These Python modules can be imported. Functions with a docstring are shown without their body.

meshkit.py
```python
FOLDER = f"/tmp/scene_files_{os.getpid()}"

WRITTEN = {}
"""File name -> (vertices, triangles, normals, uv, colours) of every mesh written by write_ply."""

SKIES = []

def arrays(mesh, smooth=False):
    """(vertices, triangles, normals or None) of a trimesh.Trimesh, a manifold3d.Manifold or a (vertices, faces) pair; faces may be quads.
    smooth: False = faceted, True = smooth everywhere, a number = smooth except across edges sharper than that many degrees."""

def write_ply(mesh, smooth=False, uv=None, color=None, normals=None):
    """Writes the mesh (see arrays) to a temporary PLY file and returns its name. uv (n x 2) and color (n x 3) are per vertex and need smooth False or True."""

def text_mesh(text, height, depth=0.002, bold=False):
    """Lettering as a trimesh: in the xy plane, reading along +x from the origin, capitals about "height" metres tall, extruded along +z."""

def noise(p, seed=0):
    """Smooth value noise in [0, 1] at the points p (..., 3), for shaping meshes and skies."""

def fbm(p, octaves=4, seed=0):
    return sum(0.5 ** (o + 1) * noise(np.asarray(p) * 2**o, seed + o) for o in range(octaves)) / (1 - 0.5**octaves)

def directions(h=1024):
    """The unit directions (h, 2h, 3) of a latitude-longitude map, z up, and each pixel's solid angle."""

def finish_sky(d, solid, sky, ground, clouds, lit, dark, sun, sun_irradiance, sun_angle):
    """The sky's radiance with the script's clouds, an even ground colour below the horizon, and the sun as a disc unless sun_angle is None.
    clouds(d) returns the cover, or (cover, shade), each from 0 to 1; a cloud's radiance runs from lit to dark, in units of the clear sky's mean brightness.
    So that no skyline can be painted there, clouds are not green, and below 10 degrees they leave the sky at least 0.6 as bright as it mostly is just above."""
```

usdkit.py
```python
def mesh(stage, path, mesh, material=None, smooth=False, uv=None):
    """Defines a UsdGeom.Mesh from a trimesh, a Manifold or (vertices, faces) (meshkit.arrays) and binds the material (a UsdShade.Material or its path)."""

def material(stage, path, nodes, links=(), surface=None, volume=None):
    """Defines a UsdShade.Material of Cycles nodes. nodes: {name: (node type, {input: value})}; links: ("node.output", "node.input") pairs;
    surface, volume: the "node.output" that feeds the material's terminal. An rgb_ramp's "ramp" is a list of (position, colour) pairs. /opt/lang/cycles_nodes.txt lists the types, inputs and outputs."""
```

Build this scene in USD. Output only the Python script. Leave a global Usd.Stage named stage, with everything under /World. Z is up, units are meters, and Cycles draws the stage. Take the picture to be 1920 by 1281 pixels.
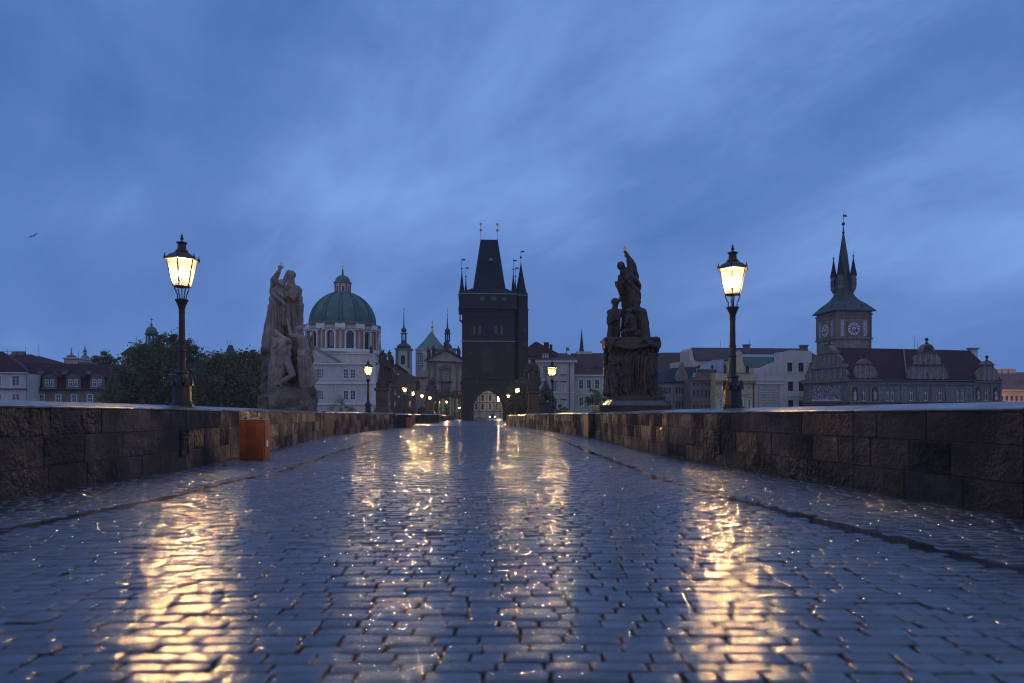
import math, random
import numpy as np
import trimesh, manifold3d as m3, usdkit, meshkit
from shapely.geometry import Polygon, box as sbox, Point
from scipy.sparse import csr_matrix
from scipy.sparse.csgraph import connected_components
from shapely import affinity, union_all
from pxr import Usd, UsdGeom, UsdLux, UsdShade, Sdf, Vt

stage = Usd.Stage.CreateInMemory()
UsdGeom.Xform.Define(stage, "/World")
PI = math.pi
RNG = np.random.default_rng(7)

# ------------------------------------------------------------------ camera
FPX, CX, HY = 1333.0, 960.0, 758.6        # the photograph's focal length, centre and horizon in its own pixels
CAMZ, SLOPE = 0.904, 0.015                # eye above the setts; the bridge falls gently towards the tower
cam = UsdGeom.Camera.Define(stage, "/World/camera")
cam.CreateHorizontalApertureAttr(36.0)
cam.CreateFocalLengthAttr(36.0 * FPX / 1920.0)
cam.CreateVerticalApertureOffsetAttr((HY - 640.5) / 1920.0 * 36.0)
cam.CreateFStopAttr(1.9)
cam.CreateFocusDistanceAttr(26.0)
cam.CreateExposureAttr(0.0)
cam.AddTranslateOp().Set((0, 0, CAMZ))
cam.AddRotateXYZOp().Set((90, 0, 0))

# ------------------------------------------------------------------ sky and sun
SUN_EL, SUN_AZ = math.radians(4.0), math.radians(205.0)      # low behind the clouds and behind the camera
CLOUDROT = -50.0
CLOUD1, CLOUD2, WEST = (18.17, 6.26, 10.2), (16.78, 19.23, 11.03), (3.4, 4.4, 8.2)
def sky_material():
    N = {
        "geo": ("geometry", {}), "sep": ("separate_xyz", {}),
        "sky": ("sky_texture", {"sky_type": "single_scattering", "sun_disc": False, "sun_elevation": SUN_EL, "sun_rotation": SUN_AZ}),
        # a cloud deck seen in perspective: direction / (height + k)
        "den": ("math", {"math_type": "add", "value2": 0.42}),
        "u": ("math", {"math_type": "divide"}), "v": ("math", {"math_type": "divide"}),
        "uv": ("combine_xyz", {"z": 0.0}),
        "map": ("mapping", {"mapping_type": "texture", "location": CLOUD1, "rotation": (0, 0, math.radians(CLOUDROT)), "scale": (1.3, 0.80, 1.0)}),
        "n1": ("noise_texture", {"scale": 2.3, "detail": 7.0, "roughness": 0.58, "distortion": 0.3}),
        "map2": ("mapping", {"mapping_type": "texture", "location": CLOUD2, "rotation": (0, 0, math.radians(CLOUDROT)), "scale": (1.5, 0.9, 1.0)}),
        "n2": ("noise_texture", {"scale": 1.2, "detail": 2.0, "roughness": 0.5, "distortion": 0.2}),
        "sum": ("math", {"math_type": "multiply_add", "value2": 1.0}),
        "cov": ("rgb_ramp", {"ramp": [(0.54, (0, 0, 0)), (0.70, (0.24, 0.24, 0.24)), (0.82, (0.58, 0.58, 0.58)), (0.96, (1, 1, 1))]}),
        "half": ("math", {"math_type": "multiply", "value2": 0.72}),
        "low": ("map_range", {"range_type": "smoothstep", "from_min": 0.0, "from_max": 0.25, "to_min": 0.45, "to_max": 1.0, "clamp": True}),
        "covx": ("mix", {"mix_type": "multiply", "fac": 1.0}),
        "hz": ("map_range", {"range_type": "linear", "from_min": 0.0, "from_max": 0.5, "to_min": 1.0, "to_max": 0.0, "clamp": True}),
        "grad": ("mix", {"mix_type": "mix", "color1": (0.60, 1.50, 4.2), "color2": (0.90, 2.02, 5.25)}),
        "base": ("mix", {"mix_type": "mix", "fac": 0.04}),
        "cloud": ("mix", {"mix_type": "mix", "color2": (2.25, 3.9, 8.2)}),
        # the western evening sky, overhead and behind the camera, is still brighter
        "uz": ("math", {"math_type": "multiply", "value2": 0.80}), "uy": ("math", {"math_type": "multiply_add", "value2": -0.55}),
        "up": ("map_range", {"range_type": "smoothstep", "from_min": 0.02, "from_max": 0.85, "to_min": 0.0, "to_max": 1.0, "clamp": True}),
        "dome": ("mix", {"mix_type": "mix", "color2": WEST}),
        "bg": ("background_shader", {"strength": 0.1}),
    }
    L = [("geo.position", "sep.vector"),
         ("sep.z", "den.value1"), ("sep.x", "u.value1"), ("den.value", "u.value2"), ("sep.y", "v.value1"), ("den.value", "v.value2"),
         ("u.value", "uv.x"), ("v.value", "uv.y"), ("uv.vector", "map.vector"), ("map.vector", "n1.vector"), ("uv.vector", "map2.vector"), ("map2.vector", "n2.vector"),
         ("n2.fac", "sum.value1"), ("n1.fac", "sum.value3"), ("sum.value", "half.value1"), ("half.value", "cov.fac"),
         ("sep.z", "low.value"), ("cov.color", "covx.color1"), ("low.result", "covx.color2"),
         ("sep.z", "hz.value"), ("hz.result", "grad.fac"), ("grad.color", "base.color1"), ("sky.color", "base.color2"), ("base.color", "cloud.color1"), ("covx.color", "cloud.fac"),
         ("sep.z", "uz.value1"), ("sep.y", "uy.value1"), ("uz.value", "uy.value3"), ("uy.value", "up.value"), ("up.result", "dome.fac"), ("cloud.color", "dome.color1"), ("dome.color", "bg.color")]
    return usdkit.material(stage, "/World/Looks/dusk_sky", N, L, surface="bg.background")
dome_light = UsdLux.DomeLight.Define(stage, "/World/sky")
UsdShade.MaterialBindingAPI.Apply(dome_light.GetPrim()).Bind(sky_material())
sun = UsdLux.DistantLight.Define(stage, "/World/sun")
sun.CreateIntensityAttr(0.02); sun.CreateNormalizeAttr(True) if hasattr(sun, "CreateNormalizeAttr") else None
sun.CreateAngleAttr(20.0); sun.CreateColorAttr((1.0, 0.92, 0.85))
sun.AddRotateXYZOp().Set((90 - math.degrees(SUN_EL), 0, 180 - math.degrees(SUN_AZ)))

# ------------------------------------------------------------------ materials
MATS = {}
def M(name, c1, c2=None, rough=0.75, nscale=1.5, bump=0.0, bscale=25.0, bdist=0.02, spec=0.4, metallic=0.0, tone=0.0, brick=None, streak=0.0, coat=0.0, tile=None, rvar=0.0, contrast=(0.35, 0.65)):
    """A weathered surface: two colours through noise, optional masonry or roof-tile joints, rain streaks, per-piece tone, fine relief."""
    if name in MATS:
        return MATS[name]
    c2 = c2 or tuple(x * 0.75 for x in c1)
    N = {"geo": ("geometry", {}), "n": ("noise_texture", {"scale": nscale, "detail": 6.0, "roughness": 0.6}),
         "r": ("rgb_ramp", {"ramp": [(contrast[0], c1), (contrast[1], c2)]}),
         "p": ("principled_bsdf", {"roughness": rough, "specular_ior_level": spec, "metallic": metallic, "coat_weight": coat, "coat_roughness": 0.12})}
    L = [("geo.position", "n.vector"), ("n.fac", "r.fac")]
    col = "r.color"
    if streak:
        N |= {"sm": ("mapping", {"mapping_type": "point", "scale": (1, 1, 0.12)}), "sn": ("noise_texture", {"scale": 3.0, "detail": 4.0}),
              "sr": ("rgb_ramp", {"ramp": [(0.4, (1 - streak,) * 3), (0.62, (1, 1, 1))]}), "sx": ("mix", {"mix_type": "multiply", "fac": 1.0})}
        L += [("geo.position", "sm.vector"), ("sm.vector", "sn.vector"), ("sn.fac", "sr.fac"), (col, "sx.color1"), ("sr.color", "sx.color2")]
        col = "sx.color"
    if tone:
        N |= {"ta": ("attribute", {"attribute": "tone"}), "tr": ("map_range", {"from_min": 0.0, "from_max": 1.0, "to_min": 1 - tone, "to_max": 1 + tone}),
              "tc": ("combine_xyz", {}), "tx": ("mix", {"mix_type": "multiply", "fac": 1.0})}
        L += [("ta.fac", "tr.value"), ("tr.result", "tc.x"), ("tr.result", "tc.y"), ("tr.result", "tc.z"), (col, "tx.color1"), ("tc.vector", "tx.color2")]
        col = "tx.color"
    height = None
    if brick:
        w, h, mort, dark = brick
        N |= {"bs": ("separate_xyz", {}), "ba": ("math", {"math_type": "add"}), "bc": ("combine_xyz", {"z": 0.0}),
              "bt": ("brick_texture", {"scale": 1.0, "brick_width": w, "row_height": h, "mortar_size": mort, "mortar_smooth": 0.2, "color1": (1, 1, 1), "color2": (0.78, 0.78, 0.78), "mortar": (dark,) * 3}),
              "bx": ("mix", {"mix_type": "multiply", "fac": 1.0})}
        L += [("geo.position", "bs.vector"), ("bs.x", "ba.value1"), ("bs.y", "ba.value2"), ("ba.value", "bc.x"), ("bs.z", "bc.y"), ("bc.vector", "bt.vector"), (col, "bx.color1"), ("bt.color", "bx.color2")]
        col = "bx.color"; height = "bt.fac"
    if bump or brick:
        N |= {"bn": ("noise_texture", {"scale": bscale, "detail": 5.0, "roughness": 0.65}), "bp": ("bump", {"strength": max(bump, 0.2), "distance": bdist})}
        L += [("geo.position", "bn.vector"), ("bn.fac", "bp.height"), ("bp.normal", "p.normal")]
        if coat: L += [("bp.normal", "p.coat_normal")]
    if rvar:
        N |= {"rm": ("map_range", {"from_min": 0.3, "from_max": 0.7, "to_min": rough - rvar, "to_max": rough + rvar, "clamp": True})}
        L += [("n.fac", "rm.value"), ("rm.result", "p.roughness")]
    L += [(col, "p.base_color")]
    MATS[name] = usdkit.material(stage, f"/World/Looks/{name}", N, L, surface="p.BSDF")
    return MATS[name]

def emit(name, col, k):
    MATS[name] = usdkit.material(stage, f"/World/Looks/{name}", {"e": ("emission", {"color": col, "strength": k})}, [], surface="e.emission")
    return MATS[name]

# ------------------------------------------------------------------ things and parts
USED = {}
def numbered(parent, name):
    k = USED.get((parent, name), 0); USED[(parent, name)] = k + 1
    return f"{parent}/{name}" + (f"_{k:03d}" if k else "")
def setdata(prim, **kw):
    for k, v in kw.items():
        if v: prim.SetCustomDataByKey(k, v)
TRIS = [0]
def put(path, mesh, mat, loc=(0, 0, 0), smooth=False, tone=None):
    if hasattr(mesh, "vertices"):
        v, f = np.asarray(mesh.vertices, float) - np.asarray(loc), np.asarray(mesh.faces)
        mesh = trimesh.Trimesh(v, f, process=False)
    else:
        mesh = (np.asarray(mesh[0], float) - np.asarray(loc), mesh[1])
    p = usdkit.mesh(stage, path, mesh, mat, smooth=smooth)
    n = len(p.GetPointsAttr().Get()); TRIS[0] += len(p.GetFaceVertexCountsAttr().Get())
    if tone is not None:
        t = np.full(n, tone, np.float32) if np.ndim(tone) == 0 else np.asarray(tone, np.float32)
        UsdGeom.PrimvarsAPI(p).CreatePrimvar("tone", Sdf.ValueTypeNames.FloatArray, "vertex").Set(Vt.FloatArray.FromNumpy(t))
    return p
class Thing:
    def __init__(s, name, label, cat, loc=(0, 0, 0), group=None, kind=None):
        s.path = numbered("/World", name); s.loc = np.asarray(loc, float)
        s.x = UsdGeom.Xform.Define(stage, s.path); s.op = s.x.AddTranslateOp(); s.op.Set(tuple(map(float, loc)))
        s.prim = s.x.GetPrim(); setdata(s.prim, label=label, category=cat, group=group, kind=kind)
    def part(s, name, mesh, mat, parent=None, smooth=False, tone=None, label=None, kind=None):
        """A part (or a sub-part when parent is a part's path); vertices are given in world space."""
        path = numbered(parent or s.path, name)
        p = put(path, mesh, mat, s.loc, smooth, tone)
        setdata(p.GetPrim(), label=label, kind=kind)
        return path
def copy_of(t, loc, rotz, label, scale=1.0):
    name = t.path.rsplit("/", 1)[1]
    x = UsdGeom.Xform.Define(stage, numbered("/World", name))
    x.GetPrim().GetReferences().AddInternalReference(t.path)
    x.ClearXformOpOrder()
    x.AddTranslateOp().Set(tuple(map(float, loc)))
    x.AddRotateZOp().Set(float(rotz))
    if scale != 1.0: x.AddScaleOp().Set((scale,) * 3)
    x.GetPrim().SetInstanceable(True)
    x.GetPrim().SetCustomDataByKey("label", label)
    return x.GetPrim()
def single(name, mesh, mat, label=None, cat=None, group=None, kind=None, smooth=False, tone=None):
    p = put(numbered("/World", name), mesh, mat, smooth=smooth, tone=tone)
    setdata(p.GetPrim(), label=label, category=cat, group=group, kind=kind)
    return p

# ------------------------------------------------------------------ mesh helpers
cat = trimesh.util.concatenate
def bx(x0, x1, y0, y1, z0, z1):
    return trimesh.creation.box(bounds=[[min(x0, x1), min(y0, y1), min(z0, z1)], [max(x0, x1), max(y0, y1), max(z0, z1)]])
def hull(pts):
    m = m3.Manifold.hull_points(np.asarray(pts, float)).to_mesh()
    return trimesh.Trimesh(m.vert_properties[:, :3], m.tri_verts, process=False)
def cbox(x0, x1, y0, y1, z0, z1, c=0.02):
    P = []
    for x, sx in ((x0, c), (x1, -c)):
        for y, sy in ((y0, c), (y1, -c)):
            for z, sz in ((z0, c), (z1, -c)):
                P += [(x + sx, y + sy, z), (x + sx, y, z + sz), (x, y + sy, z + sz)]
    return hull(P)
def lathe(prof, c=(0, 0, 0), n=20, rot=0.0):
    prof = np.asarray(prof, float)
    a = np.arange(n) * 2 * PI / n + rot
    k = len(prof)
    v = np.stack([np.outer(prof[:, 0], np.cos(a)), np.outer(prof[:, 0], np.sin(a)), np.repeat(prof[:, 1:2], n, 1)], -1).reshape(-1, 3)
    f = []
    for i in range(k - 1):
        for j in range(n):
            a0, a1 = i * n + j, i * n + (j + 1) % n
            f += [(a0, a1, a1 + n), (a0, a1 + n, a0 + n)]
    v = np.vstack([v, [[0, 0, prof[0, 1]], [0, 0, prof[-1, 1]]]])
    b, t = len(v) - 2, len(v) - 1
    for j in range(n):
        f += [(b, (j + 1) % n, j), (t, (k - 1) * n + j, (k - 1) * n + (j + 1) % n)]
    return trimesh.Trimesh(v + np.asarray(c, float), np.array(f), process=False)
def tube(pts, r, n=6):
    p = np.asarray(pts, float); r = np.broadcast_to(np.asarray(r, float), (len(p),))
    t = np.gradient(p, axis=0); t /= np.linalg.norm(t, axis=1, keepdims=True) + 1e-12
    up = np.where(np.abs(t[:, 2:]) < 0.95, [[0, 0, 1.0]], [[1.0, 0, 0]])
    a = np.cross(t, up); a /= np.linalg.norm(a, axis=1, keepdims=True) + 1e-12
    b = np.cross(t, a); ang = np.arange(n) * 2 * PI / n
    v = p[:, None] + r[:, None, None] * (np.cos(ang)[None, :, None] * a[:, None] + np.sin(ang)[None, :, None] * b[:, None])
    f = []
    for i in range(len(p) - 1):
        for j in range(n):
            q = i * n + j; w = i * n + (j + 1) % n
            f += [(q, w, w + n), (q, w + n, q + n)]
    for j in range(1, n - 1):
        f += [(0, j + 1, j), ((len(p) - 1) * n, (len(p) - 1) * n + j, (len(p) - 1) * n + j + 1)]
    return trimesh.Trimesh(v.reshape(-1, 3), np.array(f), process=False)
def sphere(c, r, sub=2):
    m = trimesh.creation.icosphere(sub, 1.0); m.vertices = m.vertices * np.asarray(r, float) + np.asarray(c, float)
    return m
def gz(y):
    """Height of the roadway at a distance y along the bridge."""
    y = np.asarray(y, float)
    return -SLOPE * y - 0.5 * np.clip((y - 100) / 65.0, 0, 1.2) ** 2
def at(px, py, d):
    return np.array([(px - CX) / FPX * d, d, CAMZ - (py - HY) / FPX * d])

class Facade:
    """A vertical wall plane between two plan points; local axes u (along), v (inwards), z (up)."""
    def __init__(s, pxL, dL, pxR, dR):
        s.A = np.array([(pxL - CX) / FPX * dL, dL]); B = np.array([(pxR - CX) / FPX * dR, dR])
        s.len = np.linalg.norm(B - s.A); s.e = (B - s.A) / s.len; s.i = np.array([-s.e[1], s.e[0]])
        s.holes, s.wins = [], []
    def uz(s, px, py=HY, v=0.0):
        A = s.A + s.i * v; dx = (px - CX) / FPX
        # A + e u = (dx t, t)
        t = (A[0] * s.e[1] - A[1] * s.e[0]) / (dx * s.e[1] - s.e[0])
        P = np.array([dx * t, t])
        return float((P - A) @ s.e), float(CAMZ - (py - HY) / FPX * t)
    def poly(s, pts, v=0.0):
        return [s.uz(px, py, v) for px, py in pts]
    def W(s, m):
        m = m.copy(); q = np.asarray(m.vertices)
        xy = s.A + np.outer(q[:, 0], s.e) + np.outer(q[:, 1], s.i)
        m.vertices = np.column_stack([xy, q[:, 2]])
        return m
    def box(s, px0, py0, px1, py1, v0, v1, v=0.0):
        (u0, z1), (u1, z0) = s.uz(px0, py0, v), s.uz(px1, py1, v)
        return s.W(bx(u0, u1, v0, v1, z0, z1))
    def slab(s, poly, v0, v1, holes=()):
        """A (u, z) polygon extruded from v0 to v1."""
        g = Polygon(poly)
        if not g.is_valid: g = g.buffer(0)
        for h in holes: g = g.difference(Polygon(h))
        ms = []
        for k in getattr(g, "geoms", [g]):
            if k.is_empty or k.area < 1e-6: continue
            m = trimesh.creation.extrude_polygon(k, v1 - v0, engine="earcut")
            q = np.asarray(m.vertices).copy(); m.vertices = np.column_stack([q[:, 0], q[:, 2] + v0, q[:, 1]]); m.invert()
            ms.append(m)
        return s.W(cat(ms))
    def pslab(s, pts, v0, v1, v=0.0):
        return s.slab(s.poly(pts, v), v0, v1)
    def hole(s, px0, py0, px1, py1, arch=0.0):
        (u0, z1), (u1, z0) = s.uz(px0, py0), s.uz(px1, py1)
        if not arch: return [(u0, z0), (u1, z0), (u1, z1), (u0, z1)]
        r = (u1 - u0) / 2; zs = max(z1 - r * arch, z0 + 0.05); c = (u0 + u1) / 2
        return [(u0, z0), (u1, z0)] + [(c + r * math.cos(t), zs + (z1 - zs) * math.sin(t)) for t in np.linspace(0, PI, 9)]
    def win(s, px0, py0, px1, py1, arch=0.0, bars=(2, 2), lit=None, frame=None, sur=None, name="window"):
        h = s.hole(px0, py0, px1, py1, arch); s.holes.append(h); s.wins.append((h, bars, lit, frame, sur, name))
    def build_windows(s, t, frame_mat, sur_mat, parent=None):
        for h, bars, lit, fm, sur, name in s.wins:
            g = Polygon(h); u0, z0, u1, z1 = g.bounds
            w = min(0.09, (u1 - u0) * 0.14); ring = g.difference(g.buffer(-w, join_style=2))
            ms = [s.slab(list(p.exterior.coords), 0.16, 0.24, [list(r.coords) for r in p.interiors]) for p in getattr(ring, "geoms", [ring])]
            for k in range(1, bars[0]):
                u = u0 + (u1 - u0) * k / bars[0]; b = sbox(u - w * 0.45, z0, u + w * 0.45, z1).intersection(g)
                if not b.is_empty: ms.append(s.slab(list(b.exterior.coords), 0.165, 0.235))
            for k in range(1, bars[1]):
                z = z0 + (z1 - z0) * k / bars[1]; b = sbox(u0, z - w * 0.35, u1, z + w * 0.35).intersection(g)
                if not b.is_empty: ms.append(s.slab(list(b.exterior.coords), 0.17, 0.23))
            if parent is None:
                fr = t.part(name, cat(ms), fm or frame_mat); t.part("pane", s.slab(h, 0.195, 0.205), lit or MATS["glass_dark"], parent=fr)
            else:
                t.part(name, cat(ms + [s.slab(h, 0.195, 0.205)]), fm or frame_mat, parent=parent)
            if sur:
                gs = g.buffer(sur, join_style=2).difference(g)
                for p in getattr(gs, "geoms", [gs]):
                    t.part("window_surround", s.slab(list(p.exterior.coords), -0.06, 0.02, [list(r.coords) for r in p.interiors]), sur_mat, parent=parent or fr)
    def wall(s, pts, thick=0.45):
        return s.slab(s.poly(pts), 0.0, thick, s.holes)
def building(name, label, catname, F, outline, depth, wall_mat, frame_mat, sur_mat=None, group=None, zbot=-6.0, back_top=None, kind=None):
    """A house: front wall with real openings, the body behind it, windows. outline = photo pixels of the front, left to right over the top."""
    base = F.A + F.e * F.len / 2
    t = Thing(name, label, catname, (base[0], base[1], zbot), group=group)
    pts = F.poly(outline)
    full = [(pts[0][0], zbot)] + pts + [(pts[-1][0], zbot)]
    t.part("front_wall", F.slab(full, 0.0, 0.45, F.holes), wall_mat)
    u0, u1 = pts[0][0], pts[-1][0]; zt = min(pts[0][1], pts[-1][1]) if back_top is None else back_top
    t.part("body", F.W(bx(u0 + 0.01, u1 - 0.01, 0.46, depth, zbot, zt - 0.05)), wall_mat)
    F.build_windows(t, frame_mat, sur_mat or wall_mat)
    return t
def gable_roof(F, eL, eR, rL, rR, depth, over=0.35, v0=0.0):
    """Pitched roof: eaves pixels on the front plane, ridge pixels on the plane half the depth behind."""
    (a0, az), (a1, bz) = F.uz(*eL), F.uz(*eR)
    (r0, rz0), (r1, rz1) = F.uz(*rL, v=v0 + depth / 2), F.uz(*rR, v=v0 + depth / 2)
    P = [(a0, v0 - over, az), (a1, v0 - over, bz), (a1, v0 + depth + over, bz), (a0, v0 + depth + over, az), (r0, v0 + depth / 2, rz0), (r1, v0 + depth / 2, rz1)]
    P += [(x, y, z - 0.18) for x, y, z in P[:4]]
    return F.W(hull(P))
def finial(c, h, r=0.18, n=10):
    """A ball finial on a rod, base at c."""
    x, y, z = c
    return lathe([(r * 0.35, 0), (r * 0.22, h * 0.35), (r * 0.5, h * 0.4), (r, h * 0.52), (r * 0.5, h * 0.64), (r * 0.15, h * 0.68), (r * 0.1, h)], c, n)
# ------------------------------------------------------------------ the common materials
M("glass_dark", (0.02, 0.024, 0.03), (0.012, 0.014, 0.018), rough=0.12, spec=0.6)
M("soot_stone", (0.015, 0.0128, 0.0128), (0.007, 0.0066, 0.007), rough=0.7, nscale=0.5, bump=0.5, bscale=4, bdist=0.15, brick=(1.1, 0.48, 0.02, 0.55))
M("soot_trim", (0.026, 0.023, 0.022), (0.013, 0.012, 0.012), rough=0.7, nscale=1.0)
M("slate_roof", (0.014, 0.020, 0.030), (0.009, 0.013, 0.020), rough=0.6, spec=0.12, nscale=0.6, brick=(0.5, 0.35, 0.02, 0.7))
M("copper_green", (0.064, 0.150, 0.122), (0.036, 0.095, 0.080), rough=0.6, nscale=0.35, streak=0.35)
M("copper_dark", (0.035, 0.060, 0.056), (0.018, 0.03, 0.03), rough=0.55, nscale=0.6, streak=0.3)
M("lead_grey", (0.16, 0.18, 0.19), (0.10, 0.115, 0.12), rough=0.4, nscale=0.5)
M("gilt", (0.55, 0.36, 0.10), (0.35, 0.22, 0.06), rough=0.35, metallic=0.9)
M("iron", (0.012, 0.012, 0.013), (0.007, 0.007, 0.008), rough=0.42, spec=0.3, nscale=4, bump=0.25, bscale=60, bdist=0.004)
M("iron_far", (0.02, 0.02, 0.021), (0.012, 0.012, 0.013), rough=0.5)
M("cream_wall", (0.49, 0.45, 0.37), (0.40, 0.365, 0.31), rough=0.85, nscale=0.25, streak=0.18)
M("white_wall", (0.47, 0.45, 0.41), (0.38, 0.36, 0.33), rough=0.85, nscale=0.25, streak=0.15)
M("yellow_wall", (0.46, 0.39, 0.22), (0.37, 0.31, 0.18), rough=0.85, nscale=0.3, streak=0.2)
M("green_cream_wall", (0.42, 0.42, 0.30), (0.34, 0.34, 0.24), rough=0.85, nscale=0.3, streak=0.15)
M("grey_stone_wall", (0.20, 0.185, 0.155), (0.14, 0.13, 0.11), rough=0.85, nscale=0.5, streak=0.2)
M("brown_wall", (0.17, 0.13, 0.11), (0.12, 0.092, 0.08), rough=0.85, nscale=0.4, streak=0.2)
M("ochre_stone", (0.21, 0.17, 0.13), (0.15, 0.12, 0.095), rough=0.85, nscale=0.6, streak=0.3)
M("pink_wall", (0.55, 0.36, 0.22), (0.46, 0.30, 0.18), rough=0.85, nscale=0.3)
M("red_paint", (0.25, 0.12, 0.095), (0.19, 0.09, 0.075), rough=0.8, nscale=0.5)
M("trim_white", (0.55, 0.54, 0.52), (0.45, 0.44, 0.42), rough=0.7)
M("frame_white", (0.62, 0.62, 0.62), (0.52, 0.52, 0.52), rough=0.6)
M("frame_brown", (0.10, 0.05, 0.035), (0.07, 0.04, 0.03), rough=0.6)
M("red_tile", (0.050, 0.016, 0.018), (0.032, 0.0115, 0.0135), rough=0.65, spec=0.12, nscale=0.45, brick=(0.22, 0.32, 0.02, 0.6))
M("brown_tile", (0.085, 0.052, 0.045), (0.058, 0.038, 0.034), rough=0.65, spec=0.12, nscale=0.45, brick=(0.22, 0.32, 0.02, 0.65))
M("sgraffito", (0.30, 0.29, 0.28), (0.050, 0.055, 0.07), rough=0.85, nscale=3.2, contrast=(0.46, 0.54))
M("sgraffito_fine", (0.22, 0.215, 0.21), (0.05, 0.055, 0.07), rough=0.85, nscale=6.0, contrast=(0.44, 0.56))
M("relief", (0.42, 0.40, 0.36), (0.24, 0.23, 0.21), rough=0.85, nscale=2.2, contrast=(0.44, 0.58), bump=0.8, bscale=2.5, bdist=0.25)
M("sandstone", (0.235, 0.212, 0.20), (0.125, 0.113, 0.108), rough=0.75, nscale=2.2, bump=0.35, bscale=22, bdist=0.02, streak=0.3)
M("rock", (0.15, 0.13, 0.12), (0.075, 0.066, 0.063), rough=0.7, nscale=3.0, bump=1.0, bscale=14, bdist=0.06, streak=0.35)
M("black_stone", (0.019, 0.0175, 0.018), (0.009, 0.0085, 0.009), rough=0.55, nscale=2.0, bump=0.35, bscale=20, bdist=0.02)
M("water_dark", (0.012, 0.014, 0.016), (0.008, 0.010, 0.012), rough=0.03, spec=0.5)
M("earth", (0.06, 0.058, 0.05), (0.04, 0.04, 0.036), rough=0.9, nscale=0.1)
M("bark", (0.045, 0.036, 0.028), (0.025, 0.02, 0.016), rough=0.85, nscale=4)
M("orange_metal", (0.25, 0.066, 0.016), (0.135, 0.034, 0.011), rough=0.38, spec=0.5, nscale=2.6, streak=0.35, bump=0.1, bscale=8, bdist=0.01)
M("dull_red_metal", (0.10, 0.022, 0.018), (0.07, 0.018, 0.015), rough=0.45)
M("white_label", (0.75, 0.75, 0.72), rough=0.5)

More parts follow.
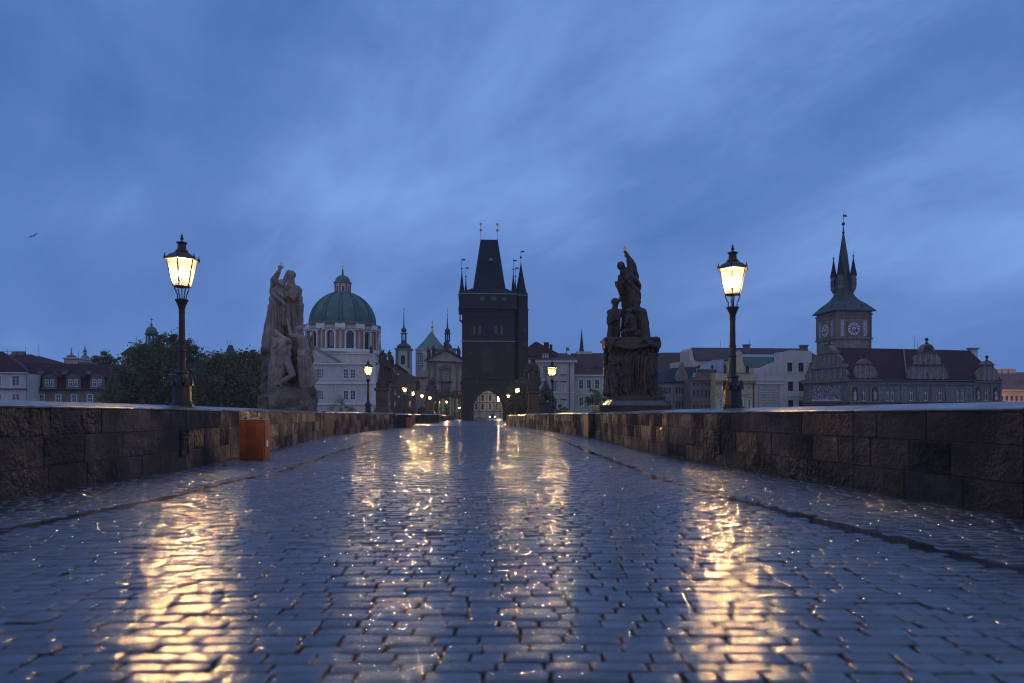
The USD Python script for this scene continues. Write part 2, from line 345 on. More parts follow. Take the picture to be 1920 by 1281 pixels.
GRAIN = {"wet_sett": (0.55, 1.1, 1.0), "wet_far_paving": (0.5, 1.0, 1.0)}
WAVE = {"wet_sett": 0.8}
SPEC = {"wet_sett": 1.0, "wet_far_paving": 1.0, "wet_coping": 0.5, "wet_block": 0.3, "wet_rough_block": 0.3}
M("lime_joint", (0.030, 0.029, 0.030), (0.014, 0.0135, 0.014), rough=0.7, nscale=3.0)
def wet(name, c1, c2, rough, bump, bscale, bdist, tone):
    """Rain-wet stone: dark mineral base with a water film over a grainy surface."""
    N = {"geo": ("geometry", {}), "n": ("noise_texture", {"scale": 7.0, "detail": 6.0, "roughness": 0.65}), "r": ("rgb_ramp", {"ramp": [(0.32, c1), (0.68, c2)]}),
         "w": ("noise_texture", {"scale": 1.1, "detail": 4.0}), "wr": ("map_range", {"from_min": 0.35, "from_max": 0.68, "to_min": rough * 0.62, "to_max": rough * 1.5, "clamp": True}),
         "ta": ("attribute", {"attribute": "tone"}), "tr": ("map_range", {"from_min": 0.0, "from_max": 1.0, "to_min": 1 - tone, "to_max": 1 + tone}), "tc": ("combine_xyz", {}), "tx": ("mix", {"mix_type": "multiply", "fac": 1.0}),
         "gm": ("mapping", {"mapping_type": "point", "scale": GRAIN.get(name, (1, 1, 1))}), "b1": ("noise_texture", {"scale": bscale, "detail": 3.0, "roughness": 0.6}), "b2": ("noise_texture", {"scale": bscale * 0.22, "detail": 2.0, "roughness": 0.5}),
         "bm": ("math", {"math_type": "multiply_add", "value2": WAVE.get(name, 2.2)}), "rt": ("map_range", {"from_min": 0.0, "from_max": 1.0, "to_min": 0.65, "to_max": 1.7}), "rx": ("math", {"math_type": "multiply"}), "bp": ("bump", {"strength": bump, "distance": bdist}),
         "p": ("principled_bsdf", {"specular_ior_level": SPEC.get(name, 0.5)})}
    L = [("geo.position", "n.vector"), ("n.fac", "r.fac"), ("geo.position", "w.vector"), ("w.fac", "wr.value"), ("wr.result", "rx.value1"), ("ta.fac", "rt.value"), ("rt.result", "rx.value2"), ("rx.value", "p.roughness"),
         ("ta.fac", "tr.value"), ("tr.result", "tc.x"), ("tr.result", "tc.y"), ("tr.result", "tc.z"), ("r.color", "tx.color1"), ("tc.vector", "tx.color2"), ("tx.color", "p.base_color"),
         ("geo.position", "gm.vector"), ("gm.vector", "b1.vector"), ("gm.vector", "b2.vector"), ("b2.fac", "bm.value1"), ("b1.fac", "bm.value3"), ("bm.value", "bp.height"), ("bp.normal", "p.normal")]
    MATS[name] = usdkit.material(stage, f"/World/Looks/{name}", N, L, surface="p.BSDF")
wet("wet_sett", (0.033, 0.035, 0.040), (0.014, 0.015, 0.0175), 0.080, 0.44, 66.0, 0.0080, 0.5)
wet("wet_bed", (0.022, 0.021, 0.02), (0.012, 0.012, 0.012), 0.5, 0.6, 40.0, 0.01, 0.0)
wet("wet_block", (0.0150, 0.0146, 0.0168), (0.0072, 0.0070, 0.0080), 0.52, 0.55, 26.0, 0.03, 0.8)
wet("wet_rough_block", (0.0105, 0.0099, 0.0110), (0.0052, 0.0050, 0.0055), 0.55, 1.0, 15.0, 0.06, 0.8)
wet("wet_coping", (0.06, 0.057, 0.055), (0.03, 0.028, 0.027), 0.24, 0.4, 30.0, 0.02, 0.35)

# ------------------------------------------------------------------ terrain, river, bridge deck
SET = dict(kind="structure")
single("ground", ([[-3000, 128, -6], [3000, 128, -6], [3000, 5000, -6], [-3000, 5000, -6]], [[0, 1, 2, 3]]), MATS["earth"], **SET)
single("river", ([[-3000, -900, -9.5], [3000, -900, -9.5], [3000, 128, -9.5], [-3000, 128, -9.5]], [[0, 1, 2, 3]]), MATS["water_dark"], **SET)
single("riverbank", bx(-400, -24, 84, 126.4, -11, -6.0), MATS["earth"], **SET)
single("embankment", bx(-400, 400, 126.5, 128.0, -11, -5.2), MATS["grey_stone_wall"], **SET)
single("square", bx(-75, 70, 163.8, 262, -6.2, -2.98), MATS["wet_bed"], **SET)

WALL_L = [(-5.25, -4.0), (-5.41, 7.5), (-5.55, 12.1), (-6.2, 18.1), (-7.93, 29.9)]
WALL_L2 = [(-7.99, 31.7), (-7.99, 48.3)]
WALL_L3 = [(-7.98, 49.4), (-7.15, 50.4), (-10.3, 75.8), (-8.1, 79.0), (-10.0, 100.0), (-12.4, 150.0)]
WALL_R = [(4.95, -4.0), (4.54, 6.3), (4.24, 8.83), (3.77, 13.04), (3.5, 15.9), (3.3, 28.4)]
WALL_R2 = [(3.14, 30.5), (0.97, 51.4)]
WALL_R3 = [(0.95, 51.9), (-0.52, 63.4), (0.2, 64.4), (0.9, 95.0), (0.4, 150.0)]
def edge(polys):
    p = np.array([q for w in polys for q in w]); return lambda y: np.interp(y, p[:, 1], p[:, 0])
XL, XR = edge([WALL_L, WALL_L2, WALL_L3]), edge([WALL_R, WALL_R2, WALL_R3])
GUT_L = np.array([(-4.3, -4), (-4.25, 4.0), (-4.08, 5.7), (-3.85, 7.7), (-3.88, 10.2), (-3.75, 11.4), (-4.1, 15.2), (-4.9, 24.4), (-6.3, 40), (-6.9, 60)])
GUT_R = np.array([(3.6, -4), (3.02, 4.2), (2.8, 5.44), (2.4, 8.0), (2.15, 9.8), (2.0, 15.6), (1.92, 18.1), (1.7, 30), (0.3, 48), (-1.0, 62)])
def gx(G, y): return np.interp(y, G[:, 1], G[:, 0])
def road_z(x, y):
    """Sett-top height: fall along the bridge, slight crown, two shallow gutters."""
    x, y = np.asarray(x, float), np.asarray(y, float)
    l, r = gx(GUT_L, y), gx(GUT_R, y); c, h = (l + r) / 2, (r - l) / 2
    z = gz(y) - 0.006 * np.clip(np.abs(x - c) / h, 0, 1) ** 2
    for g in (l, r):
        z = z - 0.021 * (0.80 + 0.40 * meshkit.noise(np.stack([y * 0.45, g * 0 + 2.0, g * 0 + np.sign(g.mean()) * 5], -1), 12)) * np.exp(-((x - g) / 0.135) ** 2)
    und = 0.010 * (meshkit.fbm(np.stack([x * 0.5, y * 0.33, np.zeros_like(x)], -1), 3, 5) - 0.5)
    return z + und

ys = np.concatenate([np.arange(-4, 66, 1.0), np.arange(66, 166, 3.0)])
V, Fc = [], []
for y in ys:
    a, b = float(XL(y)) - 0.9, float(XR(y)) + 0.9
    zz = float(gz(y))
    xs = np.linspace(a, b, 25)
    V += [(x, y, z - 0.034) for x, z in zip(xs, road_z(xs, np.full(25, y)))]
for i in range(len(ys) - 1):
    for j in range(24):
        q = i * 25 + j; Fc.append((q, q + 1, q + 26, q + 25))
deck_path = numbered("/World", "bridge_deck")
deck = put(deck_path, (np.array(V), np.array(Fc)), MATS["wet_bed"], tone=0.5)
setdata(deck.GetPrim(), kind="structure")
for k, (y0, y1) in enumerate([(-4, 16), (16, 36), (36, 56), (56, 80), (80, 110), (110, 163.5)]):
    a, b = min(XL(y0), XL(y1)) - 0.8, max(XR(y0), XR(y1)) + 0.8
    p = put(numbered(deck_path, "arch_masonry"), bx(a, b, y0 + 0.01, y1 - 0.01, float(gz(y1)) - 3.2, float(gz(y1)) - 0.35), MATS["grey_stone_wall"])
    p = put(numbered(deck_path, "pier"), bx(a - 1.2, b + 1.2, y0 + 6, y0 + 10, -10.5, float(gz(y1)) - 3.2), MATS["grey_stone_wall"])

for x0, x1 in ((-10.3, -8.36), (4.05, 6.6)):
    put(numbered(deck_path, "statue_pier"), cbox(x0, x1, 27.3, 30.3, -9, 0.595, 0.03), MATS["grey_stone_wall"])
# ------------------------------------------------------------------ the setts
def sett_template(lv):
    if lv == 0: s = np.array([0, 0, .022, .07, .30, .52, .75, .93, .978, 1, 1]); t = np.array([0, 0, .05, .13, .5, .87, .95, 1, 1])
    elif lv == 1: s = np.array([0, .03, .14, .5, .86, .97, 1]); t = np.array([0, .05, .2, .8, .95, 1])
    else: s = np.array([0, .10, .90, 1]); t = np.array([0, .16, .84, 1])
    ns, nt = len(s), len(t)
    S, T = np.meshgrid(s, t, indexing="ij")
    if lv == 0:
        ring = np.minimum(np.minimum(np.arange(ns)[:, None], ns - 1 - np.arange(ns)[:, None]), np.minimum(np.arange(nt)[None], nt - 1 - np.arange(nt)[None]))
        z = np.select([ring == 0, ring == 1, ring == 2, ring == 3], [-0.045, -0.009, -0.0018, 0.0], 0.0)
    elif lv == 1:
        ring = np.minimum(np.minimum(np.arange(ns)[:, None], ns - 1 - np.arange(ns)[:, None]), np.minimum(np.arange(nt)[None], nt - 1 - np.arange(nt)[None]))
        z = np.select([ring == 0, ring == 1], [-0.034, -0.005], 0.0)
    else:
        ring = np.minimum(np.minimum(np.arange(ns)[:, None], ns - 1 - np.arange(ns)[:, None]), np.minimum(np.arange(nt)[None], nt - 1 - np.arange(nt)[None]))
        z = np.where(ring == 0, -0.030, 0.0)
    dome = (1 - (2 * S - 1) ** 4) * (1 - (2 * T - 1) ** 4)
    # pull the four corners in so that they read as rounded
    cr = np.clip(np.abs(2 * S - 1) ** 3 * np.abs(2 * T - 1) ** 3, 0, 1)
    f = []
    for i in range(ns - 1):
        for j in range(nt - 1):
            a = i * nt + j; f += [(a, a + nt, a + nt + 1), (a, a + nt + 1, a + 1)]
    return S.ravel(), T.ravel(), z.ravel(), dome.ravel(), cr.ravel(), np.array(f)
rows = []
y = 1.15
while y < 61.5:
    dy = RNG.uniform(0.088, 0.112)
    a, b = float(XL(y)) - 0.06, float(XR(y)) + 0.06
    x = a - RNG.uniform(0, 0.15)
    while x < b:
        w = float(np.clip(RNG.normal(0.190, 0.042), 0.11, 0.31))
        rows.append((x, x + w, y, y + dy)); x += w
    y += dy
R = np.array(rows)
def wob(x, y):  # rows wander a little
    return 0.05 * (meshkit.noise(np.stack([x * 0.55, y * 0.5, np.full_like(x, 3.0)], -1), 3) - 0.5) * 2 + 0.012 * (meshkit.noise(np.stack([x * 2.7, y * 2.0, np.full_like(x, 9.0)], -1), 4) - 0.5) * 2 + 0.018 * (x + 0.5)
n = len(R)
g = np.clip(RNG.normal(0.0030, 0.0020, (n, 4)), 0.0008, 0.010)
X0, X1, Y0, Y1 = R[:, 0] + g[:, 0], R[:, 1] - g[:, 1], R[:, 2] + g[:, 2] * 0.75, R[:, 3] - g[:, 3] * 0.75
C = np.stack([np.stack([X0, Y0], 1), np.stack([X1, Y0], 1), np.stack([X1, Y1], 1), np.stack([X0, Y1], 1)], 1)   # n,4,2
C += RNG.normal(0, 0.0026, C.shape)
C[..., 1] += wob(C[..., 0].ravel(), C[..., 1].ravel()).reshape(n, 4)
mid = C.mean(1)
keep = (mid[:, 0] > XL(mid[:, 1]) - 0.02) & (mid[:, 0] < XR(mid[:, 1]) + 0.02)
C, mid = C[keep], mid[keep]; n = len(C)
tilt = RNG.normal(0, 1, (n, 2)) * np.array([0.010, 0.020]); lift = RNG.normal(0, 0.0028, n); tone = np.clip(RNG.normal(0.5, 0.24, n), 0, 1); domeh = RNG.uniform(0.0004, 0.0022, n)
def sett_verts(idx, lv):
    S, T, z, dome, cr, f = sett_template(lv)
    c = C[idx][:, :, None, :]
    P = c[:, 0] * ((1 - S) * (1 - T))[None, :, None] + c[:, 1] * (S * (1 - T))[None, :, None] + c[:, 2] * (S * T)[None, :, None] + c[:, 3] * ((1 - S) * T)[None, :, None]
    m = mid[idx][:, None, :]
    P = m + (P - m) * (1 - 0.045 * cr)[None, :, None]
    d = P - m
    base = road_z(mid[idx][:, 0], mid[idx][:, 1])
    Z = base[:, None] + lift[idx][:, None] + z[None] + d[..., 0] * tilt[idx][:, :1] + d[..., 1] * (tilt[idx][:, 1:] - SLOPE) + dome[None] * domeh[idx][:, None]
    if lv == 0:
        q = np.concatenate([P * 26.0, np.repeat(tone[idx][:, None, None] * 50, P.shape[1], 1)], -1)
        Z = Z + np.where(z > -0.02, 1, 0)[None] * (meshkit.fbm(q, 3, 2) - 0.5) * 0.0030
        P = P + (np.stack([meshkit.noise(q * 1.3, 6), meshkit.noise(q * 1.3, 7)], -1) - 0.5) * 0.006 * (dome < 0.35)[None, :, None]
    elif lv == 1:
        q = np.concatenate([P * 18.0, np.repeat(tone[idx][:, None, None] * 50, P.shape[1], 1)], -1)
        Z = Z + (meshkit.noise(q, 2) - 0.5) * 0.003
    return np.concatenate([P, Z[..., None]], -1), f
dist = mid[:, 1]; inview = np.abs(mid[:, 0]) < 0.725 * dist + 0.12
order = np.where((dist > 2.25) & inview)[0]
order = order[np.argsort(dist[order])][:300]
sv, sf = sett_verts(order, 0)
for k, i in enumerate(order):
    p = put(numbered(deck_path, "sett"), (sv[k], sf), MATS["wet_sett"], smooth=True, tone=float(tone[i]))
rest = np.ones(n, bool); rest[order] = False
near = rest & (dist < 5.2) & (np.abs(mid[:, 0]) < 0.9 * dist + 0.6)
midd = rest & ~near & (dist < 14)
far = rest & ~near & ~midd
VV, FF, TT, off = [], [], [], 0
for mask, lv in ((near, 0), (midd, 1), (far, 2)):
    idx = np.where(mask)[0]
    v, f = sett_verts(idx, lv)
    k = v.shape[1]
    VV.append(v.reshape(-1, 3)); FF.append((f[None] + (np.arange(len(idx)) * k)[:, None, None] + off).reshape(-1, 3)); TT.append(np.repeat(tone[idx], k)); off += len(idx) * k
p = put(numbered(deck_path, "paving_setts"), (np.vstack(VV), np.vstack(FF)), MATS["wet_sett"], smooth=True, tone=np.concatenate(TT))
setdata(p.GetPrim(), kind="stuff")
def far_paving():
    """Beyond sixty metres the rows are finer than a pixel: a wet sheet with relief."""
    ys = np.arange(61.3, 164, 1.5); V, Fq = [], []
    for y in ys:
        xs = np.linspace(float(XL(y)) - 0.05, float(XR(y)) + 0.05, 9); V += [(x, y, z) for x, z in zip(xs, road_z(xs, np.full(9, y)) + 0.0)]
    for i in range(len(ys) - 1):
        for j in range(8): q = i * 9 + j; Fq.append((q, q + 1, q + 10, q + 9))
    return np.array(V), np.array(Fq)
wet("wet_far_paving", (0.022, 0.022, 0.025), (0.012, 0.012, 0.013), 0.19, 1.0, 9.0, 0.05, 0.0)
p = put(numbered(deck_path, "far_paving"), far_paving(), MATS["wet_far_paving"], tone=0.5); setdata(p.GetPrim(), kind="stuff")

def puddle(G, y0, y1, label, width, level):
    ys = np.arange(y0, y1, 0.25); V, Fq = [], []
    for y in ys:
        g = float(gx(G, y)); w = width * (0.55 + 0.9 * float(meshkit.noise(np.array([y * 0.9, 1.0, G[0, 0]]))))
        z = float(gz(y)) - level
        V += [(g - w, y, z), (g, y, z), (g + w, y, z)]
    for i in range(len(ys) - 1):
        for j in range(2): q = i * 3 + j; Fq.append((q, q + 1, q + 4, q + 3))
    single("puddle", (np.array(V), np.array(Fq)), MATS["water_dark"], label, "puddle")
puddle(GUT_L, 3.0, 40, "long shallow rainwater puddle in the gutter along the left parapet", 0.30, 0.0185)
puddle(GUT_R, 2.5, 40, "long shallow rainwater puddle in the gutter along the right parapet", 0.30, 0.0185)

# ------------------------------------------------------------------ the parapets
def parapet(label, pts, H, thick, side, seed, courses=(0.30, 0.66), plain=False, coarse=1.0, start=None):
    """A wall of dressed blocks in three courses under a saddle-backed top; side = +1 when the wall lies to the right of its inner line."""
    rng = np.random.default_rng(seed)
    mid = np.mean(pts, 0)
    t = Thing("parapet_wall", label, "wall", (mid[0], mid[1], float(gz(mid[1]))), group=None)
    cuts = [0.0, courses[0] * H, courses[1] * H, H]
    for (ax, ay), (bx_, by) in zip(pts[:-1], pts[1:]):
        A, B = np.array([ax, ay]), np.array([bx_, by]); L = np.linalg.norm(B - A); e = (B - A) / L
        inn = np.array([e[1], -e[0]]) * side            # from the inner face into the wall
        za, zb = float(gz(ay)), float(gz(by))
        def W(m):
            q = np.asarray(m.vertices); xy = A + np.outer(q[:, 0], e) + np.outer(q[:, 1], inn)
            m = m.copy(); m.vertices = np.column_stack([xy, q[:, 2] + za + (zb - za) * q[:, 0] / L]);
            if e[0] * inn[1] - e[1] * inn[0] < 0: m.invert()
            return m
        t.part("wall_core", W(bx(0.002, L - 0.002, 0.007, thick - 0.03, -0.35, H - 0.03)), MATS["lime_joint"])
        copings = []
        for c in range(3):
            u = -rng.uniform(0.0, 0.35) if c else 0.0
            z0, z1 = cuts[c] + 0.004 - (0.25 if c == 0 else 0), cuts[c + 1] - 0.004
            while u < L - 0.02:
                w = rng.uniform(0.45, 1.15) * (1.25 if c == 2 else 1.0) * coarse
                u0, u1 = max(u, 0.0), min(u + w, L)
                if L - u1 < 0.25 * coarse: u1 = L
                u = u1 if u1 == L else u + w
                if u1 - u0 < 0.03: continue
                rough = rng.random() < 0.36; pr = rng.uniform(0.0, 0.007)
                a, b, tn = u0 + 0.004, u1 - 0.004, float(np.clip(rng.normal(0.5, 0.28), 0, 1))
                if c < 2:
                    m = cbox(a, b, -pr, thick * 0.5, z0, z1, 0.007)
                else:
                    m = cbox(a, b, -pr, thick, z0, H - 0.016, 0.007)
                    if u0 == 0.0 or rng.random() < 0.55 or u1 == L:
                        ca, cb = copings[-1] if copings else 0.0, u1
                        if cb - ca > 0.2:
                            copings.append(cb); ov = rng.uniform(0.004, 0.016)
                            sec = [(-ov, H - 0.012), (-ov - 0.002, H + 0.004), (0.02, H + 0.018), (thick * 0.5, H + 0.078), (thick - 0.02, H + 0.018), (thick, H - 0.012)]
                            cm = hull([(uu, v, z) for v, z in sec for uu in (ca + 0.003, cb - 0.003)])
                            for _ in range(2 if ay < 25 else 0): cm = cm.subdivide()
                            q = np.asarray(cm.vertices).copy(); q[:, 2] += (q[:, 2] > H) * 0.012 * (meshkit.fbm(W(cm).vertices * 5.0, 3, 4) - 0.5); cm = trimesh.Trimesh(q, cm.faces, process=False)
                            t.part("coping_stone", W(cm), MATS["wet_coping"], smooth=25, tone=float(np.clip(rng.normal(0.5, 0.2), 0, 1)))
                if rough and ay < 40:
                    for _ in range(3): m = m.subdivide()
                    q = np.asarray(m.vertices).copy(); wq = W(trimesh.Trimesh(q, m.faces, process=False)).vertices
                    inner = (q[:, 1] < 0.015) & (q[:, 0] > a + 0.02) & (q[:, 0] < b - 0.02) & (q[:, 2] > z0 + 0.02) & (q[:, 2] < min(z1, H - 0.03) - 0.02)
                    q[:, 1] -= inner * (0.002 + 0.018 * (meshkit.fbm(wq * 9.0, 3, 8) - 0.35))
                    m = trimesh.Trimesh(q, m.faces, process=False)
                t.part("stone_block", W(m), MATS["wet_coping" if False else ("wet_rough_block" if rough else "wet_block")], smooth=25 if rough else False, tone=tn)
        for k in range(int(L / 1.3) + 1):                                           # outer leaf
            pass
        t.part("outer_face", W(bx(0.003, L - 0.003, thick * 0.5, thick - 0.004, -1.2, cuts[2] - 0.004)), MATS["grey_stone_wall"])
    return t, None
HL, HR = 1.0, 0.955
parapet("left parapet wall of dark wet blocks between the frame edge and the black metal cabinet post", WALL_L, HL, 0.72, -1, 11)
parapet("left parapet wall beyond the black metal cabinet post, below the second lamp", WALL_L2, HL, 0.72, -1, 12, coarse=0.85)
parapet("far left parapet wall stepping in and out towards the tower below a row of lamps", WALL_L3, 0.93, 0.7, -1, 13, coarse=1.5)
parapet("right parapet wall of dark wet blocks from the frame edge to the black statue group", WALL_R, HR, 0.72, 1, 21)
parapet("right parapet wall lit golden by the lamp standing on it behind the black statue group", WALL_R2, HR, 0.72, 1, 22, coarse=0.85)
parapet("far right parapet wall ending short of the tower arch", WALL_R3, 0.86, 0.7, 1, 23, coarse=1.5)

def panel_post(label, x0, x1, y0, y1, H):
    z = float(gz((y0 + y1) / 2)); t = Thing("metal_cabinet", label, "cabinet", ((x0 + x1) / 2, (y0 + y1) / 2, z))
    t.part("door_panel", cbox(x0, x1, y0, y1, z - 0.3, z + H - 0.03, 0.02), MATS["iron"])
    t.part("cap", cbox(x0 - 0.015, x1 + 0.015, y0 - 0.02, y1 + 0.02, z + H - 0.028, z + H + 0.02, 0.01), MATS["iron"])
panel_post("black metal cabinet closing the gap in the left parapet beside the sandstone statue group", -8.35, -7.93, 30.0, 31.6, HL)
panel_post("black metal cabinet closing the gap in the right parapet beside the black statue group", 3.06, 3.50, 28.5, 30.4, HR)
panel_post("narrow black metal cabinet in the left parapet just before the dark red bin", -8.6, -7.99, 48.4, 49.35, HL)
panel_post("narrow black metal cabinet in the right parapet below the cloaked statue on its pedestal", 0.95, 1.5, 51.45, 51.85, HR)

def wall_plaque(label, wall, y, side, z0, z1, w):
    """A framed stone niche with three small carved figures, set in the parapet."""
    p = np.array(wall); i = int(np.searchsorted(p[:, 1], y)) - 1
    A, B = p[i], p[i + 1]; e = (B - A) / np.linalg.norm(B - A); inn = np.array([e[1], -e[0]]) * side
    c = A + (B - A) * (y - A[1]) / (B[1] - A[1]); zg = float(gz(y))
    def W(m):
        m = m.copy(); q = np.asarray(m.vertices); xy = c + np.outer(q[:, 0], e) + np.outer(q[:, 1], inn); m.vertices = np.column_stack([xy, q[:, 2] + zg]); return m
    t = Thing("wall_plaque", label, "plaque", (c[0], c[1], zg + z0))
    fr = [cbox(-w / 2, -w / 2 + 0.03, -0.035, 0.0, z0, z1, 0.006), cbox(w / 2 - 0.03, w / 2, -0.035, 0.0, z0, z1, 0.006), cbox(-w / 2 + 0.03, w / 2 - 0.03, -0.035, 0.0, z1 - 0.03, z1, 0.006), cbox(-w / 2 - 0.01, w / 2 + 0.01, -0.05, 0.0, z0 - 0.03, z0, 0.006)]
    t.part("frame", W(cat(fr)), MATS["wet_block"], tone=0.7)
    t.part("slab", W(bx(-w / 2 + 0.03, w / 2 - 0.03, -0.018, -0.002, z0, z1 - 0.03)), MATS["wet_block"], tone=0.35)
    for k in (-1, 0, 1):
        x = k * w * 0.21; zc = z0 + (z1 - z0) * 0.40
        fig = cat([lathe([(0.006, 0), (0.030, 0.004), (0.024, 0.06), (0.034, 0.10), (0.026, 0.135), (0.010, 0.145)], (x, -0.03, zc), 8), sphere((x, -0.03, zc + 0.165), 0.020, 1)])
        t.part("carved_figure", W(fig), MATS["black_stone"])
    t.part("ledge", W(cbox(-w * 0.36, w * 0.36, -0.045, -0.018, z0 + (z1 - z0) * 0.30, z0 + (z1 - z0) * 0.35, 0.004)), MATS["wet_block"], tone=0.4)
wall_plaque("small framed stone plaque with three carved figures in the left wall before the orange box", WALL_L, 12.0, -1, 0.25, 0.66, 0.30)
wall_plaque("small framed stone plaque with three carved figures in the right wall below the near lamp", WALL_R, 13.0, 1, 0.22, 0.63, 0.26)

def bin_box(name, label, x0, x1, y0, y1, H, mat, mark):
    z = float(road_z((x0 + x1) / 2, (y0 + y1) / 2)); t = Thing(name, label, "bin", ((x0 + x1) / 2, (y0 + y1) / 2, z))
    t.part("body", cbox(x0, x1, y0, y1, z - 0.01, z + H - 0.02, 0.012), mat)
    t.part("lid", cbox(x0 - 0.008, x1 + 0.008, y0 - 0.008, y1 + 0.008, z + H - 0.018, z + H, 0.006), MATS["lead_grey"])
    t.part("door", cbox(x1 + 0.0005, x1 + 0.012, y0 + 0.03, y1 - 0.03, z + 0.05, z + H - 0.05, 0.004), mat)
    for k in (0.33, 0.66): t.part("seam_strip", bx(x0 + (x1 - x0) * k - 0.004, x0 + (x1 - x0) * k + 0.004, y0 - 0.003, y0 - 0.0003, z + 0.03, z + H - 0.05), MATS["dull_red_metal"])
    for k in (0.12, 0.80): t.part("hinge", cbox(x0 + 0.004, x0 + 0.022, y0 - 0.012, y0 - 0.0003, z + H * k, z + H * k + 0.06, 0.003), MATS["iron"])
    t.part("foot_rail", cbox(x0 + 0.02, x1 - 0.02, y0 - 0.006, y0 - 0.0005, z + 0.0, z + 0.028, 0.003), MATS["iron"])
    if mark: t.part("label_plate", bx(x1 + 0.013, x1 + 0.017, (y0 + y1) / 2 - 0.06, (y0 + y1) / 2 + 0.02, z + 0.27, z + 0.40), MATS["white_label"])
    for s in (0.22, 0.88): t.part("lifting_lug", cbox(x0 + (x1 - x0) * s - 0.03, x0 + (x1 - x0) * s + 0.03, y0 + 0.02, y0 + 0.05, z + H, z + H + 0.025, 0.005), MATS["iron"])
bin_box("metal_bin", "rusty orange metal bin standing against the left parapet", -5.50, -5.01, 14.35, 14.72, 0.835, MATS["orange_metal"], True)
bin_box("metal_bin", "small dark red metal bin far off against the left parapet corner", -7.62, -7.20, 50.05, 50.6, 0.74, MATS["dull_red_metal"], False)

# ------------------------------------------------------------------ the gas lamps
usdkit.material(stage, "/World/Looks/lantern_glass", {"t": ("transparent_bsdf", {"color": (0.97, 0.95, 0.9)}), "d": ("translucent_bsdf", {"color": (0.95, 0.72, 0.40)}), "m": ("mix_closure", {"fac": 0.0115})}, [("t.BSDF", "m.closure1"), ("d.BSDF", "m.closure2")], surface="m.closure")
MATS["lantern_glass"] = UsdShade.Material.Get(stage, "/World/Looks/lantern_glass")
LAMP_K = 4700.0
emit("gas_flame", (1.0, 0.60, 0.235), LAMP_K)
emit("small_flame", (1.0, 0.62, 0.27), 60.0)
def make_lamp(loc, label, rot):
    t = Thing("street_lamp", label, "street lamp", (0, 0, 0), group="lit gas lanterns standing on the bridge parapets")
    t.op.Set(tuple(map(float, loc))); t.x.AddRotateZOp().Set(rot)
    I = MATS["iron"]; r8 = PI / 8; r6 = PI / 6
    t.part("plinth", lathe([(0.215, 0), (0.215, 0.07), (0.185, 0.085), (0.185, 0.11), (0.168, 0.13), (0.160, 0.44), (0.185, 0.455), (0.185, 0.475), (0.11, 0.53), (0.10, 0.62), (0.12, 0.63), (0.12, 0.655), (0.085, 0.68)], n=8, rot=r8), I)
    for k in range(8):
        a = k * PI / 4; c, s = math.cos(a), math.sin(a)
        g = np.array([(0.150, -0.06, 0.40), (0.150, 0.06, 0.40), (0.155, 0.0, 0.58), (0.195, -0.06, 0.40), (0.195, 0.06, 0.40), (0.185, 0.0, 0.56)])
        t.part("gablet", hull(np.column_stack([g[:, 0] * c - g[:, 1] * s, g[:, 0] * s + g[:, 1] * c, g[:, 2]])), I)
    t.part("shaft", lathe([(0.072, 0.66), (0.066, 0.70), (0.064, 1.02), (0.072, 1.03), (0.072, 1.06), (0.062, 1.07), (0.058, 1.20), (0.066, 1.21), (0.066, 1.235), (0.056, 1.25), (0.050, 1.72), (0.058, 1.73), (0.058, 1.745), (0.050, 1.76)], n=16), I, smooth=35)
    t.part("capital", lathe([(0.052, 1.755), (0.058, 1.80), (0.075, 1.86), (0.105, 1.93), (0.118, 1.945), (0.118, 1.965), (0.07, 1.975), (0.03, 1.99)], n=12), I, smooth=35)
    for k in range(4):
        a = k * PI / 2 + PI / 4; c, s = math.cos(a), math.sin(a)
        pr = [(0.075, 1.965), (0.085, 2.02), (0.080, 2.06), (0.105, 2.075), (0.108, 2.12), (0.128, 2.135), (0.135, 2.17), (0.120, 2.20)]
        t.part("bracket", tube([(r * c, r * s, z) for r, z in pr], 0.011, 6), I)
    t.part("gas_pipe", tube([(0, 0, 1.97), (0, 0, 2.30)], 0.009, 6), I)
    zb, zt, rb, rt = 2.205, 2.685, 0.150, 0.262
    hexa = lambda r, z: [(r * math.cos(k * PI / 3 + r6), r * math.sin(k * PI / 3 + r6), z) for k in range(6)]
    B, Tt = np.array(hexa(rb, zb)), np.array(hexa(rt, zt))
    fr = []
    for k in range(6):
        fr += [tube([B[k], Tt[k]], 0.011, 5), tube([B[k], B[(k + 1) % 6]], 0.012, 5), tube([Tt[k], Tt[(k + 1) % 6]], 0.013, 5)]
    t.part("lantern_frame", cat(fr), I)
    t.part("lantern_base", lathe([(0.03, zb - 0.035), (0.06, zb - 0.03), (0.148, zb - 0.012), (0.148, zb - 0.002)], n=6, rot=r6), I)
    for k in range(6):
        q = np.array([B[k], B[(k + 1) % 6], Tt[(k + 1) % 6], Tt[k]]) * np.array([0.965, 0.965, 1])
        q[:2, 2] += 0.012; q[2:, 2] -= 0.012
        t.part("pane", (q, np.array([[0, 1, 2, 3]])), MATS["lantern_glass"])
    rf = t.part("roof", lathe([(0.275, zt - 0.012), (0.300, zt - 0.005), (0.285, zt + 0.02), (0.215, zt + 0.085), (0.125, zt + 0.135), (0.105, zt + 0.15)], n=6, rot=r6), I)
    for k in range(6):
        x, y, z = hexa(0.29, zt + 0.005)[k]
        t.part("corner_leaf", lathe([(0.006, -0.02), (0.024, 0.0), (0.020, 0.03), (0.008, 0.05), (0.012, 0.06), (0.003, 0.095)], (x, y, z), 6), I, parent=rf)
    ch = t.part("chimney", lathe([(0.11, zt + 0.145), (0.112, zt + 0.17), (0.078, zt + 0.185), (0.070, zt + 0.285), (0.095, zt + 0.30), (0.098, zt + 0.315), (0.045, zt + 0.335), (0.02, zt + 0.34)], n=12), I, smooth=35)
